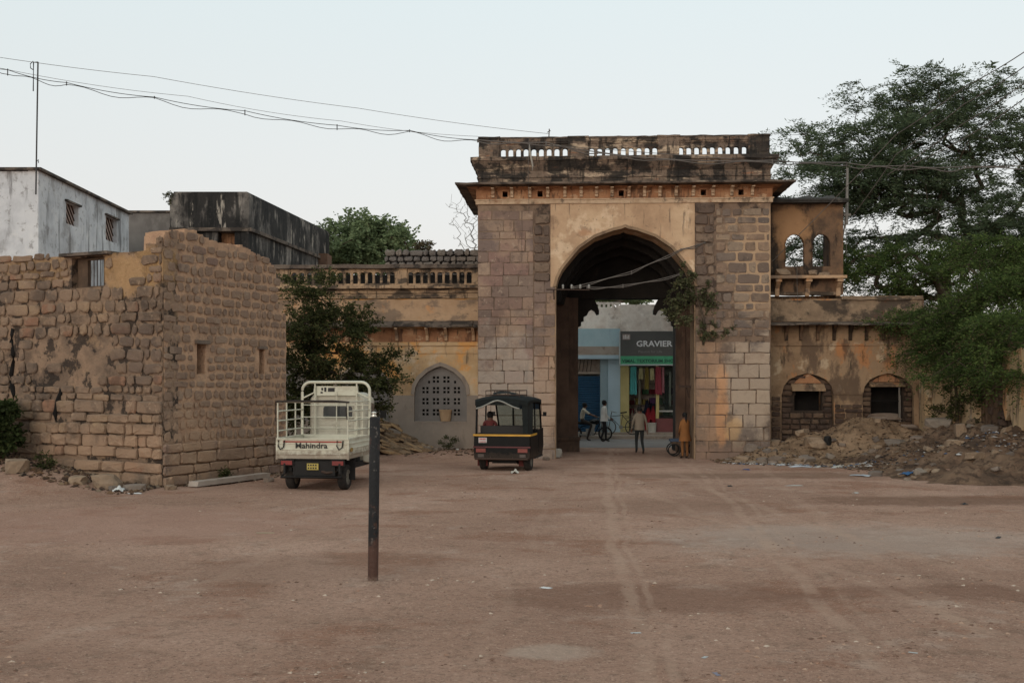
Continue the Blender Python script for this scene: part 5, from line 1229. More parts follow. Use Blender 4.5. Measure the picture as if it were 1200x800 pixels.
# signboard
sY = SY-.55; S_ = lambda px, py: P(px, py, sY)
sg = thing('shop_signboard', 'dark grey shop signboard with silver lettering and a green strip', 'sign', (S_(780, 400).x, sY, S_(780, 400).z))
x0, x1 = S_(727, 0).x, S_(845, 0).x; zz = lambda y: S_(0, y).z
m_sgn = mat('sign_dark_print', [(66, 66, 64), (78, 76, 73)], .8, bump=0, rough=.45, k=KF); m_grn = plain('sign_green', (62, 142, 104), .5, k=KF); m_fr = plain('sign_frame', (150, 156, 156), .5, k=KF)
MB().box(x0, x1, sY, sY+.12, zz(417), zz(388)).build('panel', m_sgn, sg, Matrix())
MB().box(x0, x1, sY, sY+.12, zz(426.5), zz(417.05)).build('green_strip', m_grn, sg, Matrix())
b = MB(); b.box(x0-.05, x1+.05, sY-.02, sY+.14, zz(428.2), zz(426.55)); b.box(x0-.05, x0-.001, sY-.02, sY+.14, zz(426.5), zz(388)); b.build('frame', m_fr, sg, Matrix())
b = MB(); b.box(x0+.1, x0+.2, sY+.12, SY, zz(400), zz(398)); b.box(x1-.2, x1-.1, sY+.12, SY, zz(400), zz(398)); b.build('bracket', m_iron, sg, Matrix())
face = lambda px, py, d=.006: Matrix.Translation((S_(px, 0).x, sY-d, zz(py))) @ Matrix.Rotation(R(90), 4, 'X')
m_sil = plain('sign_silver', (196, 196, 196), .4, k=KF); m_dim = plain('sign_dim', (120, 120, 118), .5, k=KF); m_gt = plain('sign_text_green', (24, 74, 60), .5, k=KF)
m_gold = plain('sign_emblem', (140, 124, 118), .6, k=KF)
wG = zz(399)-zz(406)
text_mesh('lettering', 'GRAVIER', .36, m_sil, sg, face(745.5, 405.8), sx=1.12, bold=.008, align='LEFT', space=1.0)
text_mesh('tagline', 'Passion for Life', .15, m_dim, sg, face(748, 413.2), sx=1.15, align='LEFT')
text_mesh('lettering', 'VIMAL TEXTORIUM SHOW ROOM', .21, m_gt, sg, face(729, 424.6), sx=1.0, bold=.006, align='LEFT')
MB().box(S_(729.5, 0).x, S_(738.5, 0).x, sY-.01, sY-.001, zz(398), zz(391.5)).build('emblem_plate', m_gold, sg, Matrix())
b = MB()
for k, (dx, h) in enumerate(((.02, .14), (.09, .18), (.16, .12), (.23, .16))): b.box(S_(730, 0).x+dx, S_(730, 0).x+dx+.045, sY-.016, sY-.0101, zz(397), zz(397)+h)
b.build('emblem', plain('emblem_white', (190, 186, 182), .6, k=KF), sg, Matrix())
# stained plaster storey behind the shops
m_pk = mat('blotched_plaster', [(150, 134, 122), (176, 162, 150), (160, 140, 126)], 1.2, stains=[((120, 100, 90), 1.6, .54, .66, (1, 1, 1), .65), ((196, 186, 176), 2.2, .58, .7, (1, 1, 1), .5)], bump=.3, k=KF)
ub = thing('old_upper_storey', 'blotched pinkish plaster building rising behind the two shops', 'building', (7, 53.8, 0))
YU = 53.8
b = MB(); b.box(-8, P(727, 0, YU).x, YU, YU+6, 0, P(0, 362, YU).z); b.box(P(727, 0, YU).x+.001, 22, YU-.1, YU+6, 0, P(0, 357, YU).z); b.build('wall', m_pk, ub, Matrix())
b = MB(); n = 26; xs_ = [P(700+k*5.3, 0, YU).x for k in range(-18, 6)]
baluster_panel(b, xs_[0]-.1, P(727, 0, YU).x, xs_, .05, P(0, 362, YU).z+.001, P(0, 360, YU).z, P(0, 356.5, YU).z, P(0, 354, YU).z, YU, YU+.15); b.build('baluster_panel', m_pk, ub, Matrix())
# neighbours so that the street goes on past the gate
for i, (a, c, h, mm, lb) in enumerate(((-30, -3.1, 4.6, m_ochre, 'plain ochre street building left of the blue shop'), (13.5, 40, 4.4, m_cement, 'plain grey street building right of the cloth shop'))):
    t = thing('street_house', lb, 'building', ((a+c)/2, SY, 0)); MB().box(a, c, SY, SY+2.4, -.3, h).build('walls', mm, t, Matrix()); MB().box(a, c, SY-.3, SY+2.5, h+.001, h+.12).build('roof', m_eave, t, Matrix())
    for k in range(6):
        x = a+2+(c-a-4)*k/5.5; MB().box(x, x+1.5, SY-.03, SY-.001, -.2, 2.4).build('door', m_shut if k % 2 else m_wood, t, Matrix())
# white bucket on the step
b = MB(); bx_ = P(764, 0, 50.7).x; b.lathe([(.17, .0), (.2, .42), (.215, .43), (.19, .43), (.16, .02)], (bx_, 50.7, .06), 'z', 14); b.lathe([(.001, .02), (.16, .02)], (bx_, 50.7, .06), 'z', 14)
tag(b.build('bucket', plain('white_plastic', (168, 166, 158), .6, k=1.5)), 'off-white bucket standing on the pavement below the yellow shop post', 'bucket')

# ================================================================== bicycle and motorcycle
m_blk = plain('black_rubber', (26, 25, 24), .85, k=1.2); m_steel = plain('dull_steel', (140, 138, 132), .45, .6); m_bik = plain('dark_bicycle_paint', (44, 40, 38), .5)
def wheel(b, c, r, t=.02, ax='x', n=20, mi=0):
    prof = [(r-t*1.4, -t*.5), (r-.2*t, -t*.9), (r, 0), (r-.2*t, t*.9), (r-t*1.4, t*.5), (r-t*1.4, -t*.5)]
    b.lathe(prof, c, ax, n, mi)
bc = thing('bicycle', 'dark roadster bicycle leaning against the pale blue shop wall', 'bicycle', (P(727, 0, 50.2).x, 50.25, -.02), R(4))
for x in (-.52, .55):
    b = MB(); wheel(b, (x, 0, .34), .34, .022, 'y'); t_ = b.build('tyre', m_blk, bc)
    b = MB()
    for k in range(9): a = math.pi*k/9; b.tube([(x-.31*math.cos(a), 0, .34-.31*math.sin(a)), (x+.31*math.cos(a), 0, .34+.31*math.sin(a))], .004, 3)
    b.tube([(x, -.04, .34), (x, .04, .34)], .03, 8); wheel(b, (x, 0, .34), .315, .015, 'y', 20); b.build('rim', m_steel, t_)
b = MB()
for p in ([(-.5,0,.34),(-.42,0,.82),(.1,0,.86)], [(-.42,0,.78),(.02,0,.34),(.12,0,.92)], [(.02,0,.34),(.55,0,.34)], [(.1,0,.85),(.55,0,.34)], [(-.42,0,.82),(-.38,0,1.0)]): b.tube(p, .017, 6)
b.build('frame', m_bik, bc)
b = MB(); b.tube([(-.2, -.26, .98), (-.38, -.2, 1.03), (-.38, .2, 1.03), (-.2, .26, .98)], .014, 6); b.build('handlebar', m_steel, bc)
b = MB(); b.loft([[(x, w*math.cos(t), z+.03*math.sin(t)) for t in np.linspace(0, 2*math.pi, 9)[:-1]] for x, w, z in ((.0, .02, .96), (.08, .05, .97), (.22, .11, .99), (.28, .1, 1.0))]); b.build('saddle', m_blk, bc)
b = MB()
for s in (-.06, .06): b.tube([(.2, s, .84), (.62, s, .72), (.55, s, .36)], .009, 4)
b.box(.25, .68, -.09, .09, .72, .735); b.build('carrier', m_bik, bc)
b = MB(); b.lathe([(.09, -.01), (.09, .01)], (.02, -.05, .34), 'y', 12, cap=True); b.tube([(.02, -.06, .34), (.1, -.06, .2)], .01, 4); b.box(.06, .15, -.14, -.06, .185, .2); b.build('crank', m_steel, bc)

MY = 48.3; mx = P(691, 0, MY).x
mc = thing('motorcycle', 'black motorcycle with chrome fittings ridden by the seated man, left of the passage', 'motorcycle', (mx, MY, -.17), -R(6))
for x, w in ((-.62, .055), (.66, .042)):
    b = MB(); wheel(b, (x, 0, .3), .3, w, 'y', 22); t_ = b.build('tyre', m_blk, mc)
    b = MB(); wheel(b, (x, 0, .3), .235, .02, 'y', 20); b.tube([(x, -.07, .3), (x, .07, .3)], .05, 10)
    for k in range(8): a = math.pi*k/8; b.tube([(x-.22*math.cos(a), 0, .3-.22*math.sin(a)), (x+.22*math.cos(a), 0, .3+.22*math.sin(a))], .006, 3)
    b.build('rim', m_steel, t_)
m_bp = plain('black_gloss', (20, 20, 22), .25)
b = MB(); b.loft([[(x, w*math.cos(t), z+h*math.sin(t)) for t in np.linspace(0, 2*math.pi, 13)[:-1]] for x, w, z, h in ((-.08, .06, .74, .05), (.0, .12, .78, .09), (.2, .15, .82, .11), (.36, .1, .82, .09), (.42, .04, .8, .04))]); b.build('tank', m_bp, mc)
b = MB(); b.loft([[(x, w*math.cos(t), z+h*math.sin(t)) for t in np.linspace(0, 2*math.pi, 13)[:-1]] for x, w, z, h in ((-.82, .06, .8, .03), (-.7, .12, .78, .05), (-.3, .13, .74, .06), (-.06, .1, .74, .05))]); b.build('seat', m_blk, mc)
b = MB(); b.box(-.16, .2, -.12, .12, .26, .5); b.prism([(.0, .5), (.2, .5), (.26, .7), (.08, .7)], -.09, .09); b.build('engine', m_steel, mc)
b = MB()
for y in (-.08, .08): b.tube([(.66, y, .3), (.5, y, .72), (.42, y, .95)], .022, 6)
b.tube([(.3, -.34, .98), (.42, -.12, 1.0), (.42, .12, 1.0), (.3, .34, .98)], .014, 6); b.build('fork_and_handlebar', m_steel, mc)
b = MB(); b.ball((.53, 0, .82), .095, 0, 12, 8, (.8, 1, 1)); b.build('headlight', m_steel, mc)
b = MB(); b.tube([(.44, 0, .74), (.1, 0, .66), (-.3, 0, .62), (-.62, 0, .3)], .022, 6); b.tube([(.44, 0, .72), (.2, 0, .24), (-.2, 0, .24), (-.62, 0, .3)], .02, 6); b.build('frame', m_bp, mc)
b = MB(); b.tube([(.1, -.14, .4), (.1, -.16, .25), (-.1, -.17, .22), (-.8, -.18, .3)], [.018, .02, .035, .04], 8); b.build('exhaust', m_steel, mc)
for x, rr_ in ((-.62, .35), (.66, .34)):
    b = MB()
    b.loft([[(x+rr_*math.cos(t), y, .3+rr_*math.sin(t)) for y in (-.06, .06)]+[(x+(rr_+.012)*math.cos(t), y, .3+(rr_+.012)*math.sin(t)) for y in (.06, -.06)] for t in np.linspace(.5 if x > 0 else .9, 2.5, 10)], smooth=False); b.build('mudguard', m_bp if x < 0 else m_steel, mc)
b = MB(); b.box(-.86, -.82, -.05, .05, .62, .7); b.build('tail_light', plain('red_lens', (140, 20, 20), .3), mc)

# ================================================================== people
def pm(skin, top, bot, shoe=(40, 32, 28), hair=(18, 15, 14)):
    i = str(top)+str(bot); return [plain('skin'+i, skin, .6, k=1.1), plain('top'+i, top, .9, k=1.3, bump=.2), plain('bottom'+i, bot, .9, k=1.2, bump=.2), plain('shoe'+i, shoe, .7), plain('hair'+i, hair, .8)]
sk = (96, 64, 48)
# rider, astride the motorcycle (local frame: forward = +y -> scene +x)
pr_ = dict(pelvis=(0, -.05, .86), waist=(0, -.06, 1.0), chest=(0, .0, 1.2), neck0=(0, .04, 1.35), neck=(0, .07, 1.42), head=(0, .09, 1.5), crown=(0, .08, 1.575), nose=(0, .19, 1.485),
    lhip=(-.1, .0, .84), rhip=(.1, .0, .84), lkn=(-.2, .38, .74), rkn=(.2, .38, .74), lan=(-.19, .3, .34), ran=(.21, .18, .1), lba=(-.19, .4, .29), rba=(.22, .28, .05), lto=(-.19, .47, .28), rto=(.22, .35, .04),
    lsh=(-.165, .03, 1.33), rsh=(.165, .03, 1.33), lel=(-.25, .27, 1.16), rel=(.25, .27, 1.16), lwr=(-.3, .48, 1.08), rwr=(.3, .48, 1.08), lha=(-.31, .54, 1.05), rha=(.31, .54, 1.05), lear=(-.085, .075, 1.495), rear=(.085, .075, 1.495))
person('man in a pale shirt sitting on the motorcycle at the left of the passage', (mx-.28, MY+.03, -.19), -R(96), 1.68, pr_, pm(sk, (168, 158, 140), (52, 44, 40)))
# man standing in white, side on, beside the motorcycle
ps = dict(lel=(-.2, .03, 1.14), rel=(.2, .02, 1.14), lwr=(-.16, .22, .98), rwr=(.17, .2, .96), lha=(-.13, .28, .97), rha=(.14, .26, .94), lkn=(-.1, .1, .49), rkn=(.1, -.04, .49), lan=(-.1, .1, .09), ran=(.11, -.17, .09), lba=(-.1, .2, .035), rba=(.12, -.07, .035), lto=(-.1, .27, .028), rto=(.12, -.0, .028))
YM = 47.4; zs2 = -.17
person('man in a white shirt and dark trousers standing side-on next to the motorcycle', (P(708, 0, YM).x, YM, zs2), -R(80), 1.7, ps, pm(sk, (200, 196, 190), (30, 28, 30)), shirt_len=.18)
# man walking away, tan shirt
pw = dict(lel=(-.25, -.02, 1.14), rel=(.25, .0, 1.14), lwr=(-.27, .1, .9), rwr=(.27, -.04, .88), lha=(-.27, .14, .83), rha=(.27, -.04, .8), lkn=(-.09, .16, .5), rkn=(.09, .02, .47), lan=(-.09, .12, .11), ran=(.1, -.26, .13), lba=(-.09, .23, .06), rba=(.1, -.18, .06), lto=(-.09, .3, .05), rto=(.1, -.12, .03))
YB = 40.3
person('man in a loose tan shirt and dark trousers walking through the passage', (P(749.5, 0, YB).x, YB, gr(4.5, YB)), R(3), 1.66, pw, pm(sk, (116, 104, 90), (34, 36, 36)), shirt_len=.14)
# woman in orange against the right jamb
pf = dict(lel=(-.2, .02, 1.13), rel=(.19, .06, 1.15), lwr=(-.16, .16, .96), rwr=(.12, .2, 1.1), lha=(-.12, .21, .92), rha=(.08, .22, 1.16), lsh=(-.145, 0, 1.39), rsh=(.145, 0, 1.39))
YF = 37.75
person('woman in an orange tunic and trousers standing in the shade of the right jamb', (P(802.5, 0, YF).x, YF, gr(5.6, YF)), R(20), 1.5, pf, pm(sk, (124, 78, 38), (118, 76, 40)), shirt_len=.75, skirt=.24, hair='long')
# stone bench in the shade behind her
b = MB(); x0_, _z = G.uz(789, 530, 1.6); z0_ = -.2
bt = thing('handcart', 'low dark handcart with a bluish top parked behind the woman in orange', 'cart', G.m @ Vector((x0_+.45, 1.9, gr(5.6, 39.2))), GA)
MB().box(-.55, .45, -.35, .35, .5, .58).build('deck', plain('cart_top', (58, 72, 92), .7, k=1.3), bt)
MB().box(-.5, .4, -.3, .3, .42, .5).build('frame', m_wood, bt)
for sx in (-.42, .32):
    b = MB(); wheel(b, (sx, -.33, .22), .22, .03, 'y', 16); b.tube([(sx, -.36, .22), (sx, .36, .22)], .03, 6); wheel(b, (sx, .33, .22), .22, .03, 'y', 16); b.tube([(sx, -.3, .22), (sx, -.3, .42)], .03, 5); b.tube([(sx, .3, .22), (sx, .3, .42)], .03, 5); b.build('wheel_pair', m_blk, bt)
# ================================================================== three-wheeled cargo truck
m_cream = mat('cream_vehicle_paint', [(172, 167, 146), (184, 180, 160)], 2, coord='O', stains=[((120, 104, 86), 3, .56, .72, (1, 1, 2), .45), ((92, 76, 62), 7, .63, .73, (1, 1, 1), .5), ((146, 132, 110), 2, .5, .66, (1, 1, 3), .4)], bump=.05, rough=.5, k=1.3, spec=.3, zones=[((112, 92, 76), (0, 0, .55), (None, None, .38), .75)], zn=(5, 5, .7))
m_creamd = mat('dusty_cream_cab', [(160, 152, 134), (176, 169, 150)], 2, coord='O', stains=[((110, 96, 82), 4, .54, .7, (1, 1, 3), .5), ((80, 68, 58), 9, .62, .72, (1, 1, 3), .4)], bump=.08, rough=.5, k=1.2)
m_und = plain('underbody_black', (30, 27, 25), .8, k=1.1, bump=.2); m_red = plain('red_lens_dark', (118, 20, 16), .35, k=1.2); m_rope = plain('dark_rope', (48, 40, 36), .9)
m_redline = plain('red_stripe', (150, 62, 50), .6, k=1.2); m_gl = glass('cab_glass', (52, 56, 56)); m_tyre = mat('dusty_tyre', [(30, 28, 27), (58, 50, 44)], 4, coord='O', bump=.4, k=1.0); m_rim = plain('dusty_rim', (120, 112, 100), .6)
TY = 24.75; tc = P(366, 0, TY); ta = -R(8)
tr_ = thing('cargo_three_wheeler', 'cream three-wheeled cargo truck with a railed load bed parked by the stone house', 'truck', (tc.x, TY, gr(tc.x, TY+1)), ta)
W = .81; L = 1.75       # half width and length of the bed
z0b, z1b, z2b = .70, 1.12, 1.93
def bd(f, name, m=None, par=None):
    b = MB(); f(b); return b.build(name, m or m_cream, par or tr_)
bd(lambda b: b.box(-W+.02, W-.02, .03, L, z0b, z0b+.06), 'bed_floor')
# ribbed panels
def ribbed(b, u0, u1, fix, axis, zs, out):
    pr = []
    zz_ = [z0b]; 
    for z in zs: zz_ += [z-.022, z-.012, z+.012, z+.022]
    zz_.append(z1b); o = [0]+[0, out, out, 0]*len(zs)+[0]
    outer = [(fix+oo, z) for oo, z in zip(o, zz_)]; inner = [(fix-math.copysign(.035, out), z1b), (fix-math.copysign(.035, out), z0b)]
    b.prism(outer+inner, u0, u1, axis)
tg = MB(); ribbed(tg, -W, W, 0, 'x', (.8, .9, 1.03), -.014); tg.box(-W-.005, W+.005, -.03, .03, z1b+.001, z1b+.025)
tailg = tg.build('tailgate', m_cream, tr_)
MB().box(-W+.15, W-.15, -.0155, -.001, 1.055, 1.085).build('stripe', m_redline, tailg)
for s in (-1, 1):
    b = MB()
    zz_ = [z0b]; o = [0]
    for z in (.8, .92, 1.03): zz_ += [z-.022, z-.012, z+.012, z+.022]; o += [0, .014, .014, 0]
    zz_.append(z1b); o.append(0)
    outer = [(s*(W+oo), z) for oo, z in zip(o, zz_)]; b.prism(outer+[(s*(W-.035), z1b), (s*(W-.035), z0b)], .036, L, 'y'); b.box(s*(W-.04), s*(W+.012), .031, L, z1b+.001, z1b+.03)
    b.build('side_panel', m_cream, tr_)
    MB().box(s*(W-.03), s*(W+.012), -.012, .03, z0b-.02, z1b+.02).build('corner_post', m_cream, tr_)
MB().box(-W+.04, W-.04, L-.04, L, z0b, z1b+.03).build('front_panel', m_cream, tr_)
Tm = tr_.matrix_basis
text_mesh('lettering', 'Mahindra', .17, plain('black_print', (26, 24, 24), .5), tailg, Tm @ Matrix.Translation((-.02, -.018, .93)) @ Matrix.Rotation(R(90), 4, 'X'), sx=1.14, bold=.002, depth=.003)
# chain loops holding the tailgate
for s, x in ((-1, -W+.1), (1, W-.2)):
    b = MB(); b.tube([(x-.04, -.035, 1.1), (x-.05, -.04, .98), (x, -.045, .9), (x+.07, -.04, .95), (x+.09, -.035, 1.1)], .014, 5); b.build('chain', m_rope, tr_)
    b = MB(); b.box(s*(W-.0)+.012 if s > 0 else s*W-.05, (s*W+.05) if s > 0 else s*W-.012, .1, .18, .86, .94); b.build('latch', plain('brass', (150, 120, 60), .5), tr_)
# railings: posts and rails, each a piece
rr_ = .017
for s in (-1, 1):
    x = s*(W-.02)
    for y in (.02, .6, 1.2): bd(lambda b: b.tube([(x, y, z1b), (x, y, z2b-.015)], rr_, 6), 'rail_post')
    for z in (1.3, 1.52, 1.73, z2b): bd(lambda b: b.tube([(x, .02, z), (x, L, z+.0)], rr_, 6), 'rail')
bd(lambda b: b.tube([(-W+.02, .02, z2b), (W-.02, .02, z2b)], rr_*.9, 6), 'rail')
rp = [(-W+.02-.01, -.0, z2b)]; 
b = MB(); b.tube([(-W-.02, -.0, z2b+.01), (-W*.5, 0, z2b+.024), (0, -.0, z2b+.02), (W*.55, 0, z2b+.022), (W+.02, .0, z2b)], [.02, .028, .024, .03, .02], 6)
b.tube([(-W-.01, -.01, z2b+.02), (-W-.03, .02, z2b-.1), (-W-.02, 0, z2b-.42)], .01, 5); b.tube([(W-.03, -.01, z2b+.02), (W-.05, -.02, z2b-.16), (W-.03, 0, z2b-.38)], .012, 5)
tag(b.build('rope', m_rope), 'dark rope laid along the rear rail of the cream cargo truck', 'rope').matrix_basis = Tm.copy()
# tall front hoop with a headboard
hz = 2.36; hx = W+.0
hoop = [(-hx, L, z0b+.3), (-hx, L, hz-.22)]+[(-hx+.2-.2*math.cos(t), L, hz-.2+.2*math.sin(t)) for t in np.linspace(.1, math.pi/2, 6)]
hoop += [(-x, y, z) for x, y, z in hoop[::-1]]
bd(lambda b: b.tube(hoop, .035, 8), 'front_hoop')
for s in (-1, 1):
    bd(lambda b: b.tube([(s*hx, L, 1.98), (s*.52, L-.0, 2.12), (s*.5, L, 2.3)], .02, 6), 'hoop_brace')
    bd(lambda b: b.tube([(s*.5, L, z1b), (s*.5, L, hz-.02)], .02, 6), 'hoop_post')
bd(lambda b: b.tube([(0.02, L-.01, z1b), (0.02, L-.01, 2.1)], .013, 6), 'hoop_post')
for z in (1.3, 1.55, 1.83): bd(lambda b: b.tube([(-hx, L-.01, z), (hx, L-.01, z)], .012, 6), 'front_rail')
hb = bd(lambda b: (b.box(-.5, .52, L+.04, L+.07, 2.07, 2.27), b.box(-.5, .52, L+.03, L+.08, 2.05, 2.068)), 'headboard')
b = MB(); b.box(-.36, -.32, L+.03, L+.039, 2.17, 2.23); b.box(-.29, -.24, L+.03, L+.039, 2.14, 2.24); b.box(-.2, -.04, L+.03, L+.039, 2.14, 2.23); b.box(-.38, -.33, L+.03, L+.039, 2.1, 2.14); b.build('decal', plain('black_print2', (34, 30, 30), .6), hb)
# cab, lofted with rounded shoulders
def cabring(y, w, z0, z1, rr):
    p = []
    for cx, cz, a0 in ((w-rr, z1-rr, 0), (-w+rr, z1-rr, 1), (-w+.03, z0+.03, 2), (w-.03, z0+.03, 3)):
        q_ = rr if a0 < 2 else .03
        for k in range(4): t = math.pi/2*(a0+k/3); p.append((cx+q_*math.cos(t), y, cz+q_*math.sin(t)))
    return p
cy = L+.12
cab = bd(lambda b: b.loft([cabring(cy, .62, .55, 2.05, .16), cabring(cy+.04, .67, .5, 2.09, .18), cabring(cy+.5, .69, .45, 2.12, .18), cabring(cy+.85, .66, .42, 2.05, .16), cabring(cy+1.02, .62, .42, 1.5, .16), cabring(cy+1.22, .5, .45, 1.2, .2), cabring(cy+1.3, .35, .5, 1.05, .2)]), 'cab', m_creamd)
def rrect(x0, x1, z0, z1, r, n=4):
    p = []
    for cx, cz, a0 in ((x1-r, z1-r, 0), (x0+r, z1-r, 1), (x0+r, z0+r, 2), (x1-r, z0+r, 3)):
        for k in range(n): t = math.pi/2*(a0+k/(n-1)); p.append((cx+r*math.cos(t), cz+r*math.sin(t)))
    return p
rw_ = MB().prism(rrect(-.36, .4, 1.5, 1.83, .07), cy-.025, cy+.05).build('rear_window', m_creamd, cab)
MB().prism(rrect(-.33, .37, 1.53, 1.8, .055), cy-.032, cy-.0255).build('pane', m_gl, cab)
bd(lambda b: (b.box(-.45, .5, cy-.012, cy+.01, 1.36, 1.37), b.box(-.5, .5, cy-.012, cy+.01, 1.22, 1.235), b.box(-.5, .5, cy-.012, cy+.01, 1.07, 1.085)), 'cab_crease', m_creamd, cab)
for s in (-1, 1):
    bd(lambda b: b.add([(s*.705, cy+.2, 1.25), (s*.705, cy+.8, 1.25), (s*.69, cy+.72, 1.85), (s*.69, cy+.22, 1.9), (s*.66, cy+.2, 1.25), (s*.66, cy+.8, 1.25), (s*.64, cy+.72, 1.85), (s*.64, cy+.22, 1.9)], [(0,1,2,3),(7,6,5,4),(0,4,5,1),(1,5,6,2),(2,6,7,3),(3,7,4,0)]), 'door_window', m_gl, cab)
    bd(lambda b: (b.tube([(s*.68, cy+.85, 1.45), (s*.86, cy+.9, 1.55)], .012, 5), b.box(s*.8, s*.94, cy+.88, cy+.91, 1.5, 1.68)), 'mirror', m_und, cab)
bd(lambda b: b.add([(-.55, cy+.9, 1.95), (.55, cy+.9, 1.95), (.54, cy+1.04, 1.42), (-.54, cy+1.04, 1.42), (-.55, cy+.88, 1.95), (.55, cy+.88, 1.95), (.54, cy+1.0, 1.42), (-.54, cy+1.0, 1.42)], [(0,1,2,3),(7,6,5,4),(0,4,5,1),(1,5,6,2),(2,6,7,3),(3,7,4,0)]), 'windscreen', m_gl, cab)
# chassis, lights, plate
bd(lambda b: (b.box(-.55, .55, .1, L+.1, .5, .68), b.box(-.45, .5, .03, .3, .33, .64), b.box(-.62, -.5, .1, 2.6, .42, .55), b.box(.5, .62, .1, 2.6, .42, .55)), 'chassis', m_und)
bd(lambda b: (b.tube([(-.62, -.02, .38), (-.7, -.04, .3), (.68, -.04, .3), (.62, -.02, .38)], .028, 6), b.box(-.64, -.6, -.04, .1, .38, .6), b.box(.6, .64, -.04, .1, .38, .6)), 'bumper_bar', m_und)
bd(lambda b: b.tube([(.2, .05, .42), (.34, -.02, .4), (.5, .1, .42)], .03, 8), 'exhaust', m_iron)
for s in (-1, 1):
    bd(lambda b: b.box(s*.42, s*.72, -.01, .06, .545, .68), 'tail_light_box', m_und)
    bd(lambda b: b.box(s*.45, s*.7, -.03, -.011, .565, .655), 'tail_light', m_red)
    bd(lambda b: b.box(s*.56, s*.8, .56, .58, .2, .68), 'mudflap', m_und)
np_ = bd(lambda b: b.box(-.02-.1, .14, -.012, .0, .46, .6), 'number_plate', plain('plate_yellow', (170, 150, 70), .5, k=1.2))
b = MB()
for j in range(2):
    for k in range(4): b.box(-.1+k*.055, -.1+k*.055+.035, -.016, -.0125, .545-.065*j, .545-.065*j+.035)
b.build('plate_characters', plain('plate_black', (40, 36, 28), .6), np_)
def vwheel(root, c, r, w, name='wheel'):
    b = MB(); prof = [(r*.6, -w*.5), (r*.9, -w*.55), (r*.985, -w*.4), (r, -w*.15), (r, w*.15), (r*.985, w*.4), (r*.9, w*.55), (r*.6, w*.5)]
    b.lathe(prof, c, 'x', 24); t = b.build('tyre', m_tyre, root)
    b = MB(); s = 1 if c[0] >= 0 else -1
    b.lathe([(.02, s*w*.3), (r*.22, s*w*.3), (r*.3, s*w*.42), (r*.5, s*w*.25), (r*.6, s*w*.5), (r*.6, -s*w*.5), (r*.02, -s*w*.4)], c, 'x', 18); b.build('rim', m_rim, t)
vwheel(tr_, (-.58, .42, .28), .28, .17); vwheel(tr_, (.6, .42, .28), .28, .17); vwheel(tr_, (0, cy+.95, .28), .28, .16)
bd(lambda b: b.tube([(-.6, .42, .28), (.6, .42, .28)], .04, 8), 'axle', m_und)
bd(lambda b: b.loft([[(x, cy+.95+.36*math.cos(t), .28+.36*math.sin(t)) for x in (-.14, .14)]+[(x, cy+.95+.38*math.cos(t), .28+.38*math.sin(t)) for x in (.14, -.14)] for t in np.linspace(.3, 2.9, 9)]), 'front_mudguard', m_creamd)

# ================================================================== black passenger auto rickshaw
m_bl = mat('faded_black_paint', [(18, 18, 19), (32, 30, 30)], 2, coord='O', stains=[((62, 52, 46), 4, .58, .72, (1, 1, 1), .5)], rough=.5, bump=.03, k=.5, spec=.15, zones=[((84, 66, 54), (0, 0, .25), (None, None, .28), .7)], zn=(5, 5, .7))
m_hood = mat('dark_green_canvas', [(18, 22, 22), (28, 32, 31)], 2, coord='O', stains=[((62, 60, 54), 3, .58, .72, (1, 1, 1), .5)], bump=.3, bscale=20, k=1.1)
m_cv = mat('grey_canvas_edge', [(120, 118, 110), (148, 145, 136)], 4, coord='O', bump=.2, k=1.1)
m_ye = plain('yellow_band', (186, 136, 40), .5, k=1.3); m_mar = plain('maroon_band', (88, 32, 34), .5, k=1.2); m_seat = plain('worn_seat', (44, 40, 38), .7)
RY = 29.9; rc_ = P(588, 0, RY); ra_ = -R(11)
rk = thing('auto_rickshaw', 'black passenger auto rickshaw with a yellow band and roof rack parked by the gateway', 'rickshaw', (rc_.x, RY, gr(rc_.x, RY+1)), ra_)
W = .73
def rb(f, name, m=m_bl, par=None):
    b = MB(); f(b); return b.build(name, m, par or rk)
W = .76
body = [(-W, .34), (-W+.06, .3), (W-.06, .3), (W, .34), (W+.01, .62), (W, .98), (-W, .98), (-W-.01, .62)]
rb(lambda b: b.loft([[(x*.97, 0, z) for x, z in body], [(x, .06, z) for x, z in body], [(x, 1.0, z) for x, z in body]], smooth=False), 'rear_body')
rb(lambda b: b.box(-W+.01, W-.01, 1.0, 2.0, .3, .42), 'floor')
for s in (-1, 1):
    rb(lambda b: b.prism([(1.0, .3), (1.25, .3), (1.2, .98), (1.0, .98)], s*(W-.04), s*W, 'x'), 'side_panel')
    rb(lambda b: b.prism([(1.85, .3), (2.5, .3), (2.72, .55), (2.66, 1.05), (1.9, 1.0)], s*(W-.14), s*(W-.1), 'x'), 'front_side_panel')
rb(lambda b: b.loft([[(-W+.1, 2.45, .3), (W-.1, 2.45, .3), (W-.1, 2.45, 1.0), (-W+.1, 2.45, 1.0)], [(-.45, 2.75, .36), (.45, 2.75, .36), (.5, 2.7, 1.02), (-.5, 2.7, 1.02)], [(-.25, 2.88, .45), (.25, 2.88, .45), (.3, 2.84, .9), (-.3, 2.84, .9)]], smooth=False), 'nose')
st = rb(lambda b: (b.box(-W-.012, W+.012, -.014, 1.0, .925, .975)), 'yellow_band', m_ye)
rb(lambda b: b.box(-W-.006, W+.006, -.012, -.0, .62, .655), 'maroon_band', m_mar)
rb(lambda b: b.box(-W+.14, -W+.36, -.022, -.001, .75, .885), 'sticker', plain('white_sticker', (180, 172, 168), .6, k=1.2))
b = MB(); 
for k in range(4): b.box(-W+.17+k*.042, -W+.17+k*.042+.028, -.026, -.0221, .83, .865)
b.box(-W+.16, -W+.34, -.026, -.0221, .77, .785); b.build('sticker_print', plain('red_print', (170, 40, 40), .6, k=1.2), rk)
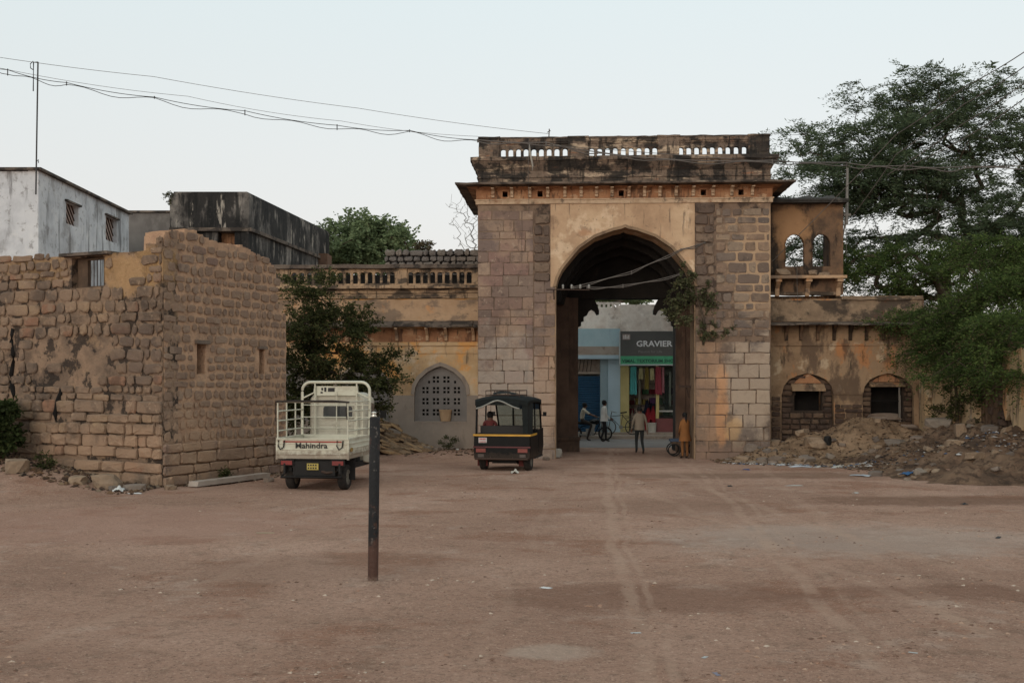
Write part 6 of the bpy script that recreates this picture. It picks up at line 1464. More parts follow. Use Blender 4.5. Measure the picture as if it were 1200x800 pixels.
for s in (-1, 1):
    x = s*(W-.2)
    rb(lambda b: b.box(x-.13, x+.13, -.03, .0, .5, .6), 'tail_light', plain('lens_brownred', (120, 44, 34), .3, k=1.2))
    rb(lambda b: b.box(x-.08, x+.08, -.025, .0, .37, .45), 'indicator', plain('lens_grey', (80, 66, 60), .4))
    rb(lambda b: b.box(x-.16, x+.12, .3, .32, .12, .34), 'mudflap', plain('flap_red', (90, 34, 28), .8))
rb(lambda b: (b.tube([(-W+.05, -.07, .33), (W-.05, -.07, .33)], .03, 6), b.tube([(-.3, -.07, .33), (-.3, .05, .4)], .02, 5), b.tube([(.3, -.07, .33), (.3, .05, .4)], .02, 5)), 'bumper_bar', m_iron)
# posts and canopy
W = .73
pz = 1.86
for s in (-1, 1):
    rb(lambda b: b.tube([(s*(W-.04), .03, .97), (s*(W-.05), .05, pz)], .028, 6), 'roof_post')
    rb(lambda b: b.tube([(s*(W-.04), 1.15, .95), (s*(W-.06), 1.15, pz)], .022, 6), 'roof_post')
    rb(lambda b: b.tube([(s*(W-.12), 2.62, 1.0), (s*(W-.1), 2.2, pz-.04)], .025, 6), 'roof_post')
rb(lambda b: b.add([(W-.02, .02, .98), (W-.0, .55, .98), (W-.0, .6, pz), (W-.03, .03, pz), (W-.045, .02, .98), (W-.03, .55, .98), (W-.03, .6, pz), (W-.06, .03, pz)], [(0,1,2,3),(7,6,5,4),(0,4,5,1),(1,5,6,2),(2,6,7,3),(3,7,4,0)]), 'side_curtain', m_hood)
rb(lambda b: b.add([(W-.16, -.01, .99), (W-.02, -.01, .99), (W-.03, -.0, pz), (W-.2, -.0, pz), (W-.16, .02, .99), (W-.02, .02, .99), (W-.03, .03, pz), (W-.2, .03, pz)], [(0,1,2,3),(7,6,5,4),(0,4,5,1),(1,5,6,2),(2,6,7,3),(3,7,4,0)]), 'side_curtain', m_hood)
roofr = []
for y, dz, ww in ((-.03, -.04, W-.02), (.05, .02, W), (.6, .04, W), (1.4, .03, W), (2.1, -.0, W-.03), (2.3, -.06, W-.06)):
    ring = [(-ww, y, pz-.1+dz)]+[(-ww+ww*2*k/8, y, pz+dz+.1*math.sin(math.pi*k/8)**.6) for k in range(9)]+[(ww, y, pz-.1+dz), (ww-.04, y, pz-.08+dz), (-ww+.04, y, pz-.08+dz)]
    roofr.append(ring)
rb(lambda b: b.loft(roofr), 'canopy', m_hood)
n = 16; vs = []       # rolled rear flap sagging in the middle
for j in range(3):
    for k in range(n+1):
        x = (-W+.05)+(2*W-.3)*k/n; sag = .05+.13*abs(math.sin(math.pi*(k/n)*1.0-0.0))*(-.4)+.16*abs(math.cos(math.pi*k/n))**1.6
        vs.append((x, -.03-.02*(j == 1), pz-.0-sag*(j/2)-.02*(j == 0)))
b = MB(); b.add(vs, [(j*(n+1)+k, j*(n+1)+k+1, (j+1)*(n+1)+k+1, (j+1)*(n+1)+k) for j in range(2) for k in range(n)], 0, True); b.add([(x, y+.03, z) for x, y, z in vs], [(j*(n+1)+k, j*(n+1)+k+1, (j+1)*(n+1)+k+1, (j+1)*(n+1)+k) for j in range(2) for k in range(n)], 0, True); b.build('rear_flap', m_hood, rk)
b = MB(); e_ = vs[2*(n+1):]; b.tube([(x, y-.02, z) for x, y, z in e_], .022, 5); b.build('flap_edge', m_cv, rk)
# roof rack and the bundle on it
b = MB(); rz_ = pz+.12
for z in (rz_+.02, rz_+.14): b.tube([(-.45, .1, z), (.45, .1, z), (.45, 1.2, z), (-.45, 1.2, z), (-.45, .1, z)], .012, 5)
for x in (-.45, -.15, .15, .45):
    b.tube([(x, .1, rz_-.04), (x, .1, rz_+.14)], .01, 5); b.tube([(x, 1.2, rz_-.04), (x, 1.2, rz_+.14)], .01, 5); b.tube([(x, .1, rz_+.02), (x, 1.2, rz_+.02)], .008, 4)
b.build('roof_rack', m_iron, rk)
rag('roof_bundle', 'dark folded tarpaulin lying in the rickshaw roof rack', 'tarpaulin', Tm @ Vector((0, 0, 0)), (.3, .4, .12), m_hood, 8).matrix_basis = rk.matrix_basis @ Matrix.Translation((-.02, .62, rz_+.035))
# seats, windscreen, steering
rb(lambda b: (b.box(-W+.08, W-.08, .45, .9, .7, .8), b.box(-W+.08, W-.08, .34, .44, .8, 1.18)), 'rear_seat', m_seat)
rb(lambda b: (b.box(-.3, .3, 1.55, 1.85, .7, .8), b.box(-.3, .3, 1.5, 1.56, .8, 1.15)), 'driver_seat', m_seat)
rb(lambda b: b.tube([(-W+.1, 1.3, 1.12), (W-.1, 1.3, 1.12)], .018, 5), 'partition_bar', m_iron)
ws = rb(lambda b: b.add([(-W+.13, 2.6, 1.03), (W-.13, 2.6, 1.03), (W-.12, 2.24, pz-.05), (-W+.12, 2.24, pz-.05), (-W+.13, 2.61, 1.03), (W-.13, 2.61, 1.03), (W-.12, 2.25, pz-.05), (-W+.12, 2.25, pz-.05)], [(0,1,2,3),(7,6,5,4)]), 'windscreen', clear_glass('screen_glass', dens=.12))
rb(lambda b: b.add([(-.1, 2.33, pz-.28), (W-.13, 2.33, pz-.28), (W-.12, 2.235, pz-.06), (-.1, 2.235, pz-.06), (-.1, 2.322, pz-.28), (W-.13, 2.322, pz-.28), (W-.12, 2.227, pz-.06), (-.1, 2.227, pz-.06)], [(0,1,2,3),(7,6,5,4),(0,4,5,1),(3,2,6,7)]), 'sun_strip', plain('blue_strip', (52, 72, 92), .5, k=1.3))
rb(lambda b: b.tube([(-.16, 2.44, 1.03), (-.13, 2.24, pz)], .025, 5), 'screen_post')
rb(lambda b: b.tube([(.1, 2.35, 1.32), (.42, 2.42, 1.08)], .012, 5), 'wiper', m_und)
rb(lambda b: (b.tube([(0, 2.5, .7), (0, 2.2, 1.05)], .03, 6), b.tube([(-.32, 2.08, 1.1), (0, 2.2, 1.06), (.32, 2.08, 1.1)], .018, 6)), 'steering_bar', m_und)
for s in (-1, 1): rb(lambda b: (b.tube([(s*(W-.1), 2.4, 1.4), (s*(W+.03), 2.45, 1.42)], .01, 5), b.box(s*(W-.04), s*(W+.06), 2.44, 2.46, 1.38, 1.5)), 'mirror', m_und)
vwheel(rk, (-.58, .5, .26), .26, .16); vwheel(rk, (.62, .5, .26), .26, .17); vwheel(rk, (0, 2.55, .24), .24, .13)
rb(lambda b: (b.tube([(-.56, .5, .24), (.6, .5, .24)], .035, 6), b.box(-.3, .35, .2, .9, .2, .34)), 'axle', m_und)
rb(lambda b: b.box(W-.02, W+.04, .75, 1.95, .3, .34), 'step', m_und)
# passenger on the rear bench
pp = dict(pelvis=(0, 0, .0), waist=(0, -.03, .14), chest=(0, -.02, .34), neck0=(0, 0, .49), neck=(0, .015, .56), head=(0, .03, .64), crown=(0, .02, .715), nose=(0, .125, .625), lear=(-.085, .015, .635), rear=(.085, .015, .635),
    lsh=(-.165, 0, .46), rsh=(.165, 0, .46), lel=(-.21, .08, .22), rel=(.21, .08, .22), lwr=(-.13, .28, .12), rwr=(.13, .28, .12), lha=(-.1, .34, .1), rha=(.1, .34, .1), lhip=(-.09, .04, -.02), rhip=(.09, .04, -.02), lkn=(-.12, .42, .02), rkn=(.12, .42, .02),
    lan=(-.12, .42, -.36), ran=(.12, .42, -.36), lba=(-.12, .52, -.4), rba=(.12, .52, -.4), lto=(-.12, .58, -.41), rto=(.12, .58, -.41))
pw_ = rk.matrix_basis @ Vector((-W+.27, .66, .84))
person('dark-haired passenger in a maroon top sitting in the back of the rickshaw', pw_, ra_, 1.55, pp, pm(sk, (92, 40, 38), (50, 46, 50)))
# ================================================================== trees and plants
m_bark = mat('brown_bark', [(70, 58, 46), (96, 80, 64)], 4, bump=.8, k=1.0)
m_barkp = mat('pale_twigs', [(120, 112, 104), (140, 132, 122)], 4, bump=.2, k=1.0)
lf_big = leafmat('feathery_leaves', [(60, 72, 54), (76, 88, 64), (96, 106, 80)], 1.3)
lf_dk = leafmat('dark_leaves', [(48, 54, 32), (66, 70, 42), (96, 94, 60)], 1.2)
lf_bush = leafmat('thicket_leaves', [(50, 62, 34), (66, 82, 44), (96, 108, 60)], 1.35)
lf_far = leafmat('distant_leaves', [(80, 92, 66), (98, 110, 78), (116, 126, 92)], 1.45)  # distance haze is put into the leaf colour as a paler green
lf_cr = leafmat('creeper_leaves', [(72, 76, 52), (94, 98, 70), (120, 116, 86)], 1.1)
def Pt(px, py, Y): v = P(px, py, Y); return (v.x, v.y, v.z)
def blob(px, py, Y, rx, ry, n, rd=None):
    s = Y/F; return (Pt(px, py, Y), (rx*s, (rd if rd else rx*s*.8), ry*s), n)
YT = 46
tree('acacia_tree', 'large feathery-leaved tree towering over the ruined wing at the right edge', 'tree', (18.0, YT, -.2),
    [(17.9, YT, 2.5), (17.6, YT, 4.6), (17.5, YT, 6.6)],
    [blob(1080, 195, YT, 95, 60, 170), blob(1010, 205, YT, 66, 26, 90), blob(955, 195, YT-1, 44, 18, 46), blob(1010, 158, YT, 52, 14, 46), blob(1065, 132, YT, 56, 16, 52), blob(1045, 103, YT, 34, 9, 22), blob(1125, 112, YT, 26, 16, 22), blob(1130, 150, YT, 60, 30, 80),
     blob(1190, 180, YT, 55, 50, 60), blob(1170, 230, YT, 70, 50, 80), blob(1060, 240, YT, 70, 40, 70), blob(940, 165, YT-1, 22, 10, 8), blob(1190, 115, YT, 30, 14, 12), blob(985, 232, YT, 40, 22, 20), blob(945, 290, YT, 40, 26, 34), blob(930, 245, YT, 30, 16, 12), blob(1085, 98, YT, 20, 8, 8), blob(1150, 100, YT, 22, 8, 10), blob(1240, 200, YT, 50, 70, 50), blob(1165, 255, YT-1, 44, 26, 50), blob(1200, 300, YT-1, 50, 30, 50), blob(1100, 290, YT, 110, 42, 110), blob(990, 300, YT+2, 60, 46, 40)],
    m_bark, lf_big, r0=.26, twigs=5, twl=1.2, lpt=30, ll=.15, lw=.042, seed=5, droop=.38, tipr=.008, flat=.35, outw=1.1, pads=9, padr=.72)
tree('thorn_thicket', 'dense dark green thicket spilling over the top of the ruined wing and boundary wall', 'shrub', (16.2, 41.5, -.2),
    [(16.1, 41.4, 2), (15.9, 41.2, 4), (15.8, 41, 5.2)],
    [blob(1100, 330, 41, 85, 36, 120, 2.2), blob(1020, 322, 41.5, 55, 24, 60, 1.4), blob(1180, 320, 41, 60, 48, 90, 2), blob(1050, 300, 41.5, 46, 20, 30, 1.5)],
    m_bark, lf_bush, r0=.22, twigs=8, twl=.8, lpt=20, ll=.11, lw=.04, seed=6, droop=.3, flat=.55, pads=8, padr=.5)
tree('wall_thicket', 'bright-tipped bush hanging over the peeling boundary wall at the right edge', 'shrub', (14.8, 35.5, -.2),
    [(14.7, 35.4, 2), (14.5, 35.2, 3.8), (14.3, 35, 4.7)],
    [blob(1110, 372, 36.5, 50, 30, 80, 1.3), blob(1170, 378, 34, 60, 46, 110, 1.3), blob(1165, 425, 33, 44, 26, 50, .8), blob(1090, 405, 36.5, 28, 16, 26, .8), blob(1200, 300, 35, 60, 40, 80, 1.5), blob(1195, 355, 34, 40, 50, 90, 1.3), blob(1190, 415, 32, 40, 24, 50, .8), blob(1200, 432, 30, 26, 16, 40, .5), blob(1190, 395, 30.5, 44, 26, 60, .7), blob(1175, 350, 33, 50, 24, 50, .9), blob(1150, 440, 33, 26, 14, 24, .5), blob(1130, 400, 35, 50, 26, 60, 1), blob(1060, 378, 38, 22, 14, 18, .8)],
    m_bark, lf_bush, r0=.18, twigs=8, twl=.7, lpt=20, ll=.09, lw=.035, seed=7, droop=.5, flat=.6, pads=8, padr=.42)
tree('hanging_creeper', 'straggling green creeper hanging down the peeling wall above the dark bank', 'creeper', (13.55, 34.6, .9),
    [(13.45, 34.4, 1.8), (13.3, 34.2, 2.6)],
    [blob(1128, 466, 34.5, 22, 26, 26, .35), blob(1105, 490, 35.5, 12, 18, 9, .3), blob(1150, 470, 33.2, 12, 40, 16, .3)],
    m_bark, lf_dk, r0=.05, twigs=7, twl=.4, lpt=10, ll=.09, lw=.05, seed=8, droop=.5)
YL = 35.2
tree('dark_shade_tree', 'dark small-leaved tree behind the cargo truck, covering the left part of the wing', 'tree', (Pt(372, 520, YL)[0], YL, 0),
    [(-6.0, YL, .9), (-6.0, YL, 1.7), (-6.1, YL, 2.4)],
    [blob(362, 430, YL, 36, 62, 130, 1.1), blob(392, 405, YL, 42, 46, 100, 1.1), blob(358, 358, YL, 26, 26, 30, .7), blob(372, 335, YL, 26, 12, 12, .6), blob(428, 440, YL, 26, 26, 50, .8), blob(450, 445, YL-.2, 16, 10, 10, .5), blob(398, 352, YL, 26, 10, 10, .6), blob(412, 472, YL, 28, 24, 40, .8), blob(346, 336, YL, 10, 14, 8, .5), blob(425, 392, YL, 24, 7, 8, .5), blob(358, 485, YL, 30, 24, 40, .8), blob(455, 424, YL, 9, 12, 4, .4)],
    m_bark, lf_dk, r0=.11, twigs=6, twl=.42, lpt=14, ll=.1, lw=.055, seed=9, droop=.15, tipr=.007, pads=4, padr=.26)
YG = 62
tree('distant_tree', 'round mid-green tree showing above the left balustrade beside the mouldy house', 'tree', (Pt(430, 0, YG)[0], YG, -.2),
    [(Pt(430, 360, YG)[0], YG, 4), (Pt(430, 330, YG)[0], YG, 7)],
    [blob(420, 290, YG, 52, 26, 130), blob(450, 297, YG, 40, 20, 70), blob(398, 275, YG, 18, 12, 22), blob(416, 267, YG, 7, 8, 8), blob(430, 270, YG, 8, 7, 8), blob(440, 273, YG, 6, 5, 6)],
    m_bark, lf_far, r0=.3, twigs=7, twl=.9, lpt=13, ll=.22, lw=.13, seed=10, pads=8, padr=.6)
tree('distant_sapling', 'small leafy sapling poking above the dry stone parapet', 'tree', (Pt(472, 0, 58)[0], 58, -.2),
    [(Pt(472, 300, 58)[0], 58, 8.2)], [blob(472, 276, 58, 7, 4, 10), blob(459, 278, 58, 5, 4, 5), blob(478, 288, 58, 5, 3, 4)], m_bark, lf_far, r0=.06, twigs=6, twl=.35, lpt=10, ll=.16, lw=.1, seed=11)
tree('roof_weed', 'reddish weed growing on the dry stone parapet', 'plant', (Pt(497, 0, 46)[0], 46, 5.6),
    [(Pt(497, 296, 46)[0], 46, 7.3)], [blob(497, 288, 46, 9, 5, 12, .4)], m_bark, leafmat('weed_leaves', [(84, 74, 58), (104, 92, 72)], 1.1), r0=.03, twigs=5, twl=.22, lpt=9, ll=.1, lw=.06, seed=12)
tree('bare_tree', 'leafless pale branching tree peeking out left of the gateway', 'tree', (Pt(580, 0, 52)[0], 52, -.2),
    [(Pt(582, 380, 52)[0], 52, 4.5), (Pt(582, 330, 52)[0], 52, 6.5)], [blob(560, 262, 52, 36, 36, 110), blob(545, 245, 52, 24, 28, 70), blob(550, 285, 52, 24, 16, 50)], m_barkp, None, r0=.05, seed=13, tipr=.007)
tree('rooftop_sprig', 'thin sprig growing on the corner of the mouldy house roof', 'plant', (Pt(199, 0, 45.4)[0], 45.4, 9.4),
    [(Pt(198, 232, 45.4)[0], 45.4, 9.7)], [blob(197, 233, 45.4, 4, 8, 9, .15)], m_bark, lf_dk, r0=.015, twigs=4, twl=.14, lpt=8, ll=.06, lw=.04, seed=14, tipr=.006)
tree('tree_beyond_shops', 'green tree top showing over the roof behind the shops', 'tree', (Pt(716, 0, 66)[0], 66, -.2),
    [(Pt(716, 0, 66)[0], 66, 4)], [blob(700, 352, 66, 22, 5, 30), blob(745, 352, 66, 14, 3, 18)], m_bark, lf_far, r0=.15, twigs=6, twl=.4, lpt=10, ll=.2, lw=.14, seed=15)
# creeper on the right side of the arch
cv = G.m @ Vector((U(812, -.1), -.1, Z(395, 815)))
def Gp(px, py, v): x, z = G.uz(px, py, v); w = G.m @ Vector((x, v, z)); return (w.x, w.y, w.z)
def gblob(px, py, v, rx, ry, n, rd): return (Gp(px, py, v), (rx*.028, rd, ry*.028), n)
tree('arch_creeper', 'leafy creeper rooted in the right pier, hanging into the mouth of the arch', 'creeper', Gp(824, 404, -.02),
    [Gp(826, 380, -.1), Gp(818, 352, -.15), Gp(808, 338, -.2)],
    [gblob(796, 345, -.2, 14, 18, 34, .18), gblob(788, 362, -.2, 10, 12, 16, .18), gblob(803, 322, -.15, 10, 12, 12, .15), gblob(815, 342, -.15, 10, 8, 12, .15), gblob(833, 345, -.12, 7, 18, 14, .12), gblob(828, 385, -.12, 9, 10, 16, .12), gblob(801, 368, -.2, 8, 12, 10, .15), gblob(852, 385, -.1, 8, 6, 4, .1)],
    m_bark, lf_cr, r0=.035, twigs=3, twl=.2, lpt=8, ll=.09, lw=.07, seed=16, droop=.4, tipr=.005)
tree('corner_bush', 'low leafy bush at the foot of the stone house wall, far left edge', 'shrub', (-12.1, 26.8, gr(-12.1, 26.8)),
    [(-12.1, 26.8, gr(-12.1, 26.8)+.35)],
    [blob(2, 505, 26.6, 22, 24, 45, .4), blob(10, 482, 26.8, 10, 12, 8, .3), blob(-12, 500, 26.8, 20, 28, 20, .4)], m_bark, leafmat('bush_leaves', [(50, 58, 34), (66, 76, 44), (84, 92, 56)], 1.0), r0=.04, twigs=6, twl=.25, lpt=9, ll=.12, lw=.07, seed=17, tipr=.006)
for i, (px, py, Y, s, lb) in enumerate(((54, 535, 26.0, .22, 'small green weed tuft at the left foot of the stone house wall'), (258, 560, 27.2, .2, 'green weed tuft at the foot of the stone house side wall'), (526, 533, 38.9, .28, 'dusty grey weed in front of the grey wing wall'))):
    w = P(px, py, Y); w.z = gr(w.x, Y)
    tree('weed_tuft', lb, 'plant', w, [w+Vector((0, 0, s*.4))], [((w.x, w.y, w.z+s*.8), (s, s*.7, s*.7), 12)], m_bark, lf_cr if i == 2 else lf_dk, r0=.012, twigs=5, twl=.14, lpt=8, ll=.07, lw=.035, seed=20+i, tipr=.004)

# ================================================================== yard clutter
# bollard pole
bx0 = P(437, 0, 13.4)
b = MB(); hgt = 1.95; b.lathe([(.062, -.2), (.062, hgt-.012), (.056, hgt), (.03, hgt)], (0, 0, 0), 'z', 20); b.lathe([(.001, hgt-.003), (.031, hgt-.003)], (0, 0, 0), 'z', 20)
m_post = mat('black_post', [(20, 20, 22), (34, 32, 32)], 3, coord='O', stains=[((84, 50, 36), 6, .54, .64, (1, 1, .6), .75), ((110, 100, 92), 14, .6, .66, (1, 1, 1), .6)], zones=[((92, 58, 44), (0, 0, .2), (None, None, .4), .75), ((116, 92, 78), (0, 0, 0), (None, None, .1), .8)], zn=(7, 5, .7), bump=.5, rough=.55, k=1.0)
o = b.build('bollard', m_post); o.matrix_basis = Matrix.Translation((bx0.x, 13.4, gr(bx0.x, 13.4))) @ Matrix.Rotation(R(.7), 4, 'Y'); tag(o, 'slim black iron pole standing alone in the yard in front of the truck', 'pole')
b = MB(); c0_ = (bx0.x+.012, 13.4, gr(bx0.x, 13.4)+hgt); b.lathe([(.03, 0), (.04, .012), (.022, .03), (.03, .045), (.036, .05), (.02, .062), (.004, .066)], c0_, 'z', 14, cap=True)
tag(b.build('reflector_cap', plain('chrome', (200, 196, 184), .2, .7, k=1.2)), 'small shiny metal cap resting on top of the black pole', 'cap')
# concrete post lying by the stone house
a_, c_ = P(226, 571, 25.35), P(312, 560, 27.9); a_.z = gr(a_.x, a_.y)+.07; c_.z = gr(c_.x, c_.y)+.09
d_ = (c_-a_); o = MB().prism([(0, -.05), (d_.length-.04, -.06), (d_.length, .05), (.03, .06)], -.13, .13).build('stone_beam', m_lintel); o.matrix_basis = Matrix.Translation(a_) @ Matrix.Rotation(math.atan2(d_.y, d_.x), 4, 'Z'); tag(o, 'long flat stone beam lying on the ground along the stone house side wall', 'beam')
# boulders along the stone house
rl_ = [(125, 551, 24.6, (.36, .3, .3), m_rock, 'large pale angular boulder at the foot of the stone house front'), (92, 556, 24.8, (.3, .24, .16), m_rock, 'low tan rock left of the pale angular boulder'), (158, 567, 24.6, (.3, .22, .14), m_rockg, 'flat grey rock near the corner of the stone house'),
       (20, 542, 25.6, (.5, .35, .26), m_rock, 'half-buried rock below the bush at the left edge'), (133, 562, 24.3, (.13, .12, .1), m_rockg, 'fist-sized dark stone below the pale boulder'), (200, 570, 24.9, (.2, .14, .1), m_rock, 'small rock by the lower corner of the stone house'), (315, 580-14, 27, (.14, .12, .1), m_rockg, 'small stone between the stone beam and the truck')]
for i, (px, py, Y, s, mm, lb) in enumerate(rl_):
    w = P(px, py, Y); rock('rock', lb, 'stone', (w.x, Y, gr(w.x, Y)+bank2(w.x, Y)*.0+s[2]*.35), s, mm, i, i*1.7)
rag('crumpled_paper', 'white crumpled paper caught beside the pale boulder', 'litter', (P(138, 0, 24.2).x, 24.25, gr(-8.4, 24.25)+.0), (.12, .1, .16), plain('paper_white', (200, 198, 194), .8, k=1.1), 21)
rag('crumpled_paper', 'flat white scrap just below the stone house corner', 'litter', (P(160, 0, 24).x, 23.9, gr(-7.9, 23.9)), (.16, .07, .04), bpy.data.materials['paper_white'], 22)
# slab heap by the wing
r = random.Random(44)
m_slab = mat('tan_slab', [(150, 120, 84), (128, 104, 78)], 3, rnd=[(150, 118, 84), (116, 92, 70), (168, 134, 94), (96, 78, 62), (138, 116, 92)], rndf=.85, stains=[((90, 74, 58), 5, .55, .66, (1, 1, 1), .5)], bump=.5, k=1.25)
lib = []
for i in range(5):
    b = MB(); n = 6; pts = [(.5*math.cos(2*math.pi*k/n+.3)*r.uniform(.8, 1.15), .32*math.sin(2*math.pi*k/n+.3)*r.uniform(.8, 1.15)) for k in range(n)]; b.prism(pts, -.5, .5, 'z'); o = b.build('flat_stone', m_slab); lib.append(o.data); bpy.data.objects.remove(o)
def heap_h(px): return max(0, 1-(px-440)/66)
for i in range(120):
    px = 436+72*r.random()**1.1; hh = heap_h(px)*1.12; f = r.random(); Y = 39.1-(1-f)*(1.1+hh*.7); z = -.05+hh*(.0+f*1.08)+r.uniform(-.02, .05)
    w = P(px, 0, Y); L = r.uniform(.3, .62)
    o = link('flat_stone', lib[r.randrange(5)]); o.matrix_basis = Matrix.Translation((w.x, Y, z+gr(w.x, Y)*.5+.06)) @ Matrix.Rotation(r.uniform(-.5, .5), 4, 'Z') @ Matrix.Rotation(R(20)+r.uniform(-.22, .25), 4, 'Y') @ Matrix.Rotation(r.uniform(-.22, .16), 4, 'X') @ Matrix.Diagonal((L, L, r.uniform(.045, .09), 1))
    tag(o, 'thin tan stone slab in the sloping heap beside the left jali window', 'stone', 'broken slabs heaped against the wing')
b = MB(); n = 10; vs = []; ny = 8
for j in range(ny+1):
    for i in range(n+1):
        px = 425+92*i/n; Y = 39.4-2.1*j/ny; w = P(px, 0, Y); vs.append((w.x, Y, gr(w.x, Y)-.04+heap_h(px)*(.85 if i < n else 0)*(1-j/ny)**1.2))
b.add(vs, [(j*(n+1)+i, j*(n+1)+i+1, (j+1)*(n+1)+i+1, (j+1)*(n+1)+i) for j in range(ny) for i in range(n)], 0, True); tag(b.build('rubble_mound', m_bank), kind='structure')
for i, (px, py, Y, s, lb) in enumerate(((499, 526, 38.4, (.22, .16, .15), 'pale block at the right end of the slab heap'), (512, 528, 38.4, (.18, .14, .12), 'brown stone between the slab heap and the dusty weed'), (640, 533, 36.9, (.15, .12, .1), 'stone at the foot of the gateway left pier'))):
    w = P(px, py, Y); rock('rock', lb, 'stone', (w.x, Y, gr(w.x, Y)+s[2]*.4), s, m_rockg, i+3, i)
# ochre sack on the sill of the middle jali window
w = G.m @ Vector((U(522, wv-.12), wv-.14, zsill+.0)); 
b = MB(); b.lathe([(.17, 0), (.185, .1), (.2, .22), (.215, .34), (.235, .38), (.225, .4), (.19, .4), (.18, .34)], (0, 0, 0), 'z', 16); b.lathe([(.001, .02), (.12, .0)], (0, 0, 0), 'z', 16)
o = b.build('clay_pot', mat('clay', [(150, 118, 84), (166, 132, 98)], 4, coord='O', bump=.3, k=1.3)); o.matrix_basis = Matrix.Translation(G.m @ Vector((U(522, wv), wv+.03, zsill+.022))) @ Matrix.Diagonal((1, .42, 1, 1)); tag(o, 'ochre clay pot standing on the sill of the jali window nearest the gateway', 'pot')
# pale stone block in front of the left passage pier
w = P(653, 533, 37.9); rock('rock', 'pale squared stone lying at the left passage jamb', 'stone', (w.x, 37.9-.0, gr(w.x, 37.9)+.16), (.2, .16, .24), mat('pale_stone', [(150, 140, 128), (168, 158, 144)], 3, bump=.3, k=1.1), 2, .3)
# broken blocks and boulders on the right-hand heap
r = random.Random(61)
big = [(955, 536, 36.4, (.42, .3, .3), m_rock, 'tan boulder set into the front of the earth mound'), (970, 528, 36.6, (.16, .14, .26), m_und, 'dark upright stone stuck in the earth mound'), (880, 538, 36.9, (.3, .22, .24), m_rockg, 'grey-topped block at the foot of the right pier'), (1100, 516, 34.5, (.5, .35, .24), m_rockg, 'tilted grey slab on the slope below the boundary wall'),
       (1078, 530, 33.5, (.35, .28, .2), m_rockg, 'rounded grey stone at the right foot of the earth mound'), (1125, 536, 31.5, (.26, .2, .3), m_rock, 'pale pointed stone on the dark bank'), (1050, 528, 34.5, (.4, .28, .2), m_rockg, 'flat grey block between mound and bank'), (1035, 498, 38.2, (.7, .5, .2), m_rockg, 'grey dusty hump of hardened cement on top of the earth mound'),
       (1065, 519, 35.4, (.45, .3, .12), m_rock, 'thin tan slab lying on the slope behind the grey block'), (905, 528, 37.6, (.4, .25, .18), m_rock, 'low tan rock between right pier and mound'), (1160, 540, 30.3, (.28, .2, .22), m_rockg, 'dark stone high on the bank near the right edge'), (1143, 560, 28.5, (.3, .2, .14), m_rock, 'tan stone at the bottom of the dark bank')]
for i, (px, py, Y, s, mm, lb) in enumerate(big):
    w = P(px, py, Y); z = gr(w.x, Y)+max(mound_h(w.x, Y)-.05 if w.x < 14.1 and Y > 33.7 else -9, bank_h(w.x, Y) if w.x > 8.7 and Y < 36.7 else -9, 0)
    rock('rock', lb, 'stone', (w.x, Y, z+s[2]*.3), s, mm, i % 6, i*.9, tilt=r.uniform(-.3, .3))
def surf(x, Y):
    z = 0
    if 6.7 < x < 14.1 and 33.7 < Y < 39.3: z = max(z, mound_h(x, Y)-.05)
    if 8.7 < x < 14.1 and 25.1 < Y < 36.7: z = max(z, bank_h(x, Y))
    return gr(x, Y)+z
for i in range(120):
    f = r.random(); x = 6.9+6.9*r.random(); lo = 34.3 if x < 9 else 27.2-(x-9)*.15; Y = lo+(38.6-lo)*r.random()**1.5
    if x > 13.6: continue
    s = .05+.17*r.random()**1.8; rock('rock', 'loose stone scattered over the earth mound and dark bank on the right', 'stone', (x, Y, surf(x, Y)+s*.2), (s*r.uniform(1, 1.9), s, s*r.uniform(.5, 1)), r.choice([m_rock, m_rockg]), r.randrange(6), r.uniform(0, 6), 'loose stones on the right-hand heaps', r.uniform(-.5, .5))
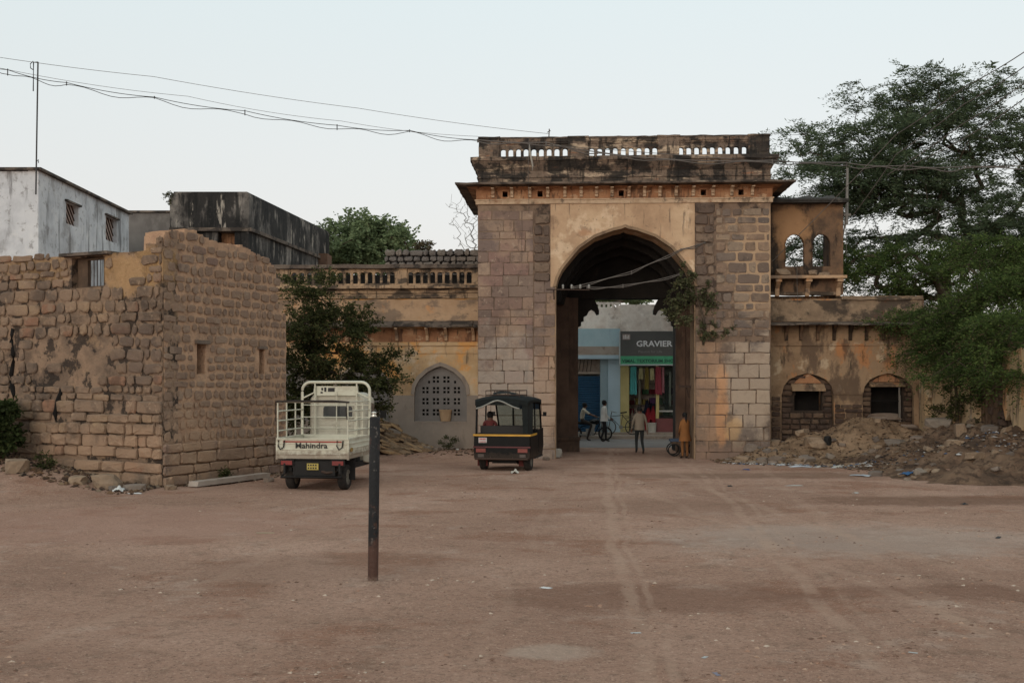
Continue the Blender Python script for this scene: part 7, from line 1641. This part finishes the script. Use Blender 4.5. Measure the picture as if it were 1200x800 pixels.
# litter
lit = [(937, 551-3, 31.4, (.3, .14, .06), (180, 184, 190), 'torn white plastic sheet at the front edge of the earth mound'), (1064, 562, 27.9, (.28, .13, .09), (36, 84, 128), 'blue plastic bag lying at the foot of the dark bank'), (1078, 556, 28.2, (.24, .12, .12), (160, 146, 150), 'pale pinkish plastic bag next to the blue bag'), (1009, 560, 28.4, (.26, .12, .07), (168, 170, 174), 'white plastic bag left of the blue bag'),
       (916, 545, 32.6, (.14, .1, .06), (190, 190, 190), 'small white litter scrap near the middle of the mound edge'), (958, 549, 31.6, (.12, .08, .07), (180, 176, 170), 'cream litter scrap right of the torn sheet'), (982, 546, 31.8, (.2, .12, .08), (170, 166, 158), 'beige crumpled bag in front of the mound'), (875, 555, 30.4, (.1, .08, .06), (60, 70, 110), 'small blue scrap near the right pier'),
       (930, 570, 25.8, (.2, .07, .03), (170, 164, 156), 'pale flattened scrap on open ground before the mound'), (1003, 577, 24.3, (.09, .06, .03), (170, 164, 156), 'tiny pale scrap on open ground right of centre'), (603, 554, 29.3, (.13, .1, .14), (190, 184, 170), 'crumpled cream paper just behind the rickshaw'), (640, 688, 13.2, (.07, .05, .02), (196, 192, 188), 'small folded white paper in the middle foreground'),
       (745, 738, 10.9, (.05, .025, .012), (180, 176, 172), 'small white strip in the near foreground'), (826, 768, 9.9, (.04, .02, .01), (170, 168, 164), 'tiny pale scrap in the near foreground, right of centre'), (840, 788, 9.3, (.055, .02, .012), (120, 116, 130), 'narrow bluish scrap near the bottom edge'), (1070, 764, 10, (.04, .02, .01), (176, 172, 166), 'tiny white scrap near the bottom right'),
       (1130, 592, 21.8, (.06, .06, .05), (28, 26, 26), 'small black lump on the ground toward the right edge'), (1170, 630, 17.3, (.12, .03, .03), (30, 26, 24), 'dark twisted strip on the ground at the right edge'), (855, 570, 25.6, (.06, .05, .05), (34, 30, 28), 'small dark lump in front of the right pier'), (536, 519, 38.6, (.06, .05, .06), (196, 190, 180), 'white scrap beside the dusty weed')]
for i, (px, py, Y, s, c, lb) in enumerate(lit):
    w = P(px, py, Y); rag('litter_scrap', lb, 'litter', (w.x, Y, surf(w.x, Y)+.0), s, plain(f'litter_{i}', c, .6, k=1.15), 30+i, rz=i*.8)
o = MB().box(-.14, .14, -.012, .012, 0, .018).build('stick', plain('pale_stick', (168, 152, 128), .8)); w = P(311, 625, 17.8); o.matrix_basis = Matrix.Translation((w.x, 17.8, gr(w.x, 17.8)+.002)); tag(o, 'short pale stick lying on the ground left of the black pole', 'stick')
# uncountable rubble and gravel, one mesh each
def scatter(name, m, n, f, smin, smax, seed, flat=.6):
    g = np.random.default_rng(seed); vs, fs = [], []
    base = [(1,0,0),(-.5,.87,0),(-.5,-.87,0),(.2,.1,.8),(-.3,.1,-.5),(0,.6,.5)]
    T_ = [(0,1,5),(0,5,3),(5,1,3),(1,2,3),(2,0,3),(0,4,1),(1,4,2),(2,4,0)]
    for i in range(n):
        p = f(g)
        if p is None: continue
        s = smin+(smax-smin)*g.random()**2.5; a = g.uniform(0, 6.28); o = len(vs); st = g.uniform(.7, 1.6)
        for x, y, z in base:
            x *= st; vs.append((p[0]+s*(x*math.cos(a)-y*math.sin(a)), p[1]+s*(x*math.sin(a)+y*math.cos(a)), p[2]+s*z*flat))
        fs += [tuple(o+k for k in t) for t in T_]
    me = bpy.data.meshes.new(name); me.from_pydata(vs, [], fs); me.materials.append(m); return link(name, me)
def island_mat(name, cols, k=1.1):
    m, nt, bs = nodes(name); g = nt.nodes.new('ShaderNodeNewGeometry'); rp = nt.nodes.new('ShaderNodeValToRGB'); rp.color_ramp.interpolation = 'CONSTANT'
    nt.links.new(g.outputs['Random Per Island'], rp.inputs[0]); e = rp.color_ramp.elements; e[0].color = lin(cols[0], k); e[1].position = 1/len(cols); e[1].color = lin(cols[1], k)
    for i in range(2, len(cols)): q_ = e.new(i/len(cols)); q_.color = lin(cols[i], k)
    nt.links.new(rp.outputs[0], bs.inputs['Base Color']); bs.inputs['Roughness'].default_value = .95; bs.inputs['Specular IOR Level'].default_value = .15; return m
m_grav = island_mat('yard_gravel', [(124, 102, 88), (108, 86, 74), (150, 124, 106), (98, 76, 64), (138, 108, 90), (166, 148, 132)], 1.3)
m_rub = island_mat('mixed_rubble', [(96, 76, 60), (74, 58, 48), (120, 100, 80), (60, 50, 44), (108, 84, 64), (118, 102, 86), (84, 66, 54)], .95)
m_tr = island_mat('mixed_litter', [(90, 76, 66), (60, 52, 48), (176, 174, 172), (110, 92, 78), (50, 46, 46), (150, 140, 130), (70, 90, 116), (84, 68, 58)], 1.1)
def f1(g):
    Y = 8.6+22*g.random()**1.6; x = (g.random()*1.05-.52)*Y*.95
    if x > 9 and Y > 25 or (x < -7.5 and Y > 24.5-(x+7.8)*.5+.6): return None
    if noise.noise(Vector((x*.5, Y*.5, 2)))+.5*noise.noise(Vector((x*1.7, Y*1.7, 2))) < g.random()*.5-.05: return None
    return (x, Y, gr(x, Y)+.001)
tag(scatter('yard_gravel', m_grav, 9000, f1, .005, .034, 1), kind='stuff')
def f2(g):
    x = g.uniform(6.4, 13.7); Y = g.uniform(27.0, 38.8); 
    if x < 9 and Y < 33.5+g.random(): return None
    if 9 <= x and Y < 29-(x-9)*.35+1.5*g.random(): return None
    return (x, Y, surf(x, Y)+.01)
tag(scatter('rubble_litter', m_rub, 7000, f2, .012, .06, 2, .7), kind='stuff')
def f3(g):
    x = g.uniform(6.6, 13.4); t = (x-6.6)/6.8; Y = 34.4-5.8*t+g.normal(0, .55)
    return (x, Y, surf(x, Y)+.01)
tag(scatter('trash_line', m_tr, 1500, f3, .02, .09, 3, .5), kind='stuff')
def f4(g):
    t = g.random(); x = -7.9-4.6*t; wy = 25.4+(-7.8-x)*.5; Y = wy-.1-1.8*g.random()**1.8; return (x, Y, gr(x, Y)+.01)
tag(scatter('wall_foot_rubble', m_rub, 900, f4, .015, .1, 4, .8), kind='stuff')
def f5(g):
    t = g.random(); x = -7.75+1.9*t+.1+g.random()**2*.7; Y = 25.5+4.2*t-g.random()*.1; return (x, Y, gr(x, Y)+.01)
tag(scatter('wall_foot_rubble', m_rub, 350, f5, .015, .07, 5, .8), kind='stuff')
def f6(g):
    x = g.uniform(-5.8, -.9); Y = 39.0-g.random()**1.8*1.8; return (x, Y, gr(x, Y)+.01)
tag(scatter('wall_foot_rubble', m_rub, 500, f6, .015, .08, 6, .7), kind='stuff')

# ================================================================== overhead cables
def cable(label, pts, r=.016, m=m_wire, sag=.0, spacers=None, n=10, twin=None):
    P3 = [Vector(P(*p)) if not isinstance(p, Vector) else p for p in pts]; out = []
    for a, c in zip(P3, P3[1:]):
        for k in range(n): f = k/n; q_ = a.lerp(c, f); q_.z -= sag*4*f*(1-f); out.append(q_)
    out.append(P3[-1]); b = MB(); b.tube(out, r, 5, cap=False)
    if twin:
        o2 = [p-Vector((0, 0, twin*(.55+.45*math.sin(i*.8)))) for i, p in enumerate(out)]; b.tube(o2, r, 5, cap=False)
        for i in range(0, len(out), n): b.tube([out[i]+Vector((0, 0, .03)), o2[i]-Vector((0, 0, .03))], r*1.5, 4)
    tag(b.build('overhead_cable', m), label, 'cable')
cable('single thin cable highest in the sky, running from the left edge to the gateway parapet', [(-60, 58, 31), (180, 90, 33), (420, 127, 35.2), (644, 157, 37.2)], .007, m_wire, .05)
cable('twin spacer cable sagging from the left edge to the left end of the gateway parapet', [(-60, 66, 31), (9, 82, 31.6), (78, 97, 32.3), (181, 114, 33), (287, 130, 34), (395, 147, 35), (480, 153, 36), (560, 164, 36.9)], .01, m_wire_d, .06, twin=.13)
cable('faint thin cable just above the twin spacer cable on the left', [(0, 80, 31.8), (220, 113, 33.4), (400, 142, 35), (560, 160, 36.8)], .006, m_wire, .08)
cable('twin cable draped across the front of the gateway parapet to the pole on the right', [(560, 164, 36.9), (640, 167, 36.85), (700, 178, 36.8), (790, 187, 36.7), (905, 188, 36.6), (992, 191, 39.2)], .018, m_wire, .04, twin=.1)
cable('twin cable running right from the service pole across the big tree', [(992, 191, 39.2), (1060, 194, 38), (1130, 195, 37), (1290, 189, 36)], .018, m_wire, .06, twin=.14)
cable('thin straight wire along the parapet toward the service pole', [(640, 170, 36.8), (905, 190, 36.7), (992, 190, 39.1)], .01, m_wire)
for i, (y0, x1, y1, w_) in enumerate(((60, 905, 306, 'topmost'), (77, 1000, 252, 'second from top'), (96, 1040, 205, 'third from top'), (114, 1052, 200, 'lowest'))):
    cable(f'{w_} of the wires slanting down from the upper right corner', [(1205, y0-2, 30), (1130, y0+42+i*3, 33), (1050, y0+98+i*6 if i < 2 else y1-4, 36), (x1, y1, 38.6)] if i < 2 else [(1205, y0-2, 30), (1130, y0+48, 33), (x1, y1, 36)], .014, m_wire, .04)
wa = lambda px, py, v: G.m @ Vector((U(px, v), v, G.uz(px, py, v)[1]))
cable('pair of cables slanting up across the arch mouth to its right shoulder', [wa(672, 336, -.35), wa(740, 318, -.3), wa(798, 292, -.1), wa(826, 284, -.06)], .014, m_wire, .02, twin=.07)
cable('pair of cables slung lower across the arch mouth into the creeper', [wa(688, 336, -.35), wa(730, 334, -.3), wa(796, 321, -.15)], .014, m_wire, .05, twin=.06)
cable('thin cord dangling down the left of the gateway cornice', [wa(620, 162, -.4), wa(619, 195, -.7), wa(620, 250, -.1)], .008, m_wire)
cable('pale cord dangling in front of the upper room window', [wa(934, 300, 1.4), wa(934, 330, 1.3), wa(935, 357, 1.4)], .008, m_wire)
cable('cord hanging from the service pole down past the upper room', [wa(992, 195, 2.0), wa(991, 260, 1.9), wa(992, 300, 1.9)], .01, m_wire)
b = MB(); p = wa(643, 166, .2); b.tube([p, p+Vector((.02, 0, .42))], .018, 5); b.tube([p+Vector((-.05, 0, .3)), p+Vector((.06, 0, .36))], .012, 4); tag(b.build('parapet_hook', m_iron), 'short iron hook rising from the gateway coping near its left end', 'hook')
b = MB(); p = wa(620, 168, -.35); b.tube([p, p+Vector((.03, -.05, -.3)), p+Vector((.12, -.05, -.75)), p+Vector((.1, -.02, -.9))], [.02, .035, .03, .015], 5); tag(b.build('rag_strip', plain('rag', (176, 168, 156), .9)), 'pale strip of rag caught on the cables at the left of the parapet', 'rag')
# low collar of loose earth round the black pole
b = MB(); vs = []; c = (bx0.x, 13.4, gr(bx0.x, 13.4)); n = 26
for j, (rr, hh) in enumerate(((.055, .03), (.11, .022), (.19, .008), (.28, -.012))):
    for k in range(n):
        a = 2*math.pi*k/n; q_ = rr*(1+.3*noise.noise(Vector((math.cos(a)*1.5, math.sin(a)*1.5, j)))); vs.append((c[0]+q_*math.cos(a), c[1]+q_*math.sin(a), c[2]+hh+.012*noise.noise(Vector((a*2, j, 3)))))
b.add(vs, [(j*n+k, j*n+(k+1) % n, (j+1)*n+(k+1) % n, (j+1)*n+k) for j in range(3) for k in range(n)], 0, True)
tag(b.build('earth_collar', m_dirt), kind='structure')
